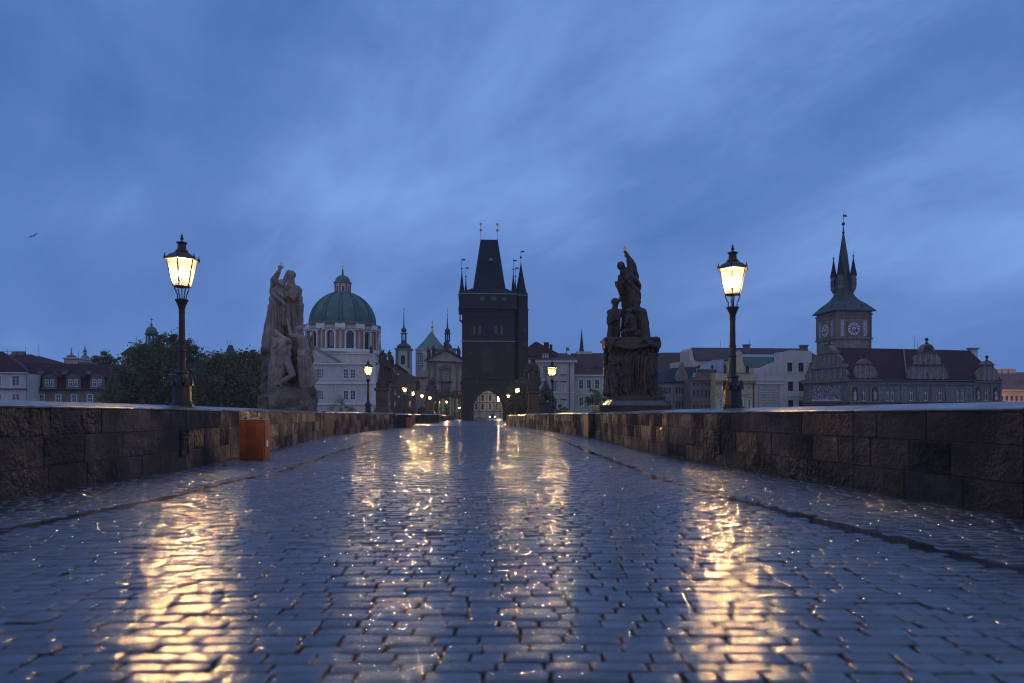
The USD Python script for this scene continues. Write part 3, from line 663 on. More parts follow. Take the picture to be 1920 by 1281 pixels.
    t.part("finial", lathe([(0.02, zt + 0.335), (0.014, zt + 0.36), (0.030, zt + 0.375), (0.034, zt + 0.39), (0.016, zt + 0.41), (0.022, zt + 0.425), (0.004, zt + 0.475)], n=8), I, parent=ch, smooth=35)
    t.part("burner", lathe([(0.012, 2.28), (0.02, 2.30), (0.05, 2.335), (0.05, 2.345), (0.01, 2.35)], n=8), I)
    t.part("gas_mantle", lathe([(0.012, 2.352), (0.042, 2.37), (0.05, 2.42), (0.046, 2.47), (0.03, 2.51), (0.008, 2.525)], n=10), MATS["gas_flame"])
    return t
def wall_top(y, H): return float(gz(y)) + H + 0.035
lampL1 = make_lamp((-5.99, 12.9, wall_top(12.9, HL)), "near lit lamp on the left parapet before the trees", 8)
LAMPS = [(4.19, 13.5, HR, "near lit lamp on the right parapet in front of the yellow gabled house", 40),
         (-8.42, 41.6, HL, "second lit lamp on the left parapet in front of the white building", 15),
         (2.33, 41.4, HR, "lit lamp on the right parapet beside the cloaked black statue", 27),
         (-10.72, 71.0, 0.93, "largest of the row of four lit lamps left of the tower", 5),
         (-11.55, 83.0, 0.93, "second of the row of four lit lamps left of the tower", 33),
         (-11.92, 94.0, 0.93, "third of the row of four lit lamps, before the dark arched doorway", 20),
         (-11.90, 103.0, 0.93, "fourth of the row of four lit lamps, in front of a dark statue", 50),
         (-12.0, 130.0, 0.93, "single lit lamp in front of the church portico left of the tower", 12),
         (0.53, 70.8, 0.86, "lit lamp before the tree beside the tower arch", 25),
         (-0.48, 92.0, 0.86, "lit lamp overlapping the right edge of the tower arch", 48)]
for x, y, H, lab, rz in LAMPS:
    copy_of(lampL1, (x, y, wall_top(y, H)), rz, lab)
def small_lamp(px, py, d, label, zbase):
    c = at(px, py, d); t = Thing("small_lamp", label, "lamp", (c[0], c[1], zbase))
    t.part("post", tube([(c[0], c[1], zbase), (c[0], c[1], c[2] - 0.3)], 0.07, 6), MATS["iron_far"])
    t.part("hood", lathe([(0.28, 0.25), (0.3, 0.28), (0.05, 0.5), (0.02, 0.8)], c, 6), MATS["iron_far"])
    t.part("globe", sphere(c, 0.24, 2), MATS["small_flame"])
small_lamp(861, 765, 188, "small lit lamp beside the glowing glass portico left of the tower", -3.0)
small_lamp(955, 767, 158, "tiny lit lamp low beside the right edge of the tower arch", -3.0)
# ------------------------------------------------------------------ carved figures: blended solids turned into one continuous surface
def surface_nets(D, lo, h):
    ins = D < 0
    nx, ny, nz = D.shape
    cnt = np.zeros((nx - 1, ny - 1, nz - 1), np.int8)
    for a, b, c in np.ndindex(2, 2, 2): cnt += ins[a:nx - 1 + a, b:ny - 1 + b, c:nz - 1 + c]
    act = (cnt > 0) & (cnt < 8)
    I = np.argwhere(act); idx = -np.ones(act.shape, np.int64); idx[act] = np.arange(len(I))
    pos, wt = np.zeros((len(I), 3)), np.zeros((len(I), 1))
    cor = [np.array(c) for c in np.ndindex(2, 2, 2)]
    val = {tuple(c): D[I[:, 0] + c[0], I[:, 1] + c[1], I[:, 2] + c[2]] for c in cor}
    for c in cor:
        for ax in range(3):
            if c[ax] == 0:
                d = c.copy(); d[ax] = 1
                a, b = val[tuple(c)], val[tuple(d)]
                x = (a < 0) != (b < 0)
                t = np.where(x, a / np.where(x, a - b, 1), 0)
                p = np.repeat(c[None].astype(float), len(I), 0); p[:, ax] = t
                pos += p * x[:, None]; wt += x[:, None]
    verts = np.asarray(lo) + (I + pos / np.maximum(wt, 1)) * h
    F = []
    for ax in range(3):
        o1, o2 = [(1, 2), (2, 0), (0, 1)][ax]
        sl0, sl1 = [slice(1, -1)] * 3, [slice(1, -1)] * 3
        sl0[ax], sl1[ax] = slice(0, -1), slice(1, None)
        a, b = ins[tuple(sl0)], ins[tuple(sl1)]
        E = np.argwhere(a != b)
        sgn = a[tuple(E.T)]
        E = E + 1; E[:, ax] -= 1
        def cell(d1, d2):
            q = E.copy(); q[:, o1] -= d1; q[:, o2] -= d2
            return idx[q[:, 0], q[:, 1], q[:, 2]]
        q = np.stack([cell(1, 1), cell(0, 1), cell(0, 0), cell(1, 0)], 1)
        q = np.where(sgn[:, None], q, q[:, ::-1])
        q = q[(q >= 0).all(1)]
        F += [q[:, [0, 1, 2]], q[:, [0, 2, 3]]]
    return trimesh.Trimesh(verts, np.vstack(F), process=False)
def carve(prims, h=0.022, k=0.06, folds=(), rough=0.022, pad=0.12, seed=0):
    """prims: ('c', a, b, ra, rb) tapered limb | ('e', centre, radii) | ('b', centre, half, round). folds: (z0, z1, amplitude, frequency)."""
    lo, hi = np.full(3, 1e9), np.full(3, -1e9)
    for p in prims:
        if p[0] == "c":
            for c, r in ((p[1], p[3]), (p[2], p[4])): lo = np.minimum(lo, np.asarray(c) - r); hi = np.maximum(hi, np.asarray(c) + r)
        else: lo = np.minimum(lo, np.asarray(p[1]) - p[2]); hi = np.maximum(hi, np.asarray(p[1]) + p[2])
    lo -= pad; hi += pad
    ax = [np.arange(lo[i], hi[i] + h, h) for i in range(3)]
    P = np.stack(np.meshgrid(*ax, indexing="ij"), -1)
    shape = P.shape[:3]; P = P.reshape(-1, 3)
    D = None
    for p in prims:
        if p[0] == "c":
            a, b = np.asarray(p[1], float), np.asarray(p[2], float); ab = b - a
            t = np.clip((P - a) @ ab / max(ab @ ab, 1e-9), 0, 1)
            d = np.linalg.norm(P - a - t[:, None] * ab, axis=1) - (p[3] + (p[4] - p[3]) * t)
        elif p[0] == "e":
            r = np.asarray(p[2], float); q = (P - np.asarray(p[1])) / r; l = np.linalg.norm(q, axis=1)
            d = (l - 1) * r.min()
        else:
            q = np.abs(P - np.asarray(p[1])) - (np.asarray(p[2], float) - p[3])
            d = np.linalg.norm(np.maximum(q, 0), axis=1) + np.minimum(q.max(1), 0) - p[3]
        kk = p[5] if p[0] == "c" and len(p) > 5 else k
        if D is None: D = d
        else:
            hh = np.clip(0.5 + 0.5 * (D - d) / kk, 0, 1)
            D = D * (1 - hh) + d * hh - kk * hh * (1 - hh)
    near = np.abs(D) < 0.2
    Q = P[near]
    add = np.zeros(len(Q))
    cs = [(np.asarray(q[1], float) + np.asarray(q[2], float)) / 2 if q[0] == "c" else np.asarray(q[1], float) for q in prims]
    for z0, z1, amp, fr in folds:                     # hanging cloth: rounded ridges with sharp valleys between them, and slanting pulls across the chest
        c = np.mean([x for x in cs if z0 - .3 < x[2] < z1 + .3], 0)
        w = np.clip((Q[:, 2] - z0) / 0.2, 0, 1) * np.clip((z1 - Q[:, 2]) / 0.2, 0, 1)
        th = np.arctan2(Q[:, 1] - c[1], Q[:, 0] - c[0])
        wv = meshkit.noise(np.stack([Q[:, 0] * 1.5, Q[:, 1] * 1.5, Q[:, 2] * 0.9], -1), seed + 3)
        ph = th * fr * 1.25 + 5.0 * wv + 0.5 * np.sin(Q[:, 2] * 2.3 + seed)
        md = meshkit.noise(np.stack([th * 1.3, th * 0 + seed, Q[:, 2] * 0.8], -1), seed + 4)
        up = np.clip((Q[:, 2] - (z0 * 0.35 + z1 * 0.65)) / 0.3, 0, 1)
        dg = np.abs(np.sin((Q[:, 2] * 0.8 + Q[:, 0] * (0.9 if seed % 4 == 1 else -0.9)) * fr * 1.9 + 4 * wv))
        add += amp * w * (0.45 + 1.1 * md) * ((np.abs(np.sin(ph)) - 0.62) * (1 - 0.6 * up) + (dg - 0.62) * 0.75 * up)
    if rough: add += rough * (meshkit.fbm(Q * (5.0 if rough > .03 else 9.0), 4, seed + 9) - 0.5) * 2
    D[near] -= add
    m = surface_nets(D.reshape(shape), lo, h)
    k, lab = connected_components(csr_matrix((np.ones(len(m.faces) * 2), (m.faces[:, [0, 1]].ravel(), m.faces[:, [1, 2]].ravel())), shape=(len(m.vertices),) * 2), directed=False)
    if k > 1:
        big = np.argmax(np.bincount(lab)); f = m.faces[lab[m.faces[:, 0]] == big]; u, inv = np.unique(f, return_inverse=True); m = trimesh.Trimesh(m.vertices[u], inv.reshape(-1, 3), process=False)
    return m
def head(c, s=1.0, face=(0, -1, 0), beard=False, hair=1.0):
    """Skull, face plane, brow, nose, chin, ears; face = direction looked at."""
    c = np.asarray(c, float); f = np.asarray(face, float); f /= np.linalg.norm(f); r = np.cross(f, [0, 0, 1.0]); r /= np.linalg.norm(r) + 1e-9; u = np.cross(r, f)
    P = lambda a, b, d: tuple(c + s * (f * a + r * b + u * d))
    k = 0.02
    out = [("e", P(-0.01, 0, 0.02), (0.105 * s,) * 3), ("c", P(0.035, 0, -0.03), P(0.045, 0, -0.085), 0.075 * s, 0.045 * s, k), ("c", P(0.09, 0, 0.0), P(0.118, 0, -0.035), 0.014 * s, 0.020 * s, k),
           ("c", P(0.085, -0.04, 0.022), P(0.085, 0.04, 0.022), 0.018 * s, 0.018 * s, k), ("c", P(0.0, 0.10, 0.0), P(0.0, 0.10, -0.03), 0.02 * s, 0.015 * s, k), ("c", P(0.0, -0.10, 0.0), P(0.0, -0.10, -0.03), 0.02 * s, 0.015 * s, k),
           ("e", P(-0.035, 0, 0.03), (0.112 * s * hair,) * 3), ("c", P(-0.075, 0, 0.0), P(-0.085, 0, -0.13), 0.085 * s, 0.075 * s, 0.03), ("c", P(-0.03, 0, -0.08), P(-0.045, 0, -0.2), 0.075 * s, 0.095 * s, 0.04)]
    if beard: out += [("c", P(0.06, 0, -0.08), P(0.055, 0, -0.16), 0.055 * s, 0.03 * s, 0.03)]
    return out
def place(m, loc):
    m.vertices = np.asarray(m.vertices) + np.asarray(loc, float); return m

# ---- the pale sandstone group on the left
SC = 28.7 / 24.0                                   # both groups stand on the pier some 28.7 m away
L1 = np.array([(545 - CX) / FPX * 28.7, 29.0, CAMZ - (772 - HY) / FPX * 28.7])
def p(px, py, y=0.0): return ((px - 545) / 55.5, y, (772 - py) / 55.5)
st = Thing("statue_group", "pale sandstone statue of two robed men above kneeling figures on a rock", "statue", L1); st.x.AddScaleOp().Set((SC, SC, SC))
A = head(p(543, 515, -.02), 1.22, (0.55, -1, -0.35), beard=True) + [
    ("c", p(536, 508, .04), p(529, 523, .06), .085, .075), ("c", p(541, 521, 0), p(540, 535, .02), .125, .16), ("c", p(524, 540, .05), p(553, 541, .02), .145, .14),
    ("e", p(541, 562, .06), (.30, .24, .62)), ("c", p(542, 570, .1), p(546, 650, .12), .27, .33), ("c", p(554, 541, 0), p(559, 572, -.05), .12, .115), ("c", p(559, 572, -.05), p(558, 612, .04), .115, .10),
    ("c", p(522, 538, .03), p(510, 523, -.02), .135, .115), ("c", p(510, 523, -.02), p(519, 507, -.04), .115, .068), ("c", p(509, 524, 0), p(504.5, 562, .04), .12, .085), ("c", p(504.5, 562, .05), p(506, 585, .08), .085, .06),
    ("c", p(520.6, 504, -.04), p(522, 498.5, -.04), .052, .056, .03), ("c", p(520.4, 498, -.05), p(519.8, 493.2, -.07), .021, .017, .015), ("c", p(522.4, 497.5, -.04), p(523, 490.4, -.04), .021, .015, .015),
    ("c", p(524.3, 498, -.04), p(526, 491.6, -.04), .020, .014, .015), ("c", p(518.6, 499, -.06), p(518.2, 495.6, -.10), .018, .015, .015), ("c", p(524.2, 501.5, -.05), p(528.4, 498.6, -.07), .022, .015, .015),
    ("c", p(553, 546, -.1), p(549, 562, -.24), .095, .08), ("c", p(549, 562, -.24), p(541, 553, -.33), .075, .05), ("e", p(540.5, 551.5, -.36), (.06, .05, .07)), ("b", p(539, 556, -.37), (.075, .03, .14), .015)]
st.part("standing_figure", place(carve(A, 0.019, 0.028, [(2.0, 4.35, 0.070, 6.5)], seed=3), L1), MATS["sandstone"], smooth=True)
B = head(p(531, 534, -.40), 1.12, (0.8, -1, -0.3)) + [
    ("c", p(527, 540, -.34), p(514, 545, -.30), .085, .09), ("c", p(521, 548, -.33), p(530, 549, -.36), .15, .13), ("e", p(522, 562, -.32), (.21, .23, .46)), ("c", p(518, 552, -.32), p(509, 646, -.30), .165, .285),
    ("c", p(524, 556, -.40), p(521, 642, -.40), .17, .225), ("c", p(530, 566, -.45), p(533, 603, -.44), .125, .13), ("c", p(504, 600, -.22), p(499, 644, -.22), .09, .12),
    ("c", p(528, 558, -.50), p(538, 573, -.62), .088, .07), ("c", p(538, 573, -.62), p(537, 563, -.64), .06, .045), ("c", p(541, 576, -.52), p(545.5, 605, -.50), .082, .062), ("c", p(537, 578, -.54), p(536, 609, -.50), .095, .085),
    ("c", p(536.5, 566, -.66), p(536, 557, -.68), .045, .055)]
st.part("cloaked_figure", place(carve(B, 0.019, 0.028, [(2.1, 4.1, 0.093, 6.0)], seed=5), L1), MATS["sandstone"], smooth=True)
Cc = head(p(528, 630, -.86), 0.9, (0.6, -1, -1.2)) + [
    ("c", p(526, 634, -.72), p(548, 643, -.76), .14, .12), ("c", p(528, 637, -.72), p(521, 722, -.72), .17, .14), ("c", p(540, 646, -.76), p(532, 716, -.76), .20, .13), ("c", p(551, 648, -.74), p(548.5, 672, -.75), .095, .07),
    ("c", p(548, 680, -.78), p(559.5, 705, -.88), .12, .092), ("c", p(559.5, 706, -.88), p(538, 718, -.92), .082, .055), ("c", p(538, 719, -.92), p(531, 722.5, -1.0), .055, .040), ("c", p(536, 721, -.95), p(542, 727, -1.0), .05, .035),
    ("c", p(533, 631, -.82), p(549, 641, -.88), .075, .058), ("c", p(549, 641, -.88), p(556, 646, -.84), .055, .04)]
st.part("seated_figure", place(carve(Cc, 0.019, 0.028, [(.75, 2.3, 0.078, 6.0)], seed=7), L1), MATS["sandstone"], smooth=True)
Dd = head(p(564, 619, -.52), 1.05, (-0.8, -0.6, 0.5)) + [
    ("c", p(565, 626, -.5), p(567, 632, -.5), .08, .09), ("c", p(563, 634, -.52), p(573, 636, -.46), .11, .11), ("c", p(568, 637, -.5), p(571, 658, -.46), .165, .15), ("c", p(564, 634, -.56), p(552, 631, -.64), .083, .066),
    ("c", p(552, 631, -.64), p(546.5, 608, -.62), .06, .045), ("e", p(546, 604.5, -.62), (.045, .04, .06)), ("c", p(573, 662, -.46), p(580, 722, -.42), .18, .19), ("c", p(569, 666, -.52), p(572, 725, -.52), .13, .11),
    ("c", p(584, 692, -.42), p(594, 712, -.48), .09, .075), ("c", p(594, 712, -.48), p(587, 726, -.56), .07, .05), ("c", p(575, 640, -.4), p(577, 660, -.36), .09, .08)]
st.part("kneeling_figure", place(carve(Dd, 0.019, 0.028, [(.8, 2.2, 0.078, 6.5)], seed=9), L1), MATS["sandstone"], smooth=True)
Rk = [("b", p(507, 712, .05), (.29, .42, 1.12), .05), ("b", p(548, 700, .30), (.50, .34, 1.30), .06), ("e", p(534, 752, -.62), (.50, .44, .66)), ("b", p(540, 758, -.2), (.80, .74, .30), .08), ("c", p(562, 742, -.45), p(582, 731, -.40), .30, .17), ("c", p(570, 760, -.3), p(583, 735, -.3), .3, .2), ("b", p(504, 655, -.05), (.26, .36, .10), .03)]
st.part("rock_base", place(carve(Rk, 0.03, 0.08, rough=0.085, seed=11), L1), MATS["rock"], smooth=True)

# ---- the black group on the right
L2 = np.array([(1183 - CX) / FPX * 28.7, 29.1, CAMZ - (771 - HY) / FPX * 28.7])
def p(px, py, y=0.0): return ((px - 1183) / 55.5, y, (771 - py) / 55.5)
st = Thing("statue_group", "tall black stone statue of a priest raising a gilt cross above carved bearers", "statue", L2); st.x.AddScaleOp().Set((SC, SC, SC))
A = head(p(1165.5, 496, -.04), 1.08, (-0.9, -0.45, -0.5)) + [
    ("c", p(1168, 500, 0), p(1176, 505, 0), .075, .10), ("c", p(1175, 508, 0), p(1188, 507, 0), .14, .15), ("c", p(1180, 518, -.02), p(1184, 570, .05), .23, .26), ("c", p(1184, 570, .05), p(1183, 628, .05), .24, .28),
    ("c", p(1188, 506, 0), p(1184.5, 487, -.02), .15, .125), ("c", p(1184.5, 487, -.02), p(1177.5, 473, -.04), .11, .060), ("e", p(1175.6, 469.8, -.05), (.055, .05, .05)), ("c", p(1174.5, 468.5, -.08), p(1172.0, 468.3, -.07), .02, .015, .015),
    ("c", p(1174.6, 470.5, -.08), p(1172.4, 470.8, -.08), .02, .016, .015), ("c", p(1190, 494, .02), p(1198.5, 530, .06), .11, .12), ("c", p(1198.5, 530, .06), p(1199, 556, .08), .12, .105), ("c", p(1199, 556, .08), p(1194, 567, .08), .10, .07),
    ("c", p(1172, 524, -.1), p(1164, 531, -.16), .16, .145), ("c", p(1164, 531, -.16), p(1168, 548, -.12), .14, .10), ("c", p(1169, 556, -.08), p(1162.5, 563, -.12), .09, .035), ("c", p(1163.5, 521, -.22), p(1166, 510, -.24), .062, .05), ("e", p(1166, 507.5, -.24), (.05, .05, .07)),
    ("c", p(1192, 540, -.1), p(1190, 600, -.12), .12, .13)]
st.part("preaching_figure", place(carve(A, 0.019, 0.028, [(2.5, 4.7, 0.078, 6.0)], seed=13), L2), MATS["black_stone"], smooth=True)
cz = lambda px, py, y=-.06: np.array(p(px, py, y)) + L2
c0, c1 = cz(1173.6, 479), cz(1173.0, 457)
st.part("cross", cat([cbox(c0[0] - .018, c0[0] + .018, c0[1] - .018, c0[1] + .018, c0[2], c1[2], .005), cbox(c0[0] - .066, c0[0] - .0185, c0[1] - .017, c0[1] + .017, c1[2] - .105, c1[2] - .07, .005), cbox(c0[0] + .0185, c0[0] + .066, c0[1] - .017, c0[1] + .017, c1[2] - .105, c1[2] - .07, .005)]), MATS["gilt"])
B = head(p(1153, 567, -.32), 1.1, (-0.5, -1, 0.25), hair=1.08) + [("c", p(1153, 574, -.3), p(1153, 582, -.3), .075, .09), ("c", p(1144.5, 586, -.28), p(1162, 586, -.3), .115, .115), ("c", p(1153, 590, -.3), p(1151, 634, -.3), .19, .19), ("c", p(1144, 588, -.3), p(1142.5, 606, -.42), .088, .075),
    ("c", p(1142.5, 606, -.42), p(1154, 599, -.56), .07, .05), ("c", p(1163, 588, -.34), p(1156, 600, -.54), .085, .055), ("c", p(1147, 610, -.38), p(1145, 634, -.36), .10, .11)]
st.part("left_bearer", place(carve(B, 0.019, 0.028, [(2.4, 3.35, 0.062, 7)], seed=15), L2), MATS["black_stone"], smooth=True)
C3 = head(p(1194, 565, -.3), 1.05, (-0.8, -0.7, 0.5)) + [("c", p(1195, 572, -.28), p(1198, 580, -.25), .08, .1), ("c", p(1190, 581, -.28), p(1206, 585, -.2), .13, .14), ("c", p(1199, 586, -.22), p(1205, 634, -.2), .20, .27), ("c", p(1194, 584, -.36), p(1183, 579, -.42), .075, .05), ("c", p(1208, 588, -.15), p(1214, 628, -.12), .12, .12)]
st.part("right_bearer", place(carve(C3, 0.019, 0.028, [(2.4, 3.5, 0.078, 6)], seed=17), L2), MATS["black_stone"], smooth=True)
D4 = head(p(1177.5, 586, -.54), 0.95, (-0.6, -0.8, 0.4)) + [("c", p(1178, 592, -.52), p(1180, 597, -.5), .07, .1), ("c", p(1180, 598, -.5), p(1183, 616, -.46), .165, .17), ("c", p(1184, 619, -.6), p(1166, 626, -.72), .10, .08), ("c", p(1166, 626, -.72), p(1172, 634, -.66), .07, .06), ("c", p(1175, 624, -.52), p(1193, 627, -.4), .15, .15), ("c", p(1175, 600, -.6), p(1169, 612, -.7), .065, .05), ("e", p(1219, 631, .05), (.17, .25, .15))]
st.part("kneeling_convert", place(carve(D4, 0.019, 0.028, [(2.4, 3.3, 0.062, 7)], seed=19), L2), MATS["black_stone"], smooth=True)
S5 = [("e", p(1139, 645, -.5), (.14, .2, .22)), ("e", p(1229, 646, -.45), (.16, .22, .26)), ("c", p(1146, 640, -.7), p(1140, 662, -.7), .08, .05), ("c", p(1205, 640, -.72), p(1224, 650, -.7), .09, .1), ("b", p(1183, 643.5, 0), (.86, .68, .165), .07), ("c", p(1150, 650, -.66), p(1183, 656, -.72), .07, .06), ("c", p(1183, 656, -.72), p(1216, 648, -.68), .06, .07), ("e", p(1183, 648, -.70), (.40, .08, .16)), ("b", p(1183, 636.5, 0), (.905, .72, .04), .02)]
st.part("slab", place(carve(S5, 0.024, 0.06, rough=0.045, seed=21), L2), MATS["black_stone"], smooth=True)
Bl = [("b", p(1185, 698, 0), (.76, .56, .92), .10), ("c", p(1180, 660, -.5), p(1180, 742, -.5), .12, .14), ("c", p(1192, 662, -.52), p(1193, 742, -.52), .10, .14), ("c", p(1203, 660, -.5), p(1206, 742, -.48), .12, .12)]
st.part("draped_block", place(carve(Bl, 0.024, 0.06, [(.5, 2.2, 0.078, 7)], seed=23), L2), MATS["black_stone"], smooth=True)
E5 = head(p(1156, 656, -.55), 1.05, (-0.7, -1, -0.1), hair=1.15) + [("c", p(1156, 663, -.5), p(1156, 668, -.48), .075, .1), ("c", p(1149, 669, -.48), p(1164, 669, -.48), .11, .11), ("c", p(1156, 672, -.48), p(1158, 692, -.48), .165, .15), ("c", p(1148, 671, -.5), p(1147, 684, -.64), .08, .065), ("c", p(1147, 684, -.64), p(1157, 680, -.72), .06, .045),
    ("c", p(1164, 671, -.5), p(1163, 683, -.66), .078, .065), ("c", p(1158, 694, -.5), p(1161, 705, -.70), .125, .092), ("c", p(1161, 705, -.70), p(1161, 737, -.64), .085, .052), ("c", p(1161, 739, -.66), p(1159.5, 741, -.82), .05, .036), ("c", p(1153, 696, -.45), p(1150, 738, -.5), .11, .055), ("c", p(1150, 739, -.52), p(1147, 741, -.66), .05, .036),
    ("c", p(1147, 688, -.34), p(1141, 712, -.28), .095, .10), ("c", p(1141, 712, -.28), p(1140, 738, -.32), .10, .11)]
st.part("turbaned_supporter", place(carve(E5, 0.019, 0.026, [(.55, 1.5, 0.046, 8)], seed=25), L2), MATS["black_stone"], smooth=True)
F6 = head(p(1226, 649.5, -.5), 1.0, (-0.6, -1, -0.8)) + [("c", p(1223, 656, -.48), p(1222, 662, -.46), .075, .1), ("c", p(1216, 664, -.46), p(1228, 665, -.44), .10, .10), ("c", p(1221, 667, -.45), p(1220, 690, -.45), .155, .145), ("c", p(1215, 663, -.5), p(1212, 651, -.56), .075, .055), ("c", p(1220, 692, -.46), p(1216.5, 704, -.68), .12, .09), ("c", p(1216.5, 704, -.68), p(1218, 738, -.62), .082, .05),
    ("c", p(1218, 740, -.64), p(1217, 741.5, -.78), .048, .035), ("c", p(1225, 694, -.42), p(1229, 738, -.45), .11, .055), ("c", p(1229, 739, -.46), p(1232, 741, -.60), .05, .035), ("c", p(1229, 668, -.2), p(1230, 706, -.18), .09, .10)]
st.part("bowed_supporter", place(carve(F6, 0.019, 0.026, [(.55, 1.5, 0.046, 8)], seed=27), L2), MATS["black_stone"], smooth=True)
G7 = head(p(1138, 656, -.05), .9, (-1, -0.5, 0)) + [("c", p(1139, 663, 0), p(1141, 690, 0), .12, .13), ("c", p(1136, 668, -.1), p(1137, 680, -.15), .07, .055)]
G8 = head(p(1232, 657, .1), .9, (1, -.6, 0)) + [("c", p(1231, 664, .1), p(1229, 692, .1), .12, .13), ("c", p(1229, 692, .1), p(1231, 738, .1), .13, .10), ("c", p(1234, 668, 0), p(1233, 684, -.12), .07, .055)]
st.part("side_figure", place(carve(G8, 0.022, 0.045, [(.5, 1.6, .05, 7)], seed=47), L2), MATS["black_stone"], smooth=True)
G7 += [("c", p(1141, 690, 0), p(1139, 738, 0), .13, .11)]
st.part("side_figure", place(carve(G7, 0.022, 0.045, seed=29), L2), MATS["black_stone"], smooth=True)
X, Y, Z = L2
st.part("plinth", cbox(X - .66, X + .95, Y - .72, Y + .72, Z + .36, Z + .545, .02), MATS["black_stone"])
st.part("plinth_slope", hull([(X + a * s, Y + b * t, z) for s, t, z in ((1.0, 1.0, Z + .358), (1.16, 1.12, Z + .20)) for a in (-.70, .98) for b in (-.76, .76)]), MATS["wet_coping"], tone=0.4)
st.part("base_course", cbox(X - 1.14, X + 1.26, Y - .95, Y + .95, Z - .02, Z + .198, .02), MATS["wet_block"], tone=0.5)

# ---- smaller statues further along
def robed(s=1.0, seed=0, arm=None, lean=0.0, width=1.0, face=(-0.6, -1, 0)):
    """A standing robed figure 1.9 m tall."""
    q = lambda x, y, z: (s * (x + lean * z), s * y, s * z)
    P = head(q(0, 0, 1.74), s, face, beard=True) + [("c", q(0, 0, 1.55), q(0, 0, 1.62), .07 * s, .07 * s), ("c", q(-.17 * width, 0, 1.42), q(.17 * width, 0, 1.42), .10 * s, .10 * s), ("c", q(0, 0, 1.35), q(0, 0, 0.95), .19 * s * width, .19 * s * width), ("c", q(0, 0, .95), q(0, .02, .12), .2 * s * width, .30 * s * width),
        ("c", q(.2 * width, 0, 1.38), q(.27 * width, -.06, 1.08), .08 * s, .08 * s), ("c", q(.27 * width, -.06, 1.08), q(.08, -.24, 1.12), .07 * s, .05 * s), ("c", q(.24 * width, .08, 1.3), q(.28 * width, .1, .4), .10 * s, .14 * s)]
    if arm: P += [("c", q(-.2 * width, 0, 1.4), q(*arm[0]), .085 * s, .065 * s), ("c", q(*arm[0]), q(*arm[1]), .06 * s, .045 * s)]
    else: P += [("c", q(-.2 * width, 0, 1.38), q(-.28 * width, -.04, 1.08), .08 * s, .075 * s), ("c", q(-.28 * width, -.04, 1.08), q(-.06, -.24, 1.22), .065 * s, .05 * s)]
    return carve(P, 0.032 * s, 0.06 * s, [(0.1 * s, 1.4 * s, .05 * s, 6.0 / s)], seed=seed)
def pedestal(t, c, w, h, mat, name="pedestal"):
    x, y, z = c
    t.part(name, cat([cbox(x - w * .62, x + w * .62, y - w * .62, y + w * .62, z, z + h * .10, .02), hull([(x + a * f * w, y + b * f * w, zz) for f, zz in ((.60, z + h * .102), (.46, z + h * .26)) for a in (-1, 1) for b in (-1, 1)]), cbox(x - w * .45, x + w * .45, y - w * .45, y + w * .45, z + h * .262, z + h * .88, .02), cbox(x - w * .58, x + w * .58, y - w * .58, y + w * .58, z + h * .882, z + h, .03)]), mat)
c = np.array([-10.17, 56.0, wall_top(56, HL) - .03])
t = Thing("statue_group", "dark statue of robed figures on a tall moulded pedestal right of the white building", "statue", c)
pedestal(t, c, 1.02, 2.05, M("grey_pedestal", (.06, .055, .052), (.035, .032, .031), rough=.7, nscale=2, streak=.3)); t.part("lower_block", cbox(c[0] - .9, c[0] + .9, c[1] - .7, c[1] + 1.0, -9, c[2] - .03), MATS["grey_stone_wall"])
t.part("standing_figure", place(robed(1.46, 31, ((-.22, -.05, 1.75), (-.02, -.1, 2.02)), 0.04, 1.15), c + [0.02, 0, 2.05]), MATS["black_stone"], smooth=True)
t.part("child_figure", place(robed(.78, 33, ((-.2, -.1, 1.7), (0.0, -.1, 2.05))), c + [0.52, 0.3, 3.45]), MATS["black_stone"], smooth=True)
t.part("cloud_block", place(carve([("e", (0, 0, .35), (.5, .4, .5)), ("e", (.35, .2, .75), (.28, .28, .4)), ("e", (-.3, -.1, .2), (.3, .3, .3))], .035, .08, rough=.08, seed=35), c + [0.05, 0.1, 2.03]), MATS["black_stone"], smooth=True)
c = np.array([1.66, 55.0, wall_top(55, .86) - .03])
t = Thing("statue", "black statue of one cloaked figure on a square pedestal right of the tower", "statue", c)
pedestal(t, c, .92, 1.95, MATS["black_stone"]); t.part("lower_block", cbox(c[0] - .55, c[0] + .6, c[1] - .5, c[1] + .6, -9, c[2] - .03), MATS["grey_stone_wall"])
t.part("cloaked_figure", place(robed(1.35, 37, None, -.03, 1.12, (-1, -.5, -.3)), c + [0.0, 0, 1.95]), MATS["black_stone"], smooth=True)
c = np.array([2.95, 62.0, wall_top(62, .86) - .03])
t = Thing("statue_group", "low dark statue group half hidden behind the cloaked statue on its pedestal", "statue", c)
pedestal(t, c, 1.5, 1.2, MATS["black_stone"]); t.part("lower_block", cbox(c[0] - .9, c[0] + .9, c[1] - .9, c[1] + .9, -9, c[2] - .03), MATS["grey_stone_wall"])
t.part("crouching_figure", place(carve(head((-.05, -.1, 1.62), 1.0) + [("c", (0, 0, 1.4), (.1, 0, .6), .25, .4), ("c", (-.25, -.1, 1.2), (-.4, -.2, .6), .1, .1), ("c", (.3, 0, .9), (.5, 0, .2), .25, .3), ("c", (-.2, 0, .5), (-.3, -.1, .1), .3, .35)], .035, .08, [(.1, 1.4, 0.093, 5)], seed=39), c + [0, 0, 1.2]), MATS["black_stone"], smooth=True)
c = np.array([-13.3, 115.0, wall_top(115, .93) - .03])
t = Thing("statue", "tall dark statue standing before the pale church between the lamps", "statue", c)
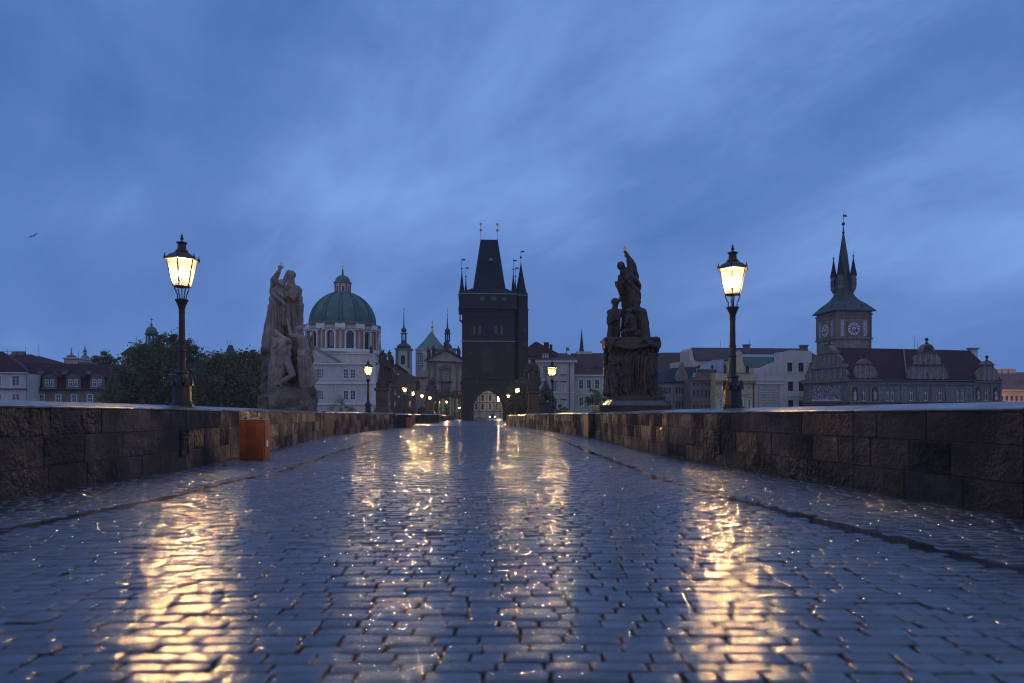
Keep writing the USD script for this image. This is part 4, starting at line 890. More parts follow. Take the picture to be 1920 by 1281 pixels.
pedestal(t, c, 1.5, 2.2, MATS["black_stone"]); t.part("robed_figure", place(robed(1.75, 41, None, 0, 1.25), c + [0, 0, 2.2]), MATS["black_stone"], smooth=True); t.part("lower_block", cbox(c[0] - .9, c[0] + .9, c[1] - .9, c[1] + .9, -9, c[2] - .03), MATS["grey_stone_wall"])
c = np.array([-13.4, 124.5, wall_top(124, .93) - .03])
t = Thing("statue", "slimmer dark statue just right of the tall dark statue before the church", "statue", c)
pedestal(t, c, 1.3, 2.4, MATS["black_stone"]); t.part("robed_figure", place(robed(1.45, 43, None, 0, 1.0), c + [0, 0, 2.4]), MATS["black_stone"], smooth=True); t.part("lower_block", cbox(c[0] - .8, c[0] + .8, c[1] - .8, c[1] + .8, -9, c[2] - .03), MATS["grey_stone_wall"])
# ------------------------------------------------------------------ the bridge tower
emit("lit_glass", (1.0, 0.74, 0.34), 0.30)
emit("lit_glass_green", (0.72, 0.85, 0.42), 0.10)
emit("car_beam", (0.85, 0.9, 1.0), 30.0)
F = Facade(866, 164.6, 963, 165.4)
def tower():
    c = F.A + F.e * F.len / 2
    t = Thing("bridge_tower", "black stone gate tower with steep slate roof over the end of the bridge", "tower", (c[0], c[1], -3.0))
    S, TR, SL = MATS["soot_stone"], MATS["soot_trim"], MATS["slate_roof"]
    D = 10.5
    # pointed arch, cut right through
    (uL, _), (uR, _), (um, za) = F.uz(888, 766), F.uz(947, 766), F.uz(917.6, 731)
    _, zs = F.uz(917, 768)
    def arch(uL, uR, zs, za, zb, n=10):
        w = (uR - uL); h = za - zs; c = (uL + uR) / 2
        r = (h * h + w * w / 4) / w                                     # two centred pointed arch
        R = [(uR - r + r * math.cos(a), zs + r * math.sin(a)) for a in np.linspace(0, math.acos(max(-1, (c - uR + r) / r)), n)]
        Lp = [(2 * c - x, z) for x, z in R[::-1]]
        return [(uL, zb)] + [(uR, zb)] + R + Lp[1:]
    hole = arch(uL, uR, zs, za, -5.0)
    F.holes.append(hole)
    wins = [(885.6, 610, 892.2, 627.6), (896, 610, 903, 627.6), (927, 610, 933.8, 627.6), (937.4, 610, 944.2, 627.6)]
    for w in wins: F.win(*w, bars=(1, 2))
    for w in [(904, 652, 925, 676)]: pass
    outl = [(866.3, 790), (866.3, 577), (964.8, 577), (964.8, 790)]
    pts = F.poly(outl); full = [(pts[0][0], -5)] + pts[1:3] + [(pts[3][0], -5)]
    t.part("front_wall", F.slab(full, 0, 1.2, F.holes), S)
    u0, u1 = pts[0][0], pts[3][0]; zt = pts[1][1]
    inner = [(u0 + .02, -5), (u0 + .02, zt - .1), (u1 - .02, zt - .1), (u1 - .02, -5)]
    t.part("body", F.slab(inner, 1.21, D - 1.21, [hole]), S)
    t.part("rear_wall", F.slab(full, D - 1.2, D, [hole]), S)
    # arch mouldings
    big = arch(F.uz(881.7, 766)[0], F.uz(953.5, 766)[0], zs, F.uz(917, 722.5)[1], -5.0); mid_ = arch(uL - .35, uR + .35, zs, za + .45, -5.0)
    t.part("arch_moulding", F.slab(big, -.14, -.002, [mid_]), TR)
    t.part("arch_moulding", F.slab(mid_, -.07, -.003, [hole]), TR)
    def band(px0, y0, px1, y1, out, mat=TR, name="string_course"): t.part(name, F.box(px0, y0, px1, y1, -out, -.003), mat)
    band(865.2, 707, 965.5, 709.6, .25); band(865, 638.8, 966, 641.4, .32, MATS["lead_grey"]); band(865.6, 602, 965, 604, .16); band(866.3, 596.5, 964.8, 598, .1)
    for k in range(13): band(868 + k * 7.6, 579.5, 870.2 + k * 7.6, 596, .22, TR, "tracery_mullion")
    for k in range(12): t.part("tracery_panel", F.pslab([(871 + k * 7.6, 595.5), (871 + k * 7.6, 584), (873.3 + k * 7.6, 581), (874.8 + k * 7.6, 584), (874.8 + k * 7.6, 595.5)], -.10, -.004), MATS["soot_stone"])
    for x in (883.3, 893.7, 905, 925.2, 935.4, 946): band(x, 606, x + 1.7, 630, .22, TR, "pilaster")
    band(880, 628.4, 950, 631, .2, TR, "window_sill")
    for k in range(18): band(867 + k * 5.45, 631.8, 869.3 + k * 5.45, 638, .12, TR, "tracery_mullion")
    # blind window with its stone panel and canopies
    t.part("blind_window", F.pslab([(904, 703), (904, 655), (914.5, 647), (925, 655), (925, 703)], -.18, -.004), TR)
    t.part("stone_panel", F.box(906.2, 676, 922, 697, -.30, -.182), MATS["soot_patch"] if "soot_patch" in MATS else M("soot_patch", (.040, .034, .031), (.020, .018, .017), rough=.75, nscale=1.5))
    for x in (874, 884, 945, 955): t.part("shield", F.pslab([(x, 712), (x + 5, 712), (x + 5, 717), (x + 2.5, 720), (x, 717)], -.16, -.004), TR)
    for x0, y0, w, h in ((948, 643, 12, 8), (952, 652, 6, 7), (891, 712, 7, 9), (940, 664, 5, 5), (880, 660, 7, 4), (935, 678, 5, 6), (872, 690, 6, 5)):
        t.part("stone_patch", F.box(x0, y0, x0 + w, y0 + h, -.03, -.002), M("soot_patch", (.040, .034, .031), (.020, .018, .017), rough=.75, nscale=1.5))
    # gallery storey, overhanging
    ga, gb = F.uz(860.3, 577)[0], F.uz(968.6, 577)[0]; z0, z1 = F.uz(900, 577)[1], F.uz(900, 552.5)[1]
    gw = [(899.8, 556.5, 909, 564.3), (920.2, 556.5, 930, 564.3), (941, 558, 949, 564.3)]
    gh = [[F.uz(a, b), F.uz(a, d), F.uz(c, d), F.uz(c, b)] for a, b, c, d in gw]
    t.part("gallery", F.slab([(ga, z0), (gb, z0), (gb, z1), (ga, z1)], -.75, -.3, gh), S)
    t.part("gallery_core", F.W(bx(ga, gb, -.29, D + .75, z0 + .02, z1)), S)
    for a, b, c, d in gw: fr = t.part("gallery_window", F.box(a, b, c, d, -.55, -.5), MATS["lead_grey"]); t.part("shutter", F.box(a + .8, b + .8, c - .8, d - .8, -.58, -.552), MATS["glass_dark"], parent=fr)
    t.part("gallery_cornice", F.W(bx(ga - .12, gb + .12, -.9, D + .9, z1, z1 + .22)), MATS["lead_grey"])
    t.part("gallery_cornice", F.W(bx(ga - .1, gb + .1, -.85, D + .85, z0 - .25, z0 - .003)), TR)
    for k in range(9):
        u = ga + (gb - ga) * (k + .5) / 9
        t.part("corbel", F.W(hull([(u - .22, -.72, z0 - .26), (u + .22, -.72, z0 - .26), (u - .22, -.02, z0 - .26), (u + .22, -.02, z0 - .26), (u - .15, -.02, z0 - 1.3), (u + .15, -.02, z0 - 1.3)])), TR)
    lc = F.uz(862.6, 590)[0]
    t.part("corner_shaft", F.W(cat([bx(lc - .14, lc + .14, -.62, -.34, F.uz(862, 601)[1], z0 - .26), hull([(lc - .25, -.7, F.uz(862, 601)[1] - .01), (lc + .5, -.7, F.uz(862, 601)[1] - .01), (lc - .25, -.2, F.uz(862, 601)[1] - .01), (lc + .5, -.2, F.uz(862, 601)[1] - .01), (lc + .5, -.2, F.uz(862, 607)[1])])])), TR)
    # steep roof
    dm = D / 2
    e0, e1 = F.uz(885.6, 553, dm)[0], F.uz(947, 553, dm)[0]; r0, r1 = F.uz(901.6, 450.5, dm)[0], F.uz(932.6, 449.5, dm)[0]; zr = F.uz(917, 450, dm)[1]
    P = [(e0, .8, z1 + .2), (e1, .8, z1 + .2), (e1, D - .8, z1 + .2), (e0, D - .8, z1 + .2), (r0, dm - .25, zr), (r1, dm - .25, zr), (r0, dm + .25, zr), (r1, dm + .25, zr)]
    rf = t.part("main_roof", F.W(hull(P)), SL)
    sk = [(ga + .1, -.6, z1 + .23), (gb - .1, -.6, z1 + .23), (gb - .1, D + .6, z1 + .23), (ga + .1, D + .6, z1 + .23), (e0 - .1, .9, z1 + 1.6), (e1 + .1, .9, z1 + 1.6), (e1 + .1, D - .9, z1 + 1.6), (e0 - .1, D - .9, z1 + 1.6)]
    t.part("skirt_roof", F.W(hull(sk)), SL)
    for a, b in ((P[0], P[4]), (P[1], P[5])): t.part("roof_hip", F.W(tube([a, b], .09, 5)), MATS["copper_dark"], parent=rf)
    hu, hz = F.uz(920, 489, 3.0); t.part("roof_hatch", F.W(bx(hu - .35, hu + .35, 1.6, 3.4, hz - .35, hz + .35)), MATS["lead_grey"], parent=rf)
    for r in (r0, r1):
        q = F.W(trimesh.Trimesh([(r, dm, zr)], [])).vertices[0]
        t.part("roof_finial", cat([tube([q, q + [0, 0, 4.0]], .07, 6), sphere(q + [0, 0, 2.35], (.33, .33, .33), 1), lathe([(.02, -.06), (.36, -.04), (.36, .04), (.02, .06)], (0, 0, 0), 12).apply_transform(trimesh.transformations.rotation_matrix(PI / 2, [1, 0, 0])).apply_translation(q + [0, 0, 3.75])]), MATS["gilt"])
    # corner turrets
    def spire(u, v, w, zt, n=8, mat=SL, flag=True):
        q = F.W(trimesh.Trimesh([(u, v, z1 + .2)], [])).vertices[0]; h = zt - (z1 + .2)
        s = t.part("turret_roof", lathe([(w, 0), (w * .72, h * .12), (w * .5, h * .32), (w * .22, h * .7), (.05, h)], q, n), mat)
        t.part("turret_finial", cat([tube([q + [0, 0, h - .1], q + [0, 0, h + 2.6]], .05, 5), sphere(q + [0, 0, h + .25], .22, 1)] + ([bx(q[0] + .06, q[0] + .75, q[1] - .02, q[1] + .02, q[2] + h + 2.15, q[2] + h + 2.5)] if flag else [])), MATS["iron_far"], parent=s)
    spire(F.uz(866, 552)[0], 0.3, .85, F.uz(868, 505.5)[1]); spire(F.uz(873.5, 552, D)[0], D - .3, .75, F.uz(875.3, 521, D)[1])
    spire(F.uz(962.6, 552)[0], 0.3, .7, F.uz(962, 507)[1]); spire(F.uz(966, 552, D)[0], D - .3, .7, F.uz(965, 521, D)[1])
    # stair turret on the right
    ua, ub = F.uz(965, 700)[0] + .02, F.uz(991.6, 700)[0]; uc = (ua + ub) / 2; w = (ub - ua) / 2
    zc1, zc0 = F.uz(978, 553)[1], F.uz(978, 578)[1]
    oct_ = lambda r, za_, zb_: F.W(lathe([(r, za_), (r, zb_)], (uc, 2.6, 0), 8, PI / 8))
    t.part("stair_turret", oct_(w * 1.08, -5, zc0 - .25), S); t.part("string_course", oct_(w * 1.16, zc0 - .24, zc0 + .15), TR)
    t.part("turret_head", oct_(w * 1.03, zc0 + .16, zc1), SL); t.part("string_course", oct_(w * 1.10, zc1 + .01, zc1 + .25), MATS["lead_grey"])
    q = F.W(trimesh.Trimesh([(uc, 2.6, zc1 + .26)], [])).vertices[0]; h = F.uz(977.7, 493, 2.6)[1] - q[2]
    s = t.part("turret_roof", lathe([(w * 1.1, 0), (w * .82, h * .12), (w * .70, h * .22), (w * .34, h * .62), (.06, h)], q, 8, PI / 8), SL)
    t.part("turret_finial", cat([tube([q + [0, 0, h - .1], q + [0, 0, h + 2.9]], .05, 5), sphere(q + [0, 0, h + 1.3], .26, 1), bx(q[0] + .06, q[0] + .8, q[1] - .02, q[1] + .02, q[2] + h + 2.5, q[2] + h + 2.85)]), MATS["iron_far"], parent=s)
    for px, py in ((984, 643), (983, 700), (983.5, 618)): t.part("slit_window", F.box(px, py, px + 1.6, py + 4, -w * .62 + 1.45, -w * .62 + 1.5), MATS["lead_grey"])
    F.wins = F.wins; F.build_windows(t, TR, TR)
tower()
# what one sees through the arch
F = Facade(868, 214, 962, 214)
for x in (893, 905, 919, 931, 943): F.win(x - 2.1, 741, x + 2.1, 752, bars=(2, 2)); F.win(x - 2.1, 757, x + 2.1, 768, bars=(2, 2))
t = building("arcade_house", "pale beige house lit warm behind the tower arch", "building", F, [(868, 690), (962, 690)], 14, MATS["cream_wall"], MATS["frame_brown"])
for y in (737.5, 754, 771): t.part("cornice", F.box(868, y, 962, y + 1.6, -.3, -.003), MATS["ochre_stone"])
for x in (899, 912, 925.5, 937): t.part("pilaster", F.box(x, 722, x + 1.6, 788, -.22, -.302 + .3), MATS["ochre_stone"])
t.part("shop_window", F.box(928.5, 784, 938, 788.5, -.12, -.02), emit("shop_light", (1.0, .72, .42), 7.0)); t.part("shop_window", F.box(902, 785, 911, 788.5, -.12, -.02), MATS["shop_light"])
def car(px, py, d, label):
    c = at(px, py, d); c[2] = -2.98
    t = Thing("car", label, "car", c); X, Y, Z = c
    sec = [(-2.1, .35), (-2.1, .75), (-1.2, .95), (-.6, 1.42), (.9, 1.45), (1.7, .98), (2.1, .9), (2.1, .35)]
    t.part("body", hull([(X + s * (.86 if z < 1.1 else .66), Y + y, Z + z) for y, z in sec for s in (-1, 1)]), MATS["iron"])
    for s in (-.62, .62): t.part("headlight", sphere((X + s, Y - 2.1, Z + .68), (.12, .05, .09), 1), MATS["car_beam"])
    for sx in (-.78, .78):
        for sy in (-1.3, 1.3): t.part("wheel", lathe([(.05, -.1), (.32, -.1), (.32, .1), (.05, .1)], n=12).apply_transform(trimesh.transformations.rotation_matrix(PI / 2, [0, 1, 0])).apply_translation((X + sx, Y + sy, Z + .32)), MATS["iron_far"])
car(923.5, 786, 186, "tiny dark car with white headlights seen through the tower arch")
emit("tube_lamp", (1.0, .76, .50), 110.0)
def hanging_lamp():
    c = at(934.6, 747.5, 207); t = Thing("wall_lamp", "tall narrow bright lamp on the beige house seen through the tower arch", "lamp", c)
    t.part("tube", cbox(c[0] - .14, c[0] + .14, c[1] - .1, c[1] + .1, c[2] - .75, c[2] + .75, .05), MATS["tube_lamp"])
    t.part("bracket", cat([bx(c[0] - .05, c[0] + .05, c[1] + .101, 213.95, c[2] + .6, c[2] + .68), bx(c[0] - .05, c[0] + .05, c[1] + .101, 213.95, c[2] - .68, c[2] - .6)]), MATS["iron_far"])
hanging_lamp()

# ------------------------------------------------------------------ church with the green dome
def dome_church():
    d = 197.0; c = at(642.5, HY, d); c[2] = 0; pm = FPX / d
    Z = lambda py: CAMZ - (py - HY) / pm
    t = Thing("domed_church", "round church with a large green copper dome and lantern", "church", (c[0], c[1], -6))
    r = 65.5 / pm
    drum = m3.Manifold.cylinder(Z(621) - Z(664), r, r, 64).translate((c[0], c[1], Z(664)))
    cuts, k8 = [], 12
    angs = [(-PI / 2 + (k - .18) * 2 * PI / k8) for k in range(k8)]
    wz0, wz1, hw = Z(658), Z(629), 1.05
    for a in angs:
        b = m3.Manifold.cube((2.4, hw * 2, wz1 - wz0 - .5), True).translate((r, 0, (wz0 + wz1) / 2 - .25)) + m3.Manifold.cylinder(2.4, hw, hw, 20, True).rotate((0, 90, 0)).translate((r, 0, wz1 - .55)).scale((1, 1, 1))
        cuts.append(b.rotate((0, 0, math.degrees(a))).translate((c[0], c[1], 0)))
    for b in cuts: drum = drum - b
    mm = drum.to_mesh(); t.part("drum", trimesh.Trimesh(mm.vert_properties[:, :3], mm.tri_verts, process=False), MATS["cream_wall"])
    for a in angs:
        ca, sa = math.cos(a), math.sin(a); fx = lambda m: m.apply_transform(trimesh.transformations.rotation_matrix(a, [0, 0, 1])).apply_translation((c[0], c[1], 0))
        if sa < .3:
            w = t.part("window", fx(cat([bx(r - .75, r - .7, -hw, -hw + .1, wz0, wz1), bx(r - .75, r - .7, hw - .1, hw, wz0, wz1)] + [bx(r - .749, r - .701, y - .04, y + .04, wz0, wz1) for y in (-.5, 0, .5)] + [bx(r - .748, r - .702, -hw, hw, z, z + .07) for z in np.linspace(wz0, wz1 - .3, 6)])), MATS["frame_brown"])
            t.part("pane", fx(bx(r - .82, r - .78, -hw, hw, wz0, wz1)), MATS["glass_dark"], parent=w)
            g = Polygon([(-hw - .4, wz0 - .3), (hw + .4, wz0 - .3), (hw + .4, wz1 + .1), (0, wz1 + .6), (-hw - .4, wz1 + .1)]).difference(sbox(-hw, wz0, hw, wz1 - .5).union(Point(0, wz1 - .55).buffer(hw)))
            m = trimesh.creation.extrude_polygon(g, .35, engine="earcut"); q = np.asarray(m.vertices).copy(); m.vertices = np.column_stack([q[:, 2] + r - .1, q[:, 0], q[:, 1]])
            t.part("window_surround", fx(m), MATS["trim_white"])
        for s in (-1, 1):
            aa = a + PI / k8 + s * .075; f2 = lambda m: m.apply_transform(trimesh.transformations.rotation_matrix(aa, [0, 0, 1])).apply_translation((c[0], c[1], 0))
            if math.sin(aa) < .3: t.part("pilaster", f2(bx(r - .05, r + .35, -.30, .30, Z(657), Z(625))), MATS["red_paint"]); t.part("pilaster_capital", f2(bx(r - .05, r + .5, -.5, .5, Z(625) + .01, Z(622.5))), MATS["trim_white"])
        aa = a + PI / k8; f2 = lambda m: m.apply_transform(trimesh.transformations.rotation_matrix(aa, [0, 0, 1])).apply_translation((c[0], c[1], 0))
        if math.sin(aa) < .3: t.part("entablature_block", f2(bx(r - .2, r + .75, -1.3, 1.3, Z(622), Z(613.2))), MATS["trim_white"])
    t.part("entablature", lathe([(r - .3, Z(621.5)), (r + .25, Z(621.5)), (r + .3, Z(618)), (r + .15, Z(617.5)), (r + .15, Z(614.5))], (c[0], c[1], 0), 64), MATS["cream_wall"])
    t.part("cornice", lathe([(r - .5, Z(614.4)), (r + .75, Z(614)), (r + .85, Z(612.2)), (r - .9, Z(610.8))], (c[0], c[1], 0), 64), MATS["red_paint"])
    t.part("cornice", lathe([(r - .5, Z(659)), (r + .35, Z(658.5)), (r + .35, Z(664))][::-1], (c[0], c[1], 0), 64), MATS["trim_white"])
    R0 = 61.0 / pm; zb = Z(611); H = Z(551) - zb
    prof = [(R0 * 1.03, zb - .3), (R0 * 1.02, zb + .25)] + [(R0 * math.cos(x), zb + .3 + (H * 1.02) * math.sin(x)) for x in np.linspace(.02, 1.33, 18)]
    dm = t.part("dome", lathe(prof, (c[0], c[1], 0), 72), MATS["copper_green"], smooth=25)
    for k in range(12):
        a = angs[k] + PI / 12
        if math.sin(a) > .35: continue
        for s in (-.055, .055):
            t.part("dome_rib", tube([(c[0] + (R0 + .03) * math.cos(x) * math.cos(a + s), c[1] + (R0 + .03) * math.cos(x) * math.sin(a + s), zb + .3 + H * 1.02 * math.sin(x)) for x in np.linspace(.02, 1.30, 14)], .13, 5), MATS["copper_dark"], parent=dm)
    for k in range(72):
        a = k * 2 * PI / 72
        if math.sin(a) > .25: continue
        t.part("dome_seam", tube([(c[0] + (R0 + .01) * math.cos(x) * math.cos(a), c[1] + (R0 + .01) * math.cos(x) * math.sin(a), zb + .3 + H * 1.02 * math.sin(x)) for x in np.linspace(.05, 1.25, 8)], .045, 3), MATS["copper_green"], parent=dm)
    rl = 14.6 / pm
    t.part("lantern", lathe([(rl * 1.12, Z(553)), (rl * 1.1, Z(550.5)), (rl, Z(550.4)), (rl, Z(531))], (c[0], c[1], 0), 32), MATS["cream_wall"])
    for k in range(8):
        a = -PI / 2 + (k + .38) * PI / 4; f2 = lambda m: m.apply_transform(trimesh.transformations.rotation_matrix(a, [0, 0, 1])).apply_translation((c[0], c[1], 0))
        w = t.part("lantern_window", f2(bx(rl - .1, rl + .03, -.42, .42, Z(549.5), Z(537))), MATS["trim_white"]); t.part("pane", f2(bx(rl - .05, rl + .05, -.32, .32, Z(549), Z(538))), MATS["glass_dark"], parent=w)
        a = a + PI / 8; t.part("lantern_pilaster", bx(rl - .1, rl + .16, -.2, .2, Z(550), Z(532)).apply_transform(trimesh.transformations.rotation_matrix(a, [0, 0, 1])).apply_translation((c[0], c[1], 0)), MATS["red_paint"])
    t.part("lantern_cornice", lathe([(rl, Z(532.5)), (rl * 1.16, Z(531.5)), (rl * 1.16, Z(530.2)), (rl * .9, Z(529.8))], (c[0], c[1], 0), 32), MATS["red_paint"])
    hz = Z(516) - Z(530)
    t.part("lantern_cap", lathe([(rl * .98 * math.cos(x), Z(530) + hz * math.sin(x)) for x in np.linspace(0, 1.42, 10)] + [(.3, Z(515)), (.25, Z(510)), (.12, Z(507))], (c[0], c[1], 0), 32), MATS["copper_green"], smooth=30)
    t.part("ball", sphere((c[0], c[1], Z(505.8)), .26, 1), MATS["gilt"]); t.part("cross", cat([tube([(c[0], c[1], Z(504.5)), (c[0], c[1], Z(497))], .06, 4), bx(c[0] - .3, c[0] + .3, c[1] - .05, c[1] + .05, Z(500.4), Z(499.6))]), MATS["gilt"])
    t.part("base_block", bx(c[0] - 9.6, c[0] + 9.2, c[1] - 9.4, c[1] + 9, -6, Z(664.2)), MATS["cream_wall"])
dome_church()
F = Facade(440, 178, 704.5, 178)
for y0, y1 in ((692.5, 710), (732.5, 749.8)):
    for x in (470, 483.5, 528, 541.5, 587.5, 597.6, 643.8, 657): F.win(x, y0, x + 9, y1, bars=(2, 3), sur=.16)
apx = (557, 634)
t = building("white_convent", "long white building with a triangular gable below the green dome", "building", F, [(455, 680.5), (700, 680.5)], 9.4, MATS["white_wall"], MATS["frame_white"], MATS["trim_white"])
t.part("gable", F.pslab([(478, 679.6), apx, (636, 679.6)], .0, .6), MATS["white_wall"])
t.part("gable_relief", F.pslab([(498, 677.5), (557, 641), (616, 677.5)], -.10, -.003), MATS["relief"])
for a, b in (((476, 680), apx), (apx, (638, 680))): (ua, za), (ub, zb) = F.uz(*a), F.uz(*b); t.part("gable_cornice", F.slab([(ua, za), (ub, zb), (ub, zb + .45), (ua, za + .45)], -.4, .7), MATS["lead_grey"])
t.part("attic", F.pslab([(455, 679.5), (455, 661.5), (478, 661.5), (478, 679.5)], .3, 8), MATS["white_wall"]); t.part("attic", F.pslab([(600, 679.4), (600, 662.5), (702, 664.5), (702, 679.4)], 1.2, 8), MATS["cream_wall"])
t.part("attic_cornice", F.pslab([(455, 661.4), (455, 660), (478, 660), (478, 661.4)], .1, 8.2), MATS["trim_white"]); t.part("attic_cornice", F.pslab([(614, 662.4), (614, 661), (704, 663), (704, 664.4)], .95, 8.2), MATS["trim_white"])
for y, h, o in ((680.4, 3.2, .45), (717, 3, .3), (712, 1.2, .15), (757, 2.4, .3)): t.part("cornice", F.box(455, y, 704.5, y + h, -o, -.003), MATS["trim_white"])
t.part("corner_pier", F.box(697, 684, 704.4, 717, -.12, -.002), MATS["trim_white"]); t.part("corner_pier", F.box(697, 721, 704.4, 756, -.12, -.002), MATS["trim_white"])
for px, py in ((578, 650), (592, 662), (603, 668)):
    (u, z) = F.uz(px, py, 4); t.part("chimney", F.W(cbox(u - .5, u + .5, 3.4, 4.4, z - 4, z + .6, .03)), MATS["brown_wall"])
(u, z) = F.uz(695.5, 664, 1.6); q = F.W(trimesh.Trimesh([(u, 1.6, z)], [])).vertices[0]; t.part("roof_statue", place(robed(1.15, 51, None), q), MATS["black_stone"], smooth=True)
# brown gabled house squeezed between church and towers
F = Facade(706, 190, 779, 192)
for x in (728, 738, 756, 766): F.win(x, 730, x + 4.5, 742, bars=(2, 2)); F.win(x, 752, x + 4.5, 764, bars=(2, 2))
F.win(745.5, 700.5, 748, 703.5, bars=(1, 1), lit=MATS["lit_glass"]); F.win(747, 741.5, 749, 746.5, bars=(1, 1), lit=MATS["lit_glass"])
t = building("gabled_house", "dark red brown gabled house behind the pedestal statue left of the row of lamps", "building", F, [(706, 700), (712, 694), (727, 678), (742, 690), (764, 700), (779, 706)], 12, M("dark_red_wall", (.115, .075, .062), (.075, .052, .045), rough=.85, nscale=.4, streak=.3), MATS["frame_brown"])
(ua, za), (ub, zb) = F.uz(727, 677.6), F.uz(745, 706); t.part("roof_slope", F.slab([(ua, za), (ub, zb), (ub, zb + .5), (ua, za + .5)], -.4, 12), MATS["lead_grey"])
(ua, za), (ub, zb) = F.uz(742, 683), F.uz(766, 700); t.part("roof_slope", F.slab([(ua, za), (ub, zb), (ub, zb + .4), (ua, za + .4)], .5, 12), MATS["brown_tile"])
t.part("cornice", F.box(706, 722, 779, 724.5, -.3, -.003), MATS["ochre_stone"])

# ------------------------------------------------------------------ towers with onion caps
def onion_tower(px, d, label, body, win_y, on, neck, on2, spire_y, ball_y, cross_y, wall="cream_wall", cap="copper_dark"):
    pm = FPX / d; c = at(px, HY, d); Z = lambda py: CAMZ - (py - HY) / pm; r = lambda w: w / 2 / pm
    t = Thing("church_tower", label, "church tower", (c[0], c[1], -6)); X, Y = c[0], c[1]
    w, yt, yb = body
    if w:
        hw = r(w); core = m3.Manifold.cube((hw * 2, hw * 2, Z(yt) + 6)).translate((X - hw, Y - hw, -6))
        if win_y:
            wh = r(win_y[2]); core = core - m3.Manifold.cube((wh * 2, 1.2, Z(win_y[0]) - Z(win_y[1]))).translate((X - wh, Y - hw - .4, Z(win_y[1]))) - m3.Manifold.cylinder(1.2, wh, wh, 20, True).rotate((90, 0, 0)).translate((X, Y - hw + .2, Z(win_y[0])))
        mm = core.to_mesh(); t.part("body", trimesh.Trimesh(mm.vert_properties[:, :3], mm.tri_verts, process=False), MATS[wall])
        if win_y: wd = t.part("belfry_window", cat([bx(X - wh, X + wh, Y - hw + .5, Y - hw + .55, z, z + .1) for z in np.linspace(Z(win_y[1]), Z(win_y[0]), 7)]), MATS["frame_brown"]); t.part("pane", bx(X - wh, X + wh, Y - hw + .6, Y - hw + .65, Z(win_y[1]), Z(win_y[0]) + wh), MATS["glass_dark"], parent=wd)
        t.part("cornice", cbox(X - hw - .4, X + hw + .4, Y - hw - .4, Y + hw + .4, Z(yt) + .005, Z(yt) + .55, .08), MATS["ochre_stone"])
        for s in (-1, 1): t.part("corner_pilaster", bx(X + s * (hw - .45) - .45, X + s * (hw - .45) + .45, Y - hw - .14, Y - hw - .002, Z(yt) - 6, Z(yt)), MATS["ochre_stone"])
    (w1, a0, a1) = on; R = r(w1); z0, z1 = Z(a0), Z(a1); h = z1 - z0
    t.part("onion_dome", lathe([(R * .72, z0), (R * .74, z0 + h * .05), (R * .97, z0 + h * .22), (R, z0 + h * .38), (R * .86, z0 + h * .56), (R * .55, z0 + h * .72), (R * .38, z0 + h * .84), (R * .40, z1)], (X, Y, 0), 16), MATS[cap], smooth=40)
    if neck:
        (wn, n0, n1) = neck; R = r(wn); z0, z1 = Z(n0), Z(n1)
        t.part("open_lantern", cat([lathe([(R, z0 - .02), (R * 1.05, z0 + .25)], (X, Y, 0), 12), lathe([(R * 1.1, z1 - .3), (R * 1.45, z1 - .1), (R * 1.2, z1)], (X, Y, 0), 12)] + [tube([(X + R * .85 * math.cos(k * PI / 4 + .2), Y + R * .85 * math.sin(k * PI / 4 + .2), z0 + .2), (X + R * .85 * math.cos(k * PI / 4 + .2), Y + R * .85 * math.sin(k * PI / 4 + .2), z1 - .2)], R * .16, 5) for k in range(8)]), MATS[cap])
        (w2, b0, b1) = on2; R = r(w2); z0, z1 = Z(b0), Z(b1); h = z1 - z0
        t.part("small_onion", lathe([(R * .7, z0), (R * .98, z0 + h * .25), (R, z0 + h * .4), (R * .7, z0 + h * .68), (R * .3, z0 + h * .88), (R * .18, z1)], (X, Y, 0), 12), MATS[cap], smooth=40)
    else: z1 = Z(a1)
    t.part("spire", lathe([(r(3.2), z1 - .05), (r(2.2), z1 + (Z(spire_y) - z1) * .3), (r(1.0), Z(spire_y))], (X, Y, 0), 8), MATS[cap])
    sp = t.part("ball", sphere((X, Y, Z(ball_y)), r(3.0), 1), MATS["gilt"]); t.part("cross", cat([tube([(X, Y, Z(ball_y)), (X, Y, Z(cross_y))], r(.8), 4), bx(X - r(3), X + r(3), Y - .05, Y + .05, Z(cross_y + (ball_y - cross_y) * .42), Z(cross_y + (ball_y - cross_y) * .30))]), MATS["gilt"], parent=sp)
onion_tower(757.3, 235, "slender church tower with a dark onion cap left of the green pyramid roof", (27, 657, 690), (671, 684, 8), (27, 656, 640.5), (10, 640, 624.5), (10.5, 623, 612.5), 590, 588, 577)
onion_tower(839, 238, "slender church tower with a dark onion cap between the pyramid roof and the gate tower", (30, 657.5, 690), None, (17, 657, 640.5), (10, 640, 625), (10.5, 624.5, 613.5), 593, 590.5, 578)
onion_tower(713, 225, "small grey onion turret just right of the green dome", (11, 664, 690), None, (10.5, 664, 651.5), None, None, 631, 630, 622, cap="lead_grey")
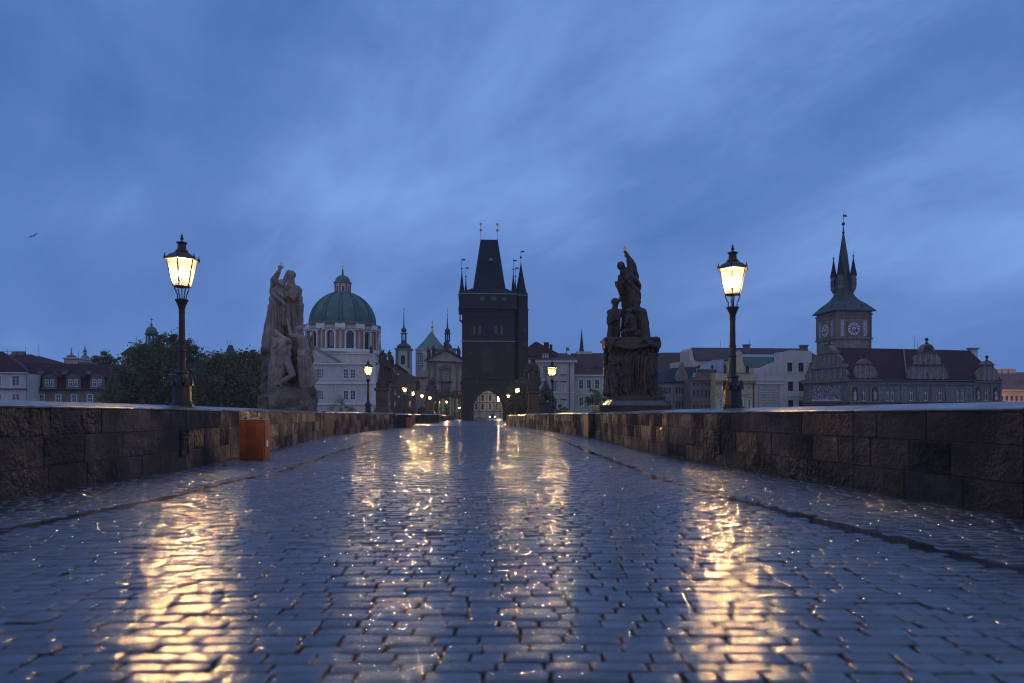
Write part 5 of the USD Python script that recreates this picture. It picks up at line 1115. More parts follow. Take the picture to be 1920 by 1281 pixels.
def pyramid_church():
    d = 240; pm = FPX / d; c = at(806, HY, d); Z = lambda py: CAMZ - (py - HY) / pm; X, Y = c[0], c[1]; R = 27.5 / pm
    t = Thing("church_crossing", "octagonal church drum under a pale green pyramid roof between two onion towers", "church", (X, Y, -6))
    core = m3.Manifold.cylinder(Z(657) + 6, R, R, 8).rotate((0, 0, 22.5)).translate((X, Y, -6))
    wx = at(791.2, HY, d)[0]; hw = 5.6 / pm
    core = core - m3.Manifold.cube((hw * 2, 3, Z(669) - Z(691))).translate((wx - hw, Y - R * .95 - 1.5, Z(691))) - m3.Manifold.cylinder(3, hw, hw, 20, True).rotate((90, 0, 0)).translate((wx, Y - R * .95, Z(669)))
    mm = core.to_mesh(); t.part("drum", trimesh.Trimesh(mm.vert_properties[:, :3], mm.tri_verts, process=False), MATS["cream_wall"])
    w = t.part("window", cat([bx(wx - hw + k * hw * .66 - .05, wx - hw + k * hw * .66 + .05, Y - R * .87, Y - R * .85, Z(691), Z(666)) for k in range(4)] + [bx(wx - hw, wx + hw, Y - R * .869, Y - R * .851, z, z + .1) for z in np.linspace(Z(690), Z(668), 6)]), MATS["frame_white"]); t.part("pane", bx(wx - hw, wx + hw, Y - R * .845, Y - R * .83, Z(691), Z(663.5)), MATS["glass_dark"], parent=w)
    t.part("cornice", lathe([(R, Z(658)), (R * 1.07, Z(656.8)), (R * 1.07, Z(655.4)), (R, Z(655))], (X, Y, 0), 8, PI / 8), MATS["trim_white"])
    t.part("roof", lathe([(R * 1.1, Z(655.6)), (R * .52, Z(639)), (R * .06, Z(623))], (at(809, HY, d)[0], Y, 0), 8, PI / 8), M("copper_pale", (.11, .20, .15), (.07, .145, .115), rough=.6, nscale=.4, streak=.3))
    X2 = at(810.5, HY, d)[0]; f = t.part("finial", cat([lathe([(.5, Z(625)), (.3, Z(620)), (.12, Z(616))], (X2, Y, 0), 8), sphere((X2, Y, Z(613.8)), .42, 1)]), MATS["gilt"]); t.part("cross", cat([tube([(X2, Y, Z(613)), (X2, Y, Z(599.5))], .08, 4), bx(X2 - .55, X2 + .55, Y - .05, Y + .05, Z(605.5), Z(604.6))]), MATS["gilt"], parent=f)
pyramid_church()
F = Facade(776, 206, 870, 212)
F.win(782.5, 762, 801, 790, arch=1.0, bars=(1, 1), name="arched_door"); F.win(833, 699, 839.6, 715, arch=1.0, bars=(2, 3))
for x in (822, 848, 855): F.win(x, 747, x + 5, 772, bars=(2, 4), lit=MATS["lit_glass_green"])
F.win(838.5, 744, 846.5, 776, bars=(3, 6), lit=MATS["lit_glass_green"]); F.win(827.8, 747, 834, 772, bars=(2, 4), lit=MATS["lit_glass_green"])
t = building("church", "pale church front with a triangular gable beside the left edge of the gate tower", "church", F, [(776, 707), (781, 706), (792, 699), (799.5, 690), (800.5, 677.5), (870, 677.5)], 16, M("church_plaster", (.36, .31, .25), (.26, .225, .18), rough=.85, nscale=.4, streak=.25), MATS["frame_white"], MATS["trim_white"])
t.part("gable", F.pslab([(800, 677), (835.5, 659), (871, 677)], 0, .8), MATS["church_plaster"])
for a, b in (((797, 677.5), (835.5, 657.5)), ((835.5, 657.5), (874, 677.5))): (ua, za), (ub, zb) = F.uz(*a), F.uz(*b); t.part("gable_cornice", F.slab([(ua, za), (ub, zb), (ub, zb + .5), (ua, za + .5)], -.6, .9), MATS["soot_trim"])
t.part("cornice", F.box(798, 677.2, 871, 680, -.7, -.003), MATS["soot_trim"]); t.part("cornice", F.box(776, 707.2, 800, 709, -.5, -.003), MATS["soot_trim"])
t.part("hood", F.pslab([(823, 692), (826, 687), (835, 684.5), (844, 687), (847.5, 692), (844, 693.5), (835, 689.5), (826, 693.5)], -.8, -.003), MATS["brown_wall"])
for x in (825.5, 842): t.part("column", F.box(x, 694, x + 3, 714.6, -.4, -.003), MATS["ochre_stone"])
t.part("ledge", F.box(823, 714.8, 847.5, 717, -.9, -.003), MATS["soot_trim"]); t.part("niche_block", F.box(827, 717.2, 844, 733, -.5, -.003), MATS["brown_wall"])
for x in (802.5, 813, 855, 865): t.part("pilaster", F.box(x, 681, x + 4.5, 732, -.22, -.003), MATS["ochre_stone"]); t.part("capital", F.box(x - 1, 680.2, x + 5.5, 691, -.3, -.221), MATS["brown_wall"])
for x in (820, 836.8, 848.5, 862): t.part("portico_pier", F.box(x - 3, 743, x - .5, 789, -3.4, -2.6), MATS["ochre_stone"])
t.part("portico_roof", F.box(813, 741, 868, 743.8, -3.8, -.003), MATS["soot_trim"]); t.part("balustrade", F.box(813, 733, 868, 734.3, -3.6, -3.3), MATS["soot_trim"])
for k in range(22): t.part("baluster", F.box(814 + k * 2.45, 734.4, 815.1 + k * 2.45, 740.9, -3.55, -3.35), MATS["soot_trim"])
for k, (px, py, s) in enumerate(((803.3, 671.5, 1.7), (812.6, 667.6, 1.75), (835.5, 657.4, 1.65), (859.5, 669, 1.7), (804, 733, 2.0), (860, 733, 1.85), (776.8, 731.5, 1.8))):
    u, z = F.uz(px, py, .2); q = F.W(trimesh.Trimesh([(u, .3 if k < 4 else -3.2, z)], [])).vertices[0]; t.part("roof_statue", place(robed(s, 61 + k, None), q), MATS["black_stone"], smooth=True)
def traffic_light():
    c = at(860.5, 732, 172); t = Thing("traffic_light", "thin traffic light with two red lamps before the church portico", "traffic light", (c[0], c[1], -2.98))
    t.part("post", tube([(c[0], c[1], -2.98), (c[0], c[1], c[2] + .6)], .06, 6), MATS["iron_far"]); t.part("housing", cbox(c[0] - .16, c[0] + .16, c[1] - .12, c[1] + .05, c[2] - .8, c[2] + .55, .03), MATS["iron_far"])
    emit("red_signal", (1, .03, .02), 1.2)
    for dz in (.25, -.45): t.part("lamp", sphere((c[0], c[1] - .13, c[2] + dz), (.1, .04, .1), 1), MATS["red_signal"])
traffic_light()

# ------------------------------------------------------------------ houses right of the tower
F = Facade(985, 196, 1077, 196)
for y0, y1, xs in ((686, 701.5, (1018, 1035.5)), (718, 735, (1018, 1035.5)), (751, 767, (1018, 1036))):
    for x in xs: F.win(x, y0, x + 8.2, y1, bars=(2, 3), sur=.14)
t = building("cream_house", "cream house with a high brown roof directly right of the gate tower", "building", F, [(985, 677), (1077, 677)], 11, MATS["cream_wall"], MATS["frame_white"], MATS["trim_white"])
for y0, y1 in ((686, 701.5), (718, 735), (751, 767)): t.part("blind_window", F.box(1052, y0, 1061.5, y1, -.08, -.003), MATS["trim_white"]); t.part("blind_panel", F.box(1053.3, y0 + 1.2, 1060.2, y1 - 1.2, -.095, -.081), MATS["cream_wall"])
for y0, y1 in ((714.8, 716), (748.6, 749.8), (702.4, 703.3)):
    for x in (1016.5, 1034, 1050.5): t.part("window_cornice", F.box(x, y0, x + 12, y1, -.25, -.003), MATS["brown_tile"])
t.part("cornice", F.box(985, 675, 1082, 679.6, -.5, -.003), MATS["trim_white"]); t.part("band", F.box(985, 735.8, 1077, 737.4, -.12, -.002), MATS["trim_white"])
t.part("downpipe", F.box(1066.8, 679.8, 1068.2, 770, -.2, -.05), MATS["iron_far"])
t.part("roof", F.W(hull([(F.uz(983, 676)[0], -.6, F.uz(983, 675.5)[1]), (F.uz(1083, 676)[0], -.6, F.uz(1083, 675.5)[1]), (F.uz(983, 676)[0], 11.6, F.uz(983, 675.5)[1]), (F.uz(1083, 676)[0], 11.6, F.uz(1083, 675.5)[1])] + [(*(lambda q: (q[0], 5.5, q[1]))(F.uz(px, py, 5.5)),) for px, py in ((985, 662.5), (1063, 662.5))])), MATS["brown_tile"])
t.part("cross_gable_roof", F.W(hull([(F.uz(px, py, v)[0], v, F.uz(px, py, v)[1]) for v in (2.0, 11) for px, py in ((975, 662), (1003.5, 641), (1007, 641), (1046, 662), (975, 668), (1046, 668))])), MATS["brown_tile"])
def dormer(t, F, x0, y0, x1, y1, v, roof, wall, peak=7, parent=None, bars=(2, 2)):
    m = (x0 + x1) / 2
    d = t.part("dormer", F.W(cat([hull([(F.uz(a, b, v)[0], w, F.uz(a, b, v)[1]) for a, b in ((x0, y1), (x1, y1), (x0, y0), (x1, y0)) for w in (v, v + 3)])])), wall, parent=parent)
    if parent is None:
        t.part("dormer_roof", F.W(hull([(F.uz(a, b, v)[0], w, F.uz(a, b, v)[1]) for a, b in ((x0 - 1.5, y0), (x1 + 1.5, y0), (m, y0 - peak)) for w in (v - .35, v + 3.4)])), roof, parent=d)
        t.part("dormer_window", F.W(cat([bx(F.uz(x0 + 2, y0, v)[0], F.uz(x1 - 2, y0, v)[0], v - .06, v - .003, F.uz(m, y1 - 1, v)[1], F.uz(m, y0 + 1.2, v)[1])])), MATS["frame_white"], parent=d)
        w = (x1 - x0 - 4)
        for i in range(bars[0]):
            for j in range(bars[1]):
                a0, b0 = x0 + 2 + w * (i + .14) / bars[0], y0 + 1.2 + (y1 - y0 - 2.2) * (j + .12) / bars[1]
                t.part("pane", F.W(bx(F.uz(a0, b0, v)[0], F.uz(a0 + w * .72 / bars[0], b0, v)[0], v - .085, v - .062, F.uz(a0, b0 + (y1 - y0 - 2.2) * .76 / bars[1], v)[1], F.uz(a0, b0, v)[1])), MATS["glass_dark"], parent=d)
dormer(t, F, 1016.5, 662, 1029, 673, 1.2, MATS["red_tile"], MATS["cream_wall"], 6)
(u, z) = F.uz(1024.5, 650, 7); t.part("chimney", F.W(cbox(u - .7, u + .7, 6.5, 7.5, z - 4, z + 1.2, .04)), MATS["red_tile"]); t.part("chimney", F.W(cbox(u + .9, u + 1.7, 6.6, 7.4, z - 4, z + .6, .04)), MATS["red_tile"])
F = Facade(1077.5, 200, 1245, 203)
for y0, y1 in ((712, 729.5), (745, 761.5)):
    for x in (1086, 1100.6, 1115.8, 1131, 1147, 1163, 1179, 1195, 1211, 1228): F.win(x, y0, x + 7.8, y1, bars=(2, 2), sur=.22)
t = building("pale_green_house", "pale green plastered house with two dormers behind the black statue group", "building", F, [(1077.5, 704), (1245, 703.5)], 13, MATS["green_cream_wall"], MATS["frame_white"], MATS["trim_white"])
t.part("cornice", F.box(1077.5, 702.8, 1246, 705.6, -.4, -.003), MATS["trim_white"]); t.part("band", F.box(1077.5, 737.5, 1245, 739, -.1, -.002), MATS["trim_white"])
t.part("roof", gable_roof(F, (1074, 703), (1300, 702.6), (1070, 662.6), (1300, 661), 13), MATS["brown_tile"])
dormer(t, F, 1083, 690, 1095, 701, 1.6, MATS["brown_tile"], MATS["white_wall"], 6); dormer(t, F, 1110, 690, 1126, 701, 1.6, MATS["brown_tile"], MATS["white_wall"], 6)
for x in (1086, 1097, 1105): (u, z) = F.uz(x, 662, 6.5); t.part("chimney", F.W(cbox(u - .8, u + .8, 6.2, 7.0, z - 1.5, z + .45, .03)), MATS["white_wall"])
def dish():
    F2 = Facade(1050, 207, 1080, 207); c = at(1064, 655, 207); t = Thing("satellite_dish", "small round satellite dish standing on the brown roof ridge", "satellite dish", (c[0], c[1], c[2] - 2))
    t.part("mast", tube([(c[0] - .3, c[1], c[2] - 3), (c[0] - .3, c[1], c[2])], .08, 5), MATS["iron_far"]); t.part("reflector", lathe([(.02, 0), (.35, .04), (.62, .14), (.6, .18), (.02, .06)], n=14).apply_transform(trimesh.transformations.rotation_matrix(1.3, [1, .4, 0])).apply_translation(c), MATS["lead_grey"])
dish()
F = Facade(1226, 208, 1300, 210)
for x in (1231, 1240, 1249, 1258): F.win(x, 714, x + 5, 729, bars=(2, 2))
t = building("red_roof_house", "bluish white house under a dark red roof with two dormers right of the black statue", "building", F, [(1226, 706), (1300, 706)], 14, MATS["white_wall"], MATS["frame_white"])
t.part("roof", gable_roof(F, (1226, 706), (1300, 706), (1226, 661.5), (1300, 661.5), 14), MATS["red_tile"])
t.part("skylight_roof", F.W(hull([(F.uz(x, y, v)[0], v, F.uz(x, y, v)[1]) for x, y, v in ((1250, 677.5, 3.0), (1277, 677.5, 3.0), (1250, 677.5, 6), (1277, 677.5, 6), (1252, 663, 6.2), (1276, 663, 6.2))])), MATS["lead_grey"])
dormer(t, F, 1235, 689.5, 1245.5, 701.5, 1.6, MATS["red_tile"], MATS["white_wall"], 3); dormer(t, F, 1249.5, 689.5, 1260.5, 701.5, 1.6, MATS["red_tile"], MATS["white_wall"], 3)
def spire_far(px, d, label, y0, y1, y2, ytip, w):
    pm = FPX / d; c = at(px, HY, d); Z = lambda py: CAMZ - (py - HY) / pm; t = Thing("church_spire", label, "spire", (c[0], c[1], -6))
    t.part("base", lathe([(w * .62 / pm, -6), (w * .62 / pm, Z(y0)), (w * .6 / pm, Z(y0 - 3))], (c[0], c[1], 0), 8, PI / 8), MATS["slate_roof"]); t.part("spire", lathe([(w * .52 / pm, Z(y0 - 2)), (w * .36 / pm, Z(y1)), (w * .33 / pm, Z(y2)), (w * .1 / pm, Z(ytip + 8)), (.06, Z(ytip))], (c[0], c[1], 0), 8, PI / 8), MATS["slate_roof"])
    t.part("ball", sphere((c[0], c[1], Z(ytip + 2)), .9 / pm, 1), MATS["gilt"])
spire_far(1090.5, 330, "slender dark spire rising behind the brown roofs right of the gate tower", 662, 652, 647, 617, 10)

F = Facade(1241.5, 150, 1296, 153)
for y0, y1 in ((726.5, 738.5), (752, 766)):
    for x in (1245, 1249.6, 1254.2, 1267.4, 1273, 1278.6, 1284.2): F.win(x, y0, x + 3.6, y1, bars=(1, 2))
t = building("stone_house", "grey stone house with a small gable and rows of narrow windows", "building", F, [(1241.5, 717), (1294.5, 715)], 10, MATS["grey_stone_wall"], MATS["frame_brown"])
t.part("cornice", F.box(1240.5, 716, 1296, 718.4, -.3, -.003), MATS["ochre_stone"]); t.part("band", F.box(1241.5, 744, 1295, 745.6, -.15, -.002), MATS["ochre_stone"])
t.part("roof", gable_roof(F, (1239.5, 717), (1297, 715.5), (1260, 690), (1312, 687), 10), MATS["slate_roof"])
t.part("front_gable", F.pslab([(1268, 716), (1270, 702), (1275, 694), (1279, 680), (1281, 680), (1285, 694), (1289, 702), (1291, 715)], -.05, .8), MATS["ochre_stone"]); t.part("corner_pier", F.box(1262, 718.6, 1264.5, 768, -.12, -.003), MATS["ochre_stone"])
F = Facade(1295, 149, 1343, 150.5)
for y0, y1, h in ((718, 724, 0), (731.6, 745.6, 0), (759, 768, 0)):
    for k, x in enumerate((1299, 1306, 1313.5, 1322, 1329, 1336.6)): F.win(x, y0, x + 4, y1, bars=(1, 2))
t = building("brown_house", "brown house with six narrow windows in each row beside the grey stone house", "building", F, [(1295, 712), (1304, 712), (1306, 703), (1309, 694), (1338, 694), (1341, 703), (1343, 712)], 11, MATS["brown_wall"], MATS["frame_brown"])
t.part("cornice", F.box(1294, 710.5, 1344, 713.4, -.35, -.003), MATS["ochre_stone"]); t.part("cornice", F.box(1307, 692, 1340, 694.6, -.35, -.003), MATS["ochre_stone"]); t.part("band", F.box(1295, 750, 1343, 752, -.15, -.002), MATS["ochre_stone"])
for px in (1304, 1311, 1336, 1342): (u, z) = F.uz(px, 700 if px in (1304, 1342) else 692.5); q = F.W(trimesh.Trimesh([(u, .1, z)], [])).vertices[0]; t.part("urn", lathe([(.2, 0), (.12, .2), (.28, .5), (.22, .75), (.05, .95)], q, 8), MATS["soot_trim"])
t.part("roof", gable_roof(F, (1318, 706), (1352, 705), (1335, 675.5), (1358, 674), 9, v0=1.0), MATS["lead_grey"])

F = Facade(1342, 148, 1415.5, 150)
for x in (1349, 1365, 1388, 1402.8): F.win(x, 725, x + 5, 731.5, bars=(2, 2)); F.win(x, 748.5, x + 5, 768, arch=1.0, bars=(2, 3), sur=.2)
t = building("yellow_house", "yellow house with a curved scrolled gable behind the near right lamp", "building", F, [(1342, 718), (1342, 709), (1352, 706), (1360, 698), (1366.5, 686), (1369, 670), (1380, 662), (1386.5, 656.5), (1391.5, 662), (1392, 672), (1395, 686), (1400, 695), (1405, 699), (1415.5, 701), (1415.5, 718)], 8, MATS["yellow_wall"], MATS["frame_white"], MATS["trim_white"], back_top=F.uz(1380, 700)[1])
for y, h, o in ((717, 3, .35), (713.8, 1.2, .2), (698.5, 1.6, .2), (740, 1.4, .12)): t.part("cornice", F.box(1341.5 if y > 712 else 1352, y, 1416 if y > 712 else 1407, y + h, -o, -.003), MATS["ochre_stone"])
for x in (1346.5, 1400): t.part("window_cornice", F.box(x, 741.8, x + 10.5, 743.6, -.25, -.003), MATS["trim_white"])
for px in (1359.2, 1401): (u, z) = F.uz(px, 698, -.1); q = F.W(trimesh.Trimesh([(u, -.1, z)], [])).vertices[0]; t.part("roof_statue", place(robed(.98, 81, None), q), MATS["black_stone"], smooth=True)
t.part("downpipe", F.box(1411.5, 716.5, 1412.6, 768, -.18, -.05), MATS["iron_far"])
def green_roof():
    F2 = Facade(1385, 160, 1468, 162); c = F2.A; t = Thing("copper_roof", "teal copper roof with standing seams between the yellow and the white house", "roof", (c[0], c[1], -6))
    pts = [(1388, 704), (1452, 704), (1452, 671), (1390, 669.5)]
    P = [(F2.uz(px, py, v)[0], v, F2.uz(px, py, v)[1]) for (px, py), v in zip(pts, (0, 0, 5, 5))]
    t.part("roof_slope", F2.W(hull(P + [(x, v + 3, z - .2) for x, v, z in P])), MATS["copper_green"]); t.part("wall", F2.W(bx(P[0][0] + .3, P[1][0], .6, 7.8, -6, P[0][2] - .3)), MATS["grey_stone_wall"])
    for k in range(14):
        a = np.array(P[0]) + (np.array(P[1]) - P[0]) * (k + .5) / 14; b = np.array(P[3]) + (np.array(P[2]) - P[3]) * (k + .5) / 14; t.part("roof_seam", F2.W(tube([a + [0, -.05, .05], b + [0, -.05, .05]], .05, 4)), MATS["copper_dark"])
    r0, r1 = F2.uz(1391, 669, 5), F2.uz(1452, 669.8, 5); r2, r3 = F2.uz(1391, 664, 8), F2.uz(1452, 665, 8)
    t.part("roof_top", F2.W(hull([(r0[0], 5, r0[1]), (r1[0], 5, r1[1]), (r2[0], 8, r2[1]), (r3[0], 8, r3[1]), (r0[0], 5, r0[1] - .4), (r1[0], 5, r1[1] - .4)])), MATS["lead_grey"])
green_roof()
F = Facade(1415.8, 150.5, 1522, 153)
for x0, y0, x1, y1 in ((1476.4, 680, 1486, 697), (1497.5, 680.3, 1507, 697.5), (1518, 680.5, 1521.6, 697.5), (1477.6, 716, 1487.4, 733.4), (1498, 716, 1507.6, 733.6), (1518, 716, 1521.6, 733.6), (1478, 750.4, 1488, 764), (1498, 751, 1508, 764)): F.win(x0, y0, x1, y1, bars=(2, 3))
t = building("white_house", "white plastered house with a rounded gable and a large inscribed wall panel", "building", F, [(1415.8, 696), (1428, 689), (1439, 684), (1450, 680), (1463, 678), (1464, 668), (1467.5, 662.5), (1473, 659), (1481, 657.2), (1500, 657.4), (1522, 658.6)], 4.0, MATS["white_wall"], MATS["frame_brown"], back_top=F.uz(1440, 690)[1])
t.part("upper_body", F.W(bx(F.uz(1466, 665)[0], F.uz(1522, 665)[0] - .02, .46, 3.0, F.uz(1470, 690)[1], F.uz(1470, 660)[1])), MATS["white_wall"])
for y in (712.6, 719.4): t.part("cornice", F.box(1416, y, 1470, y + 1.4, -.22, -.003), MATS["trim_white"])
for x in (1475, 1496): t.part("window_cornice", F.box(x, 714, x + 14, 715.4, -.18, -.003), MATS["trim_white"]); t.part("window_sill", F.box(x, 697.4, x + 13, 698.6, -.15, -.003), MATS["trim_white"]); t.part("window_cornice", F.box(x, 742, x + 15, 743.4, -.18, -.003), MATS["trim_white"])
pn = t.part("inscription_panel", F.box(1421, 721.6, 1460.6, 768, -.06, -.003), M("panel_plaster", (.40, .37, .34), (.34, .315, .29), rough=.85, nscale=.6))
ink = M("panel_ink", (.10, .085, .08), (.08, .07, .065), rough=.85)
for x0, y0, x1, y1 in ((1421, 721.6, 1422, 768), (1459.6, 721.6, 1460.6, 768), (1422.05, 721.6, 1459.55, 722.6)): t.part("panel_border", F.box(x0, y0, x1, y1, -.075, -.0605), ink, parent=pn)
# the painted script is too small to read in the photograph: seven lines of joined-up strokes of the same length and slant
rs = np.random.default_rng(5)
for j, (xa, xb) in enumerate(((1428, 1457.5), (1423.5, 1457), (1424, 1457.5), (1423.5, 1457), (1425, 1458.5), (1424.5, 1456), (1424, 1457.5), (1428, 1454))):
    y = 726 + j * 5.0; strokes = []; x = xa
    while x < xb - 1:
        wl = rs.uniform(2.5, 6.5); xs = np.arange(x, min(x + wl, xb), .42)
        if len(xs) > 2:
            P = [(*(lambda q: (q[0], -.066, q[1]))(F.uz(px + (.25 if i % 2 else 0), y + (-1.05 if i % 2 else .85) * (1.6 if rs.random() < .16 else .8), 0)),) for i, px in enumerate(xs)]; strokes.append(tube(P, .028, 4))
        x += wl + .9
    t.part("script_line", F.W(cat(strokes)), ink, parent=pn)
F2 = Facade(1296, 178, 1530, 184)
t = building("long_house", "long house with a plain grey brown roof running behind the gabled houses", "building", F2, [(1297, 675), (1530, 676)], 14, MATS["cream_wall"], MATS["frame_white"])
t.part("roof", gable_roof(F2, (1304, 675), (1545, 676.5), (1296, 651.8), (1510, 653.5), 14), MATS["brown_tile"])
t.part("gable_wall", F2.pslab([(1296.5, 700), (1296.5, 657), (1300, 652.5), (1304, 672), (1306, 700)], 1.0, 7), MATS["cream_wall"])
for px, py, w, mt in ((1399.8, 646, 1.4, "brown_wall"), (1507, 647, 1.8, "brown_wall")): (u, z) = F2.uz(px, py, 4); t.part("chimney", F2.W(cat([cbox(u - w / 2, u + w / 2, 3.5, 4.6, z - 4, z - .3, .03)])), MATS[mt]); t.part("chimney_cap", F2.W(cbox(u - w / 2 - .2, u + w / 2 + .2, 3.3, 4.8, z - .29, z, .04)), MATS["lead_grey"])
for px in (1351, 1404.5, 1405): (u, z) = F2.uz(px, 656, 7); t.part("antenna", F2.W(tube([(u, 7, z - 1), (u, 7, z + 2.6)], .035, 4)), MATS["iron_far"])
for k in range(3): a, b = F2.uz(1434 + k * 14, 653.5, 6.5), F2.uz(1441 + k * 14, 664.5, 3); t.part("roof_rail", F2.W(tube([(a[0], 6.4, a[1] + .2), (b[0], 2.6, b[1] + .2)], .06, 4)), MATS["iron_far"])
# ------------------------------------------------------------------ the painted river-front house on the right
FR = Facade(1592.5, 135, 1878, 142)
corner = FR.A
def left_wing_plane():
    e = FR.e; i = FR.i; F = Facade(1500, 150, 1592.5, 135)       # runs back to the left from the shared corner
    return F
FL = left_wing_plane()
def painted_house():
    t = Thing("painted_house", "dark painted Renaissance style house with stepped gables and red tiled roof below the clock tower", "building", (FR.A[0] + 14, FR.A[1] + 3, -6))
    O, SG, SF, TR = MATS["ochre_stone"], MATS["sgraffito"], MATS["sgraffito_fine"], MATS["trim_white"]
    for x0, x1 in ((1616, 1623.6), (1661, 1667.6), (1670.4, 1676.8), (1704, 1712.6), (1732, 1740.6), (1759, 1767), (1793.6, 1799.6), (1802, 1808.4), (1845.6, 1853)): FR.win(x0, 729.8, x1, 751.5, bars=(2, 1), sur=.16)
    z0 = -6
    fr = FR.poly([(1592.5, 713), (1878, 716.5)]); pts = [(fr[0][0], z0), fr[0], fr[1], (fr[1][0], z0)]
    t.part("front_wall", FR.slab(pts, 0, .45, FR.holes), M("dark_plaster", (.13, .12, .125), (.09, .085, .095), rough=.85, nscale=1.2))
    FR.build_windows(t, MATS["frame_white"], O)
    for h in FR.holes:
        u0, za, u1, zb = Polygon(h).bounds; zm = za + (zb - za) * .66; t.part("transom", FR.W(bx(u0, u1, .12, .235, zm - .06, zm + .06)), MATS["frame_white"])
    t.part("body", FR.W(bx(fr[0][0] + .4, fr[1][0] - .02, .46, 15, z0, fr[1][1] - .1)), MATS["dark_plaster"])
    # painted bays between pilasters
    for x in (1593.2, 1608, 1630.5, 1646, 1688.6, 1717.5, 1744.8, 1772.5, 1824.5, 1839, 1857, 1873.5): t.part("pilaster", FR.box(x, 722, x + 3.6, 752, -.16, -.003), O)
    for x0, x1 in ((1649.8, 1659.6), (1679, 1687.8), (1692.6, 1702.6), (1714, 1717.2), (1721.4, 1730.6), (1748.6, 1757.6), (1768.4, 1772.2), (1776.4, 1791.8), (1810, 1823.5)): t.part("painted_panel", FR.box(x0, 724, x1, 751.5, -.03, -.002), SF)
    for x0, x1 in ((1597.2, 1607), (1634.6, 1644), (1829, 1837.4), (1862, 1870.8)):
        t.part("niche", FR.slab(FR.hole(x0, 726, x1, 751.5, 1.0), -.04, -.002), MATS["black_stone"])
        (u, z) = FR.uz((x0 + x1) / 2, 750.5); q = FR.W(trimesh.Trimesh([(u, -.12, z)], [])).vertices[0]; t.part("painted_figure", place(robed(1.05, int(x0), None, 0, .85), q), MATS["relief"], smooth=True)
    t.part("frieze", FR.box(1592.5, 714.5, 1878, 721.8, -.06, -.002), SF)
    for xa, xb, y, h, o in ((1590, 1652, 711.6, 2.8, .5), (1652.2, 1824, 712.6, 2.2, .55), (1824.2, 1881, 715, 2.8, .5), (1588, 1882, 752, 2.6, .5), (1589.5, 1880, 757.6, 1.6, .35), (1651, 1824, 722, 1.2, .12)): t.part("cornice", FR.box(xa, y, xb, y + h, -o, -.004 if o < .52 else -.005), O)
    for k in range(70): t.part("dentil", FR.box(1593 + k * 4.07, 754.7, 1595 + k * 4.07, 757.2, -.3, -.004), O)
    # left wing
    for x0, x1 in (): pass
    fl = FL.poly([(1508.5, 714), (1592.5, 712.6)]); pts = [(fl[0][0], z0), fl[0], fl[1], (fl[1][0], z0)]
    t.part("side_wall", FL.slab(pts, 0, .45), MATS["dark_plaster"]); t.part("side_body", FL.W(bx(fl[0][0] + .02, fl[1][0] - .5, .46, 14, z0, fl[0][1] - .1)), MATS["dark_plaster"])
    t.part("painted_panel", FL.box(1523.5, 724.5, 1576, 749.5, -.05, -.002), SG); t.part("panel_sill", FL.box(1523, 749.8, 1576.5, 751.4, -.1, -.002), TR)
    for x0, x1 in ((1512.5, 1519.5), (1581.5, 1589.5)): t.part("painted_panel", FL.box(x0, 725, x1, 751, -.04, -.002), SF)
    for x in (1509, 1520, 1577, 1589.4): t.part("pilaster", FL.box(x, 722, x + 3, 752, -.14, -.003), O)
    for y, h, o in ((712.6, 3.0, .5), (752, 2.6, .45), (757.6, 1.6, .3), (716.4, 5, .08)): t.part("cornice", FL.box(1506, y, 1592.4, y + h, -o, -.006), O)
    # roof
    rf = [(1592, 712.5, 0), (1826, 715.5, 0), (1592, 712.5, 13), (1826, 715.5, 13)]
    P = [(FR.uz(x, y, 0)[0], v - (.5 if v == 0 else -.5), FR.uz(x, y, 0)[1] + .05) for x, y, v in rf]
    r0, r1 = FR.uz(1560, 651.5, 6.5), FR.uz(1819, 657.3, 6.5)
    t.part("roof", FR.W(hull(P + [(r0[0], 6.5, r0[1]), (r1[0], 6.5, r1[1])])), MATS["red_tile"])
    b0, b1 = FR.uz(1826, 715.5)[0], FR.uz(1879, 716)[0]; zb = FR.uz(1850, 715.5)[1]
    t.part("end_roof", FR.W(hull([(b0 - .2, -.3, zb + .05), (b1, -.3, zb + .05), (b0 - .2, 13, zb + .05), (b1, 13, zb + .05), (r1[0] - .1, 6.5, r1[1] - .1), ((b0 + b1) / 2, 6.5, r1[1] - 2.2)])), MATS["red_tile"])
    a0 = FL.uz(1512, 713)[0]; a1 = FL.uz(1592, 713)[0]; za = FL.uz(1550, 713)[1]; am = FL.uz(1552, 713)[0]; zr = FL.uz(1552, 652)[1]
    t.part("side_roof", FL.W(hull([(a0 + .3, .5, za), (a1 - .3, .5, za), (am, .5, zr), (a0 + .3, 12, za), (a1 - .3, 12, za), (am, 12, zr)])), MATS["red_tile"])
    for k, (x, y) in enumerate(((1684, 694), (1816, 697), (1587, 696))): (u, z) = FR.uz(x, y, 2.2); t.part("skylight", FR.W(hull([(u - .5, 1.5, z - .3), (u + .5, 1.5, z - .3), (u - .5, 2.8, z + .75), (u + .5, 2.8, z + .75), (u - .5, 2.8, z - .3), (u + .5, 2.8, z - .3)])), MATS["lead_grey"])
    (u, z) = FR.uz(1693.5, 655, 6.3); (u2, z2) = FR.uz(1696.5, 712, .1); t.part("roof_joint", FR.W(tube([(u, 6.2, z), (u2, -.45, z2 + .3)], .12, 5)), MATS["lead_grey"])
    for (x, y, w) in ((1824, 652.5, 1.5),): (u, z) = FR.uz(x, y, 6.5); t.part("chimney", FR.W(cbox(u - w / 2, u + w / 2, 6, 7, z - 3.5, z - .35, .03)), MATS["white_wall"]); t.part("chimney_cap", FR.W(cbox(u - w / 2 - .2, u + w / 2 + .2, 5.8, 7.2, z - .34, z, .03)), MATS["lead_grey"])
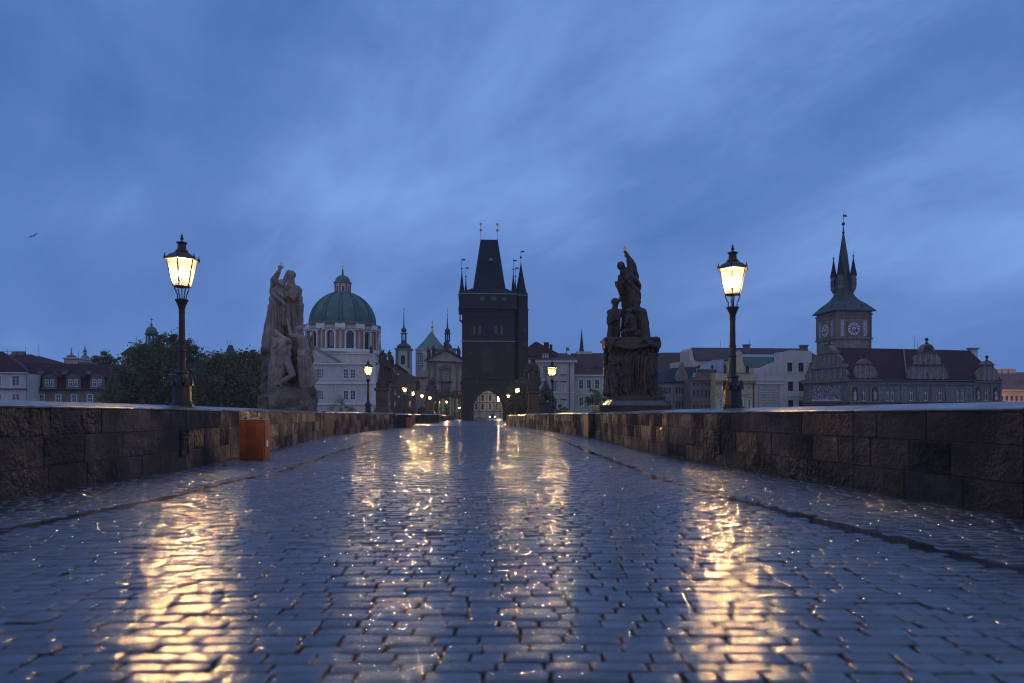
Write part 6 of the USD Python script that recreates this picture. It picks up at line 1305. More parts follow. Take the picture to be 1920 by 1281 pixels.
    (u, z) = FL.uz(1552, 643, 4); t.part("chimney", FL.W(cbox(u - .55, u + .55, 3.6, 4.6, z - 3, z - .4, .03)), MATS["brown_wall"]); t.part("chimney_cap", FL.W(cbox(u - .9, u + .9, 3.3, 4.9, z - .39, z, .03)), MATS["lead_grey"])
    def stepped_gable(F, tiers, top, panels, fin, scrolls, parts=TR):
        g = None
        for k, (x0, y0, x1, y1) in enumerate(tiers):
            m = t.part("gable_tier", F.box(x0, y0, x1, y1, -.10 - .02 * k, .9), O); t.part("gable_cornice", F.box(x0 - 1.6, y0 - 1.6, x1 + 1.6, y0 - .02, -.45, 1.0), O)
            n = max(2, int((x1 - x0) / 13) + 1)
            for j in range(n + 1): xx = x0 + (x1 - x0 - 2.6) * j / n; t.part("gable_pilaster", F.box(xx, y0 + .1, xx + 2.6, y1, -.24, -.1 - .02 * k - .003), M("pale_ochre", (.24, .20, .165), (.18, .15, .125), rough=.85, nscale=.8), parent=m)
            for j in range(n): xa = x0 + (x1 - x0 - 2.6) * j / n + 3.2; xb = x0 + (x1 - x0 - 2.6) * (j + 1) / n - .6; t.part("painted_panel", F.box(xa, y0 + 1.5, xb, y1 - 2.5, -.14 - .02 * k, -.10 - .02 * k - .002), SF, parent=m)
        for sx, (xa, ya), (xb, yb) in scrolls:                                            # curved shoulders beside the tiers
            P = [(xa, ya), (xa + sx * .5, yb + (ya - yb) * .0)]
            q = [(xa, ya)] + [(xb + (xa - xb) * (1 - math.cos(s)), yb + (ya - yb) * math.sin(s) ** 1.0 * 1.0) for s in np.linspace(PI / 2, 0, 7)] + [(xa, yb)]
            t.part("gable_scroll", F.pslab(q, -.05, .5), O)
            (u, z) = F.uz(xb - sx * .6, yb); c = F.W(trimesh.Trimesh([(u, .15, z)], [])).vertices[0]; t.part("urn", lathe([(.22, -.1), (.22, .12), (.10, .2), (.30, .5), (.22, .75), (.08, .85), (.12, .98), (.02, 1.15)], c, 8), MATS["soot_trim"])
        kind, x0, y0, x1, y1 = top; m = (x0 + x1) / 2
        if kind == "round":
            t.part("gable_top", F.pslab([(m + (x1 - x0) / 2 * math.cos(s), y1 - (y1 - y0) * math.sin(s)) for s in np.linspace(0, PI, 13)], -.25, .9), O); t.part("painted_panel", F.pslab([(m + (x1 - x0) / 2 * .76 * math.cos(s), y1 - .8 - (y1 - y0) * .76 * math.sin(s)) for s in np.linspace(0, PI, 11)], -.29, -.255), MATS["black_stone"])
        else: t.part("gable_top", F.pslab([(x0, y1), (x1, y1), (x1 - 1, y1 - 2), (m + 2, y0), (m - 2, y0), (x0 + 1, y1 - 2)], -.3, .9), O)
        (u, z) = F.uz(m, y0); c = F.W(trimesh.Trimesh([(u, .2, z)], [])).vertices[0]; h = fin
        t.part("gable_finial", lathe([(h * .22, -.2), (h * .24, h * .15), (h * .10, h * .25), (h * .13, h * .45), (h * .26, h * .62), (h * .25, h * .78), (h * .06, h * .95)], c, 10), MATS["soot_trim"])
    stepped_gable(FL, [(1520, 688.5, 1580.5, 712), (1540, 662, 1566, 686.8)], ("pt", 1539, 648, 1567, 660), 0, .9, [(-1, (1540, 664), (1522, 686)), (1, (1566, 664), (1580, 686)), (-1, (1520, 692), (1509.5, 711)), (1, (1580.5, 692), (1590.5, 711))])
    stepped_gable(FR, [(1609.5, 683, 1632, 711.5)], ("pt", 1611, 672.5, 1631, 681.2), 0, 1.15, [(-1, (1609.5, 686), (1601.5, 711)), (1, (1632, 686), (1646, 711))])
    stepped_gable(FR, [(1708.5, 685.5, 1768.5, 712.5), (1722.5, 662, 1755.5, 683.5)], ("round", 1727, 645, 1751, 660), 0, 1.3, [(-1, (1722.5, 665), (1711, 683)), (1, (1755.5, 665), (1765, 683)), (-1, (1708.5, 690), (1701, 711)), (1, (1768.5, 690), (1779, 712))])
    stepped_gable(FR, [(1842, 685, 1862, 714)], ("pt", 1843, 677, 1861, 683.4), 0, 1.2, [(-1, (1842, 690), (1829, 713)), (1, (1862, 690), (1874, 714))])
    w = t.part("gable_window", FR.box(1735, 697.5, 1740, 706, -.2, -.142), O); t.part("pane", FR.box(1736, 698.8, 1739, 705.6, -.215, -.201), MATS["glass_dark"], parent=w)
    (u, z) = FR.uz(1738.5, 675); w = t.part("round_window", FR.slab([(u + .38 * math.cos(a), z + .38 * math.sin(a)) for a in np.linspace(0, 2 * PI, 16)[:-1]], -.28, -.165), O); t.part("pane", FR.slab([(u + .24 * math.cos(a), z + .24 * math.sin(a)) for a in np.linspace(0, 2 * PI, 14)[:-1]], -.3, -.281), MATS["glass_dark"], parent=w)
painted_house()
for px, py0, py1 in ((1714.5, 628, 660), (1721, 639, 660)):
    c = at(px, py1, 160); c2 = at(px, py0, 160); single("roof_aerial", tube([c, c2], [.05, .02], 5), MATS["iron_far"], "taller thin aerial above the red roof left of its round topped gable" if px < 1716 else "shorter thin aerial above the red roof left of its round topped gable", "aerial")

# ------------------------------------------------------------------ the clock tower
def clock_tower():
    C = at(1567, HY, 165.0); a = None
    X0, Y0 = C[0], C[1]
    best = None
    for ang in np.linspace(-.2, .9, 221):
        for Wd in np.linspace(6, 12, 61):
            r = (X0 + Wd * math.cos(ang), Y0 + Wd * math.sin(ang)); l = (X0 - Wd * math.sin(ang), Y0 + Wd * math.cos(ang))
            e = abs(CX + FPX * r[0] / r[1] - 1633.5) + abs(CX + FPX * l[0] / l[1] - 1531)
            if best is None or e < best[0]: best = (e, ang, Wd)
    _, ang, Wd = best
    ux, uy = np.array([math.cos(ang), math.sin(ang)]), np.array([-math.sin(ang), math.cos(ang)])
    Z = lambda py, d=165.0: CAMZ - (py - HY) / FPX * d
    def W(m):
        m = m.copy(); q = np.asarray(m.vertices); m.vertices = np.column_stack([np.array([X0, Y0]) + np.outer(q[:, 0], ux) + np.outer(q[:, 1], uy), q[:, 2]]); return m
    cc = np.array([X0, Y0]) + ux * Wd / 2 + uy * Wd / 2
    t = Thing("clock_tower", "square water tower with two white clock faces and a tall dark flared spire", "tower", (cc[0], cc[1], -6))
    ST, O, SL = MATS["grey_stone_wall"], MATS["ochre_stone"], MATS["slate_roof"]
    zc = Z(583)
    t.part("body", W(bx(0, Wd, 0, Wd, -6, zc)), M("tower_stone", (.27, .22, .175), (.20, .165, .135), rough=.85, nscale=.4, streak=.25, brick=(1.2, .5, .02, .8)))
    for y, h, o in ((633, 3.0, .28), (586.5, 3.2, .2), (596, 1.2, .1)): t.part("string_course", W(bx(-o, Wd + o, -o, Wd + o, Z(y + h), Z(y))), O)
    for u in (0, Wd - .9):
        t.part("corner_pilaster", W(bx(u, u + .9, -.14, -.003, Z(632.8), Z(590))), O); t.part("corner_pilaster", W(bx(-.14, -.003, u, u + .9, Z(632.8), Z(590))), O)
    for k in range(9):
        u = .9 + (Wd - 1.8) * (k + .5) / 9
        t.part("corbel_arch", W(bx(u - .28, u + .28, -.12, -.004, Z(595.8), Z(590))), O); t.part("corbel_arch", W(bx(-.12, -.004, u - .28, u + .28, Z(595.8), Z(590))), O)
    rad = 11.3 / FPX * 170; zf = Z(618.2, 167)
    for face in (0, 1):
        T = (lambda m: W(m)) if face == 0 else (lambda m: W(m.apply_transform(np.array([[0, 1, 0, 0], [1, 0, 0, 0], [0, 0, 1, 0], [0, 0, 0, 1.0]]))))
        uc = Wd * .5
        fr = t.part("clock_frame", T(cat([bx(uc - rad * 1.28, uc + rad * 1.28, -.1, -.004, zf - rad * 1.28, zf + rad * 1.28)])), O)
        disc = lambda r, y0, y1, n=36: lathe([(.001, 0), (r, 0), (r, y1 - y0), (.001, y1 - y0)], n=n).apply_transform(trimesh.transformations.rotation_matrix(PI / 2, [1, 0, 0])).apply_translation((uc, y1, zf))
        f = t.part("clock_face", T(disc(rad, -.15, -.102)), M("clock_dark", (.035, .035, .045), (.03, .03, .04), rough=.6))
        t.part("clock_ring", T(cat([tube([(uc + rad * .97 * math.cos(x), -.155, zf + rad * .97 * math.sin(x)) for x in np.linspace(0, 2 * PI, 33)], .06, 5)])), MATS["frame_white"], parent=f)
        for k in range(12):
            A = k * PI / 6; c_, s_ = math.sin(A), math.cos(A)
            t.part("hour_mark", T(hull([(uc + c_ * r + q * s_ * w, y, zf + s_ * r - q * c_ * w) for r, w in ((rad * .50, .07), (rad * .90, .20)) for q in (-1, 1) for y in (-.165, -.151)])), MATS["frame_white"], parent=f)
        t.part("clock_centre", T(disc(rad * .33, -.17, -.151, 24)), MATS["frame_white"], parent=f)
        for deg, ln, w in ((192, .52, .10), (122, .84, .07)):
            A = math.radians(deg); c_, s_ = math.sin(A), math.cos(A)
            t.part("clock_hand", T(hull([(uc + c_ * r * rad + q * s_ * w, y, zf + s_ * r * rad - q * c_ * w) for r in (-.12, ln) for q in (-1, 1) for y in (-.20, -.175)])), MATS["iron_far"], parent=f)
        for u in (1.6, Wd - 1.6): t.part("painted_strip", T(bx(u - .4, u + .4, -.05, -.003, Z(630), Z(600))), MATS["relief"])
    t.part("downpipe", W(bx(Wd - .55, Wd - .4, -.3, -.15, -6, zc)), MATS["iron_far"])
    # flared roof and spire
    h2 = Wd / 2; prof = [(1.17, 583.5), (1.10, 581), (.86, 573), (.66, 565), (.52, 556), (.42, 546), (.37, 530), (.33, 515), (.285, 500), (.20, 475), (.10, 452), (.02, 434)]
    V, Fq = [], []
    for s, py in prof:
        z = Z(py, 170) if py < 580 else Z(py, 167)
        for k in range(8):
            A = k * PI / 4 - 3 * PI / 4
            oc = np.array([math.cos(A), math.sin(A)]) * s * h2 * 1.22
            sq = np.array([[-1, -1], [0, -1], [1, -1], [1, 0], [1, 1], [0, 1], [-1, 1], [-1, 0]])[k] * s * h2
            w = np.clip((s - .45) / .5, 0, 1); V.append((*(h2 + sq * w + oc * .85 * (1 - w)), z))
    n = len(prof)
    for i in range(n - 1):
        for k in range(8): a0, b0 = i * 8 + k, i * 8 + (k + 1) % 8; Fq += [(a0, b0, b0 + 8), (a0, b0 + 8, a0 + 8)]
    t.part("spire_roof", W(trimesh.Trimesh(np.array(V), np.array(Fq), process=False)), MATS["copper_dark"])
    t.part("eaves", W(bx(-h2 * .17, Wd + h2 * .17, -h2 * .17, Wd + h2 * .17, Z(583.6, 167) - .2, Z(583.6, 167) - .02)), MATS["copper_dark"])
    q = W(trimesh.Trimesh([(h2, h2, Z(434, 170))], [])).vertices[0]
    t.part("spire_finial", cat([lathe([(.22, -.6), (.34, -.3), (.16, 0), (.10, 1.3)], q, 8), sphere(q + [0, 0, 1.7], .40, 1), tube([q + [0, 0, 1.3], q + [0, 0, 4.2]], .06, 5), bx(q[0] - .1, q[0] + .8, q[1] - .03, q[1] + .03, q[2] + 3.4, q[2] + 3.9)]), MATS["iron_far"])
    for k, (sx, sy) in enumerate(((-1, -1), (1, -1), (1, 1), (-1, 1))):
        cx_, cy_ = h2 + sx * h2 * .36, h2 + sy * h2 * .36; q = W(trimesh.Trimesh([(cx_, cy_, 0)], [])).vertices[0]
        m = t.part("turret", lathe([(.12, Z(548, 168)), (.62, Z(541, 168)), (.72, Z(539, 168)), (.66, Z(538, 168)), (.66, Z(519, 168)), (.78, Z(517.5, 168)), (.78, Z(516, 168))], (q[0], q[1], 0), 8), MATS["ochre_stone"])
        t.part("turret_roof", lathe([(.86, Z(516, 168)), (.50, Z(502, 168)), (.12, Z(484, 168)), (.06, Z(481, 168))], (q[0], q[1], 0), 8), SL, parent=m); t.part("turret_finial", cat([sphere((q[0], q[1], Z(479.5, 168)), .24, 1), tube([(q[0], q[1], Z(481, 168)), (q[0], q[1], Z(471.5, 168))], .04, 5)]), MATS["iron_far"], parent=m)
        for A in np.linspace(-PI, 0, 5): t.part("turret_window", bx(.62, .70, -.14, .14, Z(536, 168), Z(522, 168)).apply_transform(trimesh.transformations.rotation_matrix(A - .2, [0, 0, 1])).apply_translation((q[0], q[1], 0)), MATS["glass_dark"], parent=m)
    for k, px in enumerate((1546, 1563, 1578, 1610)):
        u = {0: None}.get(k, 0)
    for u in (h2 * .5, h2 * 1.5):
        for sw in (0, 1):
            m = hull([(u - .35, -.1, Z(577, 166)), (u + .35, -.1, Z(577, 166)), (u - .35, .8, Z(577, 166)), (u + .35, .8, Z(577, 166)), (u, -.15, Z(571.5, 166)), (u, 1.2, Z(571.5, 166))])
            if sw: m.vertices = np.asarray(m.vertices)[:, [1, 0, 2]]
            t.part("roof_dormer", W(m), MATS["copper_dark"])
clock_tower()

# ------------------------------------------------------------------ the lit quay at the far right edge
F = Facade(1872, 255, 1990, 255)
for k in range(13): F.win(1876.5 + k * 9.2, 742.5, 1881 + k * 9.2, 751.5, bars=(2, 2)); F.win(1876.5 + k * 9.2, 757, 1881 + k * 9.2, 766, bars=(2, 2))
t = building("quay_house", "pinkish house lit orange by street lamps at the far right edge", "building", F, [(1872, 733), (1990, 733)], 14, MATS["pink_wall"], MATS["frame_brown"])
t.part("cornice", F.box(1871, 730.6, 1990, 733.6, -.6, -.003), MATS["pink_wall"])
t.part("roof", gable_roof(F, (1869, 731), (1992, 731), (1866, 698), (1975, 698), 14), M("pink_tile", (.17, .075, .055), (.13, .06, .048), rough=.65, nscale=.45, brick=(.22, .32, .02, .6)))
for k, (x0, x1) in enumerate(((1866, 1875.5), (1878, 1888), (1890, 1903))): (u, z), (u1, _) = F.uz(x0, 693, 7), F.uz(x1, 693, 7); t.part("chimney", F.W(cbox(u, u1, 6.5, 7.5, z - 3, z + .2, .05)), MATS["pink_wall"])
for x, y in ((1883, 717), (1902, 719), (1913, 715)): (u, z) = F.uz(x, y, 3); t.part("roof_dormer", F.W(hull([(u - .8, 2.2, z - .6), (u + .8, 2.2, z - .6), (u - .8, 4.5, z + .2), (u + .8, 4.5, z + .2), (u, 2.2, z + .5), (u, 4.5, z + .6)])), MATS["pink_tile"])
(u, z) = F.uz(1901.5, 721.5, 2.0); t.part("lit_skylight", F.W(bx(u - .25, u + .25, 2.08, 2.16, z - .3, z + .3)), MATS["lit_glass"])
emit("sodium_lamp", (1.0, .50, .16), 420.0)
for k, (px, py, d) in enumerate(((1905, 757.5, 238), (1913.5, 757, 240)  )):
    c = at(px, py, d); t = Thing("quay_lamp", ("left of the two", "right of the two", "outer")[min(k, 2)] + (" orange street lamps glowing before the pinkish house" if k < 2 else f" orange street lamp before the pinkish house, {('nearer to', 'farther from')[k - 2]} the frame edge"), "street lamp", (c[0], c[1], -6), group="orange street lamps on the far quay")
    t.part("post", tube([(c[0], c[1], -6), (c[0], c[1], c[2] - .35)], .09, 6), MATS["iron_far"]); t.part("hood", lathe([(.45, .36), (.5, .42), (.1, .7)], c, 8), MATS["iron_far"]); t.part("globe", sphere(c, .34, 2), MATS["sodium_lamp"])
F = Facade(1860, 232, 1905, 232)
t = Thing("quay_kiosk", "low lit kiosk with yellow windows just right of the painted house", "kiosk", (F.A[0] + 3, 232, -6))
t.part("body", F.box(1882, 757.2, 1903.5, 790, .05, 3.5), MATS["frame_brown"]); t.part("roof", F.W(hull([(F.uz(x, y)[0], v, F.uz(x, y)[1]) for x, y in ((1878, 757), (1906, 757.2), (1883, 754.4), (1902, 754.8)) for v in (-.6, 4)])), MATS["iron_far"])
for k in range(6): t.part("lit_window", F.box(1884 + k * 3.2, 757.5, 1886.4 + k * 3.2, 761, -.02, .045), emit("kiosk_light", (1.0, .68, .26), 1.6) if k == 0 else MATS["kiosk_light"])

# ------------------------------------------------------------------ the left bank
F = Facade(-60, 122, 232, 132)
for k, x in enumerate((-45, -14, 15, 44, 73.6, 104.4, 134.2, 164, 194)): F.win(x, 740, x + 9.2, 754.5, bars=(2, 2), sur=.12); F.win(x, 764, x + 9.2, 778, bars=(2, 2))
t = building("mansard_house", "long house with a red mansard roof and three round topped dormers at the left", "building", F, [(-60, 731.5), (232, 733)], 14, MATS["ochre_stone"], MATS["frame_white"], MATS["trim_white"])
t.part("cornice", F.box(-60, 729.5, 232, 732.2, -.5, -.003), MATS["brown_wall"])
za, zb, zc = F.uz(100, 730.5)[1], F.uz(100, 707.5)[1], F.uz(100, 681.5, 6)[1]; u0, u1 = F.uz(-60, 730)[0], F.uz(228, 730)[0]
t.part("lower_roof", F.W(hull([(u, v, z) for u in (u0, u1) for v, z in ((-.1, za), (1.2, zb), (13.5, za), (12.3, zb))])), M("crimson_tile", (.075, .018, .018), (.05, .014, .014), rough=.65, spec=.12, nscale=.6, brick=(.22, .32, .02, .6)))
t.part("upper_roof", F.W(hull([(u, v, z) for u in (u0, u1) for v, z in ((.8, zb + .02), (5.5, zc), (8, zc), (12.7, zb + .02))])), MATS["red_tile"])
for k, xc in enumerate((93, 137.5, 182.5)):
    d = t.part("arched_dormer", F.pslab([(xc - 13.5, 729.4), (xc - 13.5, 708)] + [(xc - 13.5 * math.cos(s), 708 - 10.5 * math.sin(s)) for s in np.linspace(.1, PI - .1, 12)] + [(xc + 13.5, 708), (xc + 13.5, 729.4)], -.12, 3.2), MATS["brown_wall"])
    ring = [(xc - 14.6 * math.cos(s), 708.2 - 11.6 * math.sin(s)) for s in np.linspace(0, PI, 13)] + [(xc + 12.6 * math.cos(s), 708.2 - 9.6 * math.sin(s)) for s in np.linspace(0, PI, 13)]
    t.part("dormer_hood", F.pslab(ring, -.4, 3.4), MATS["soot_trim"], parent=d); t.part("oval_window", F.pslab([(xc + 4.5 * math.cos(s), 705.8 + 2.6 * math.sin(s)) for s in np.linspace(0, 2 * PI, 15)[:-1]], -.2, -.122), MATS["glass_dark"], parent=d)
    for x in (xc - 8.6, xc + 1.2):
        t.part("dormer_window", F.box(x, 712, x + 7.6, 725.6, -.18, -.122), MATS["frame_white"], parent=d)
        for i in range(2):
            for j in range(2): t.part("pane", F.box(x + .9 + 3.4 * i, 713.2 + (4.2 if j else 0), x + 3.5 + 3.4 * i, (716.4 if j == 0 else 724.6), -.2, -.181), MATS["glass_dark"], parent=d)
    t.part("dormer_sill", F.box(xc - 14.5, 729.5 - 1.6, xc + 14.5, 729.4, -.5, -.123), MATS["lead_grey"], parent=d)
for x in (76, 121, 166): (u, z) = F.uz(x, 699.5, 1.6); t.part("roof_hatch", F.W(hull([(u - .45, 1.0, z - .3), (u + .45, 1.0, z - .3), (u - .45, 2.4, z + .45), (u + .45, 2.4, z + .45), (u - .45, 2.4, z - .3), (u + .45, 2.4, z - .3)])), MATS["iron_far"])
F = Facade(-70, 117, 52, 120)
for x in (-40, -4, 23, 30): F.win(x, 705.5, x + 5.6, 723.5, bars=(1, 3), frame=MATS["frame_white"], sur=.1); F.win(x, 739.5, x + 5.6, 753.5, bars=(1, 3), frame=MATS["frame_white"])
t = building("corner_house", "white upper storeyed corner house at the left edge under a dark red roof", "building", F, [(-70, 698.5), (51, 699.5)], 12, MATS["white_wall"], MATS["frame_white"], MATS["trim_white"])
t.part("cornice", F.box(-70, 727.2, 52, 730.4, -.35, -.003), MATS["brown_wall"]); t.part("cornice", F.box(-70, 697.4, 53, 700.4, -.4, -.003), MATS["trim_white"]); t.part("lower_cladding", F.box(-70, 731, 51, 775, -.05, -.002), MATS["ochre_stone"]) if False else None
t.part("roof", F.W(hull([(F.uz(x, y, v)[0], v, F.uz(x, y, v)[1]) for x, y, v in ((-75, 698, -.4), (55, 698.5, -.4), (-75, 686, 12.5), (50, 686, 12.5), (-70, 660, 5), (5, 659, 5), (5, 659, 7), (-70, 660, 7))])), MATS["red_tile"])
t.part("downpipe", F.box(49.8, 700, 51, 775, -.15, -.03), MATS["lead_grey"])
def backhouse(name, label, x0, x1, ywall, yridge, d, wall, roof, hip=0.0, depth=10):
    F = Facade(x0, d, x1, d); t = building(name, label, "house", F, [(x0, ywall), (x1, ywall)], depth, MATS[wall], MATS["frame_white"])
    w = x1 - x0; t.part("roof", gable_roof(F, (x0 - 1, ywall), (x1 + 1, ywall), (x0 + w * hip, yridge), (x1 - w * hip, yridge), depth), MATS[roof]); return t, F
t, F = backhouse("back_house", "house with a long low brown red roof behind the corner house", 15, 62, 684, 664.5, 165, "brown_wall", "red_tile", .06)
for x in (30, 40): (u, z) = F.uz(x, 663, 5); t.part("chimney", F.W(cbox(u - .8, u + .8, 4.5, 5.5, z - 2, z + .5, .04)), MATS["brown_wall"])
backhouse("back_house", "house with a grey sheet roof between the corner house and the pyramid roof", 38, 72, 681, 667, 172, "grey_stone_wall", "lead_grey", .1)
backhouse("back_house", "small house under a pointed red pyramid roof behind the mansard", 56, 90, 683, 667.5, 150, "brown_wall", "red_tile", .5)
backhouse("back_house", "house with a low dark roof right of the yellow block", 144, 205, 686, 679, 170, "brown_wall", "brown_tile", .05)
t, F = backhouse("yellow_block", "small flat yellow block on the left skyline", 120, 144.5, 672, 670.2, 175, "yellow_wall", "lead_grey", .0); 
t, F = backhouse("gabled_house", "small house with a shallow brown gable left of the green cupola", 229, 264, 664, 663.8, 160, "yellow_wall", "brown_tile", .0)
t.part("gable_roof", F.W(hull([(F.uz(x, y)[0], v, F.uz(x, y)[1]) for x, y in ((227, 664.5), (266, 664.5), (247.5, 650)) for v in (-.5, 10.5)])), MATS["brown_tile"])
onion_tower(134, 260, "small dark onion turret on the left skyline behind the yellow block", (8, 670, 690), None, (10.5, 670, 662.5), None, None, 654, 655, 650, cap="lead_grey")
onion_tower(159.5, 300, "stubby church turret with a rounded cap on the left skyline", (14, 674, 690), None, (13, 674, 663), (5.5, 663, 659), (6, 659, 655), 650, 651, 645, cap="ochre_stone")
def cupola():
    d = 170; pm = FPX / d; c = at(284, HY, d); Z = lambda py: CAMZ - (py - HY) / pm; X, Y = c[0], c[1]; r = 10.4 / pm
    t = Thing("cupola", "small green domed cupola on open columns with a cross, above the left trees", "cupola", (X, Y, -6))
    t.part("base", lathe([(r * 1.05, -6), (r * 1.05, Z(648)), (r * .95, Z(647))], (X, Y, 0), 12), MATS["copper_green"])
    for k in range(8): A = k * PI / 4 + .2; t.part("column", tube([(X + r * .85 * math.cos(A), Y + r * .85 * math.sin(A), Z(647.5)), (X + r * .85 * math.cos(A), Y + r * .85 * math.sin(A), Z(628.5))], .16, 6), MATS["copper_green"])
    t.part("cornice", lathe([(r * .7, Z(629.5)), (r * 1.1, Z(628)), (r * 1.12, Z(626)), (r, Z(625.5))], (X, Y, 0), 20), MATS["copper_dark"])
    t.part("dome", lathe([(r * math.cos(x), Z(626) + (Z(611.5) - Z(626)) * math.sin(x)) for x in np.linspace(0, 1.45, 9)] + [(.15, Z(610))], (X, Y, 0), 20), MATS["copper_green"], smooth=35)
    b = t.part("ball", sphere((X, Y, Z(608.5)), .28, 1), MATS["copper_dark"]); t.part("cross", cat([tube([(X, Y, Z(608)), (X, Y, Z(595))], .06, 4), bx(X - .4, X + .4, Y - .05, Y + .05, Z(600), Z(599))]), MATS["copper_dark"], parent=b)
cupola()
def far_tower():
    d = 420; F = Facade(421, d, 437, d); c = at(429, HY, d); t = Thing("far_tower", "distant steep roofed gate tower peeping above the left trees", "tower", (c[0], c[1], -6))
    t.part("body", F.W(bx(F.uz(421.5, 670)[0], F.uz(437, 670)[0], 0, 5, -6, F.uz(429, 668)[1])), MATS["soot_stone"]); t.part("roof", F.W(hull([(F.uz(x, y)[0], v, F.uz(x, y)[1]) for x, y, v in ((420.5, 668, -.3), (438, 668, -.3), (420.5, 668, 5.3), (438, 668, 5.3), (425.5, 646.5, 2.2), (432.5, 646.5, 2.2), (425.5, 646.5, 2.8), (432.5, 646.5, 2.8))])), MATS["slate_roof"])
    for x in (426, 432): (u, z) = F.uz(x, 646.5, 2.5); t.part("finial", F.W(tube([(u, 2.5, z), (u, 2.5, z + 2.6)], .12, 5)), MATS["iron_far"])
far_tower()
for px, y0, y1, d, lab in ((73, 644, 682, 150, "tall thin aerial left of the yellow block on the skyline"), (48, 650, 670, 150, "short thin aerial above the roofs near the left edge"), (13.5, 653, 668, 130, "branched aerial on the corner house roof"), (257, 641, 664, 158, "thin aerial on the small gabled house left of the cupola"), (147, 657, 680, 165, "thin aerial just right of the yellow block"), (321, 616, 640, 150, "thin rod above the trees left of the near lamp")):
    c, c2 = at(px, y1, d), at(px, y0, d); single("roof_aerial", cat([tube([c, c2], [.05, .025], 5)] + ([bx(c2[0] - .7, c2[0] + .7, c2[1] - .02, c2[1] + .02, c2[2] - .6, c2[2] - .54), bx(c2[0] - .5, c2[0] + .5, c2[1] - .02, c2[1] + .02, c2[2] - 1.1, c2[2] - 1.04)] if "branched" in lab else [])), MATS["iron_far"], lab, "aerial")

# ------------------------------------------------------------------ trees and shrubs
def leaf_mat(name, a, b):
    N = {"g": ("geometry", {}), "r": ("rgb_ramp", {"ramp": [(0, a), (1, b)]}), "n": ("noise_texture", {"scale": .45, "detail": 2.0}), "m": ("math", {"math_type": "multiply_add", "value2": .5}), "p": ("principled_bsdf", {"roughness": .5, "specular_ior_level": .3}), "t": ("translucent_bsdf", {}), "x": ("mix_closure", {"fac": .22})}
    MATS[name] = usdkit.material(stage, f"/World/Looks/{name}", N, [("g.position", "n.vector"), ("g.random_per_island", "m.value1"), ("n.fac", "m.value3"), ("m.value", "r.fac"), ("r.color", "p.base_color"), ("r.color", "t.color"), ("p.BSDF", "x.closure1"), ("t.BSDF", "x.closure2")], surface="x.closure")
leaf_mat("leaf_dark", (.022, .032, .014), (.12, .13, .055)); leaf_mat("leaf_spring", (.045, .075, .028), (.12, .16, .06)); leaf_mat("leaf_pale", (.10, .115, .085), (.20, .21, .15))
def leaves(P, s, rng):
    n = len(P); a = rng.normal(size=(n, 3)); a /= np.linalg.norm(a, axis=1, keepdims=True); b = np.cross(a, rng.normal(size=(n, 3))); b /= np.linalg.norm(b, axis=1, keepdims=True)
    sz = s * rng.uniform(.6, 1.35, (n, 1)); V = np.stack([P - a * sz, P + b * sz * .45, P + a * sz, P - b * sz * .45], 1).reshape(-1, 3)
    i = np.arange(n)[:, None] * 4; return V, np.vstack([i + [0, 1, 2], i + [0, 2, 3]])
def tree(name, label, base, blobs, n, s, mat, seed, trunk=.3, catn="tree", shell=.55, sparse=False):
    """Trunk, limbs to every clump, and a crown of separate leaves gathered in uneven clumps."""
    rng = np.random.default_rng(seed); base = np.asarray(base, float); t = Thing(name, label, catn, base)
    B = [(np.asarray(c, float), np.asarray(r, float)) for c, r in blobs]
    low = min(c[2] - r[2] for c, r in B); mid = np.mean([c for c, _ in B], 0); fork = np.array([base[0], base[1], max(base[2] + .5, low * .6 + base[2] * .4)])
    tr = [tube([base, (base + fork) / 2 + rng.normal(0, .05, 3), fork, fork * .45 + mid * .55], [trunk, trunk * .85, trunk * .75, trunk * .4], 8)]
    lim, P = [], []
    vol = np.array([np.prod(r) for _, r in B]) ** .67; share = vol / vol.sum()
    for (c, r), w in zip(B, share):
        lim.append(tube([fork, fork * .5 + c * .5 + rng.normal(0, .15, 3) * trunk * 3, c], [trunk * .45, trunk * .28, trunk * .1], 6))
        k = max(4, int(n * w / 55)); d = rng.normal(size=(k, 3)); d /= np.linalg.norm(d, axis=1, keepdims=True); rad = rng.uniform(shell ** 2, 1.0, (k, 1)) ** .5
        cl = c + d * rad * r
        for q in cl:
            lim.append(tube([c + (q - c) * .15, (c + q) / 2 + rng.normal(0, .08, 3) * r.mean(), q], [trunk * .10, trunk * .06, trunk * .025], 4))
            m = int(rng.uniform(25, 85)); e = r.mean() * rng.uniform(.12, .42); P.append(q + rng.normal(size=(m, 3)) * e * np.array([1, 1, .75]))
    t.part("trunk", cat(tr), MATS["bark"]); t.part("limbs", cat(lim), MATS["bark"])
    V, Fq = leaves(np.vstack(P), s, rng); t.part("crown", (V, Fq), MATS[mat])
def blob(px, py, rx, ry, d, dd=0.0): return (at(px, py, d + dd), (rx / FPX * d, min(rx, ry) / FPX * d * .9, ry / FPX * d))
d = 104.0
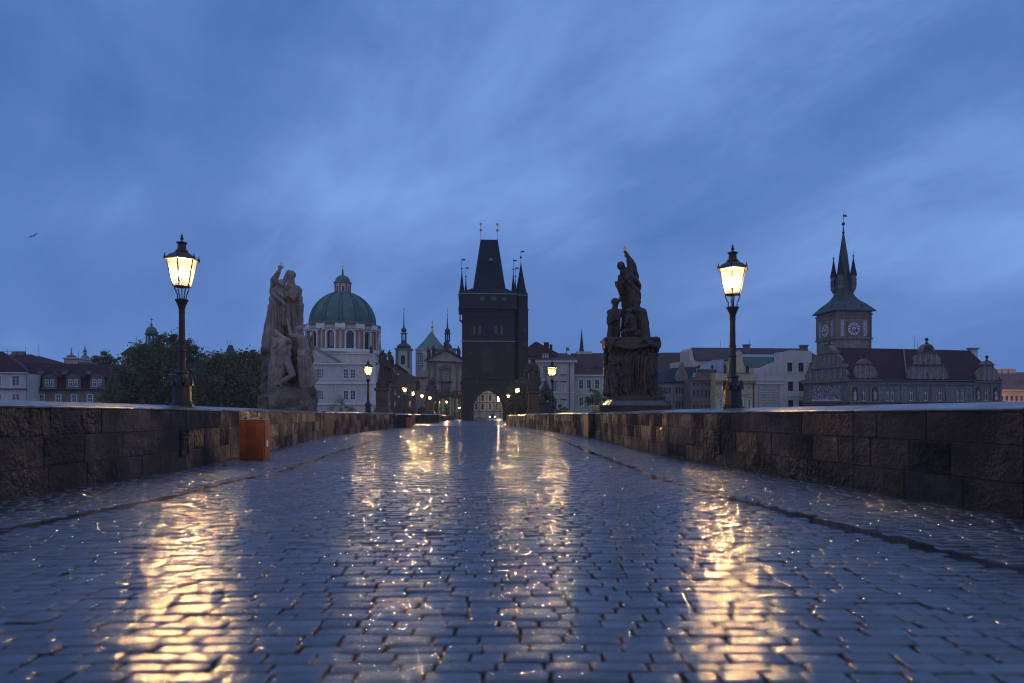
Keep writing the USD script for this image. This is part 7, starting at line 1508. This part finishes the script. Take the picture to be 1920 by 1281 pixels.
tree("broadleaf_tree", "large dark broadleaf tree rising behind the near left lamp", at(300, 800, d) * [1, 1, 0] + [0, 0, -6], [blob(318, 660, 30, 30, d), blob(285, 672, 34, 28, d, -1), blob(256, 700, 34, 32, d, -1), blob(236, 728, 34, 30, d), blob(345, 665, 22, 26, d, 1), blob(310, 708, 46, 38, d, -2), blob(352, 705, 28, 40, d, 1), blob(268, 745, 60, 28, d, -2), blob(330, 748, 40, 26, d, -1), blob(215, 748, 24, 24, d), blob(384, 690, 24, 26, d, 3), blob(372, 735, 30, 36, d, 3), blob(300, 640, 9, 9, d), blob(326, 634, 10, 8, d), blob(262, 668, 9, 9, d), blob(352, 646, 8, 10, d), blob(222, 700, 9, 10, d), blob(276, 652, 9, 8, d)], 38000, .20, "leaf_dark", 3, .42, shell=.70)
d = 98.0
tree("broadleaf_tree", "bushy dark tree left of the sandstone statue group", at(436, 800, d) * [1, 1, 0] + [0, 0, -6], [blob(455, 690, 32, 26, d), blob(420, 692, 28, 26, d, -1), blob(395, 712, 28, 30, d), blob(478, 708, 26, 36, d, 1), blob(440, 725, 44, 34, d, -2), blob(400, 748, 34, 28, d, -1), blob(470, 750, 40, 30, d), blob(412, 672, 12, 9, d), blob(474, 668, 12, 10, d), blob(396, 682, 8, 9, d), blob(436, 670, 9, 8, d), blob(458, 664, 8, 7, d)], 32000, .20, "leaf_dark", 5, .40, shell=.70)
d = 165.0
tree("shrub", "dark bush on the skyline left of the small gabled house", at(200, 700, d) * [1, 1, 0] + [0, 0, -6], [blob(182, 672, 9, 8, d), blob(198, 668, 12, 9, d), blob(213, 675, 11, 8, d), blob(196, 678, 20, 8, d)], 1500, .3, "leaf_dark", 7, .2, "shrub")
d = 138.0
tree("shrub", "sparse greyish shrub in front of the white convent building", at(642, 790, d) * [1, 1, 0] + [0, 0, -6], [blob(640, 758, 18, 12, d), blob(622, 766, 13, 9, d), blob(660, 766, 14, 9, d), blob(643, 770, 24, 8, d)], 1100, .15, "leaf_pale", 9, .12, "shrub", .3)
d = 132.0
tree("broadleaf_tree", "green tree lit by lamps before the right side of the gate tower", at(975, 800, d) * [1, 1, 0] + [0, 0, -6], [blob(978, 728, 17, 15, d), blob(966, 738, 13, 14, d), blob(990, 740, 14, 18, d), blob(976, 755, 20, 18, d), blob(985, 772, 20, 14, d), blob(962, 770, 12, 14, d)], 14000, .2, "leaf_dark", 11, .25)
d = 140.0
tree("young_tree", "light green young tree left of the black statue group's base", at(1112, 800, d) * [1, 1, 0] + [0, 0, -6], [blob(1112, 738, 14, 10, d), blob(1098, 746, 10, 8, d), blob(1124, 744, 11, 11, d), blob(1110, 758, 14, 10, d), blob(1128, 764, 10, 8, d)], 1500, .22, "leaf_spring", 13, .14)
d = 136.0
tree("shrub", "low green shrub behind the right parapet near the third lamp", at(1052, 800, d) * [1, 1, 0] + [0, 0, -6], [blob(1046, 766, 9, 8, d), blob(1058, 770, 10, 6, d), blob(1050, 774, 15, 6, d)], 900, .19, "leaf_spring", 15, .12, "shrub")
d = 140.0
tree("young_tree", "light green young tree right of the black statue group's base", at(1246, 800, d) * [1, 1, 0] + [0, 0, -6], [blob(1240, 742, 9, 9, d), blob(1249, 752, 9, 9, d), blob(1242, 764, 10, 8, d), blob(1236, 730, 6, 7, d)], 1300, .22, "leaf_spring", 17, .13)
# ------------------------------------------------------------------ damp evening air
MATS["haze_air"] = usdkit.material(stage, "/World/Looks/haze_air", {"v": ("principled_volume", {"color": (0.80, 0.86, 0.95), "density": 0.0002, "anisotropy": 0.5})}, [], volume="v.volume")
single("haze", bx(-420, 420, -40, 560, -12.5, 60), MATS["haze_air"], kind="stuff")
# moss and weeds at the foot of the right wall
rng = np.random.default_rng(3); yy = rng.uniform(10.3, 15.5, 900); xx = XR(yy) - np.abs(rng.normal(0, .035, 900)) - .012
V, Fq = leaves(np.column_stack([xx, yy, road_z(xx, yy) + np.abs(rng.normal(0, .018, 900))]), .014, rng)
single("weeds", (V, Fq), MATS["leaf_spring"], kind="stuff")
# a slim dark pole behind the cloaked statue
c = at(1023.5, 695, 140); t = Thing("pole", "slim dark pole standing behind the right parapet beside the third lamp", "pole", (c[0], c[1], -6)); t.part("shaft", tube([(c[0], c[1], -6), c], [.16, .11], 8), MATS["iron_far"]); t.part("head", lathe([(.05, 0), (.1, .02), (.1, .12), (.02, .2)], c, 8), MATS["iron_far"])
# the bird
c = at(63, 442.5, 70.0)
wing = lambda s: [(0, .06 * q, .02 * q) for q in (-1, 1)] + [(s * .22, .05, .10), (s * .22, -.06, .095), (s * .46, .02, .03), (s * .46, -.02, .025)]
t = Thing("bird", "tiny dark bird gliding in the sky at the far left", "bird", c)
def tilt_(m): return m.apply_transform(trimesh.transformations.rotation_matrix(-.45, [0, 1, 0])).apply_translation(c)
t.part("body", tilt_(sphere((0, 0, 0), (.055, .17, .05), 1)), MATS["iron_far"])
for s in (-1, 1): t.part("wing", tilt_(hull(np.array(wing(s)) + [s * .03, 0, .01])), MATS["iron_far"])
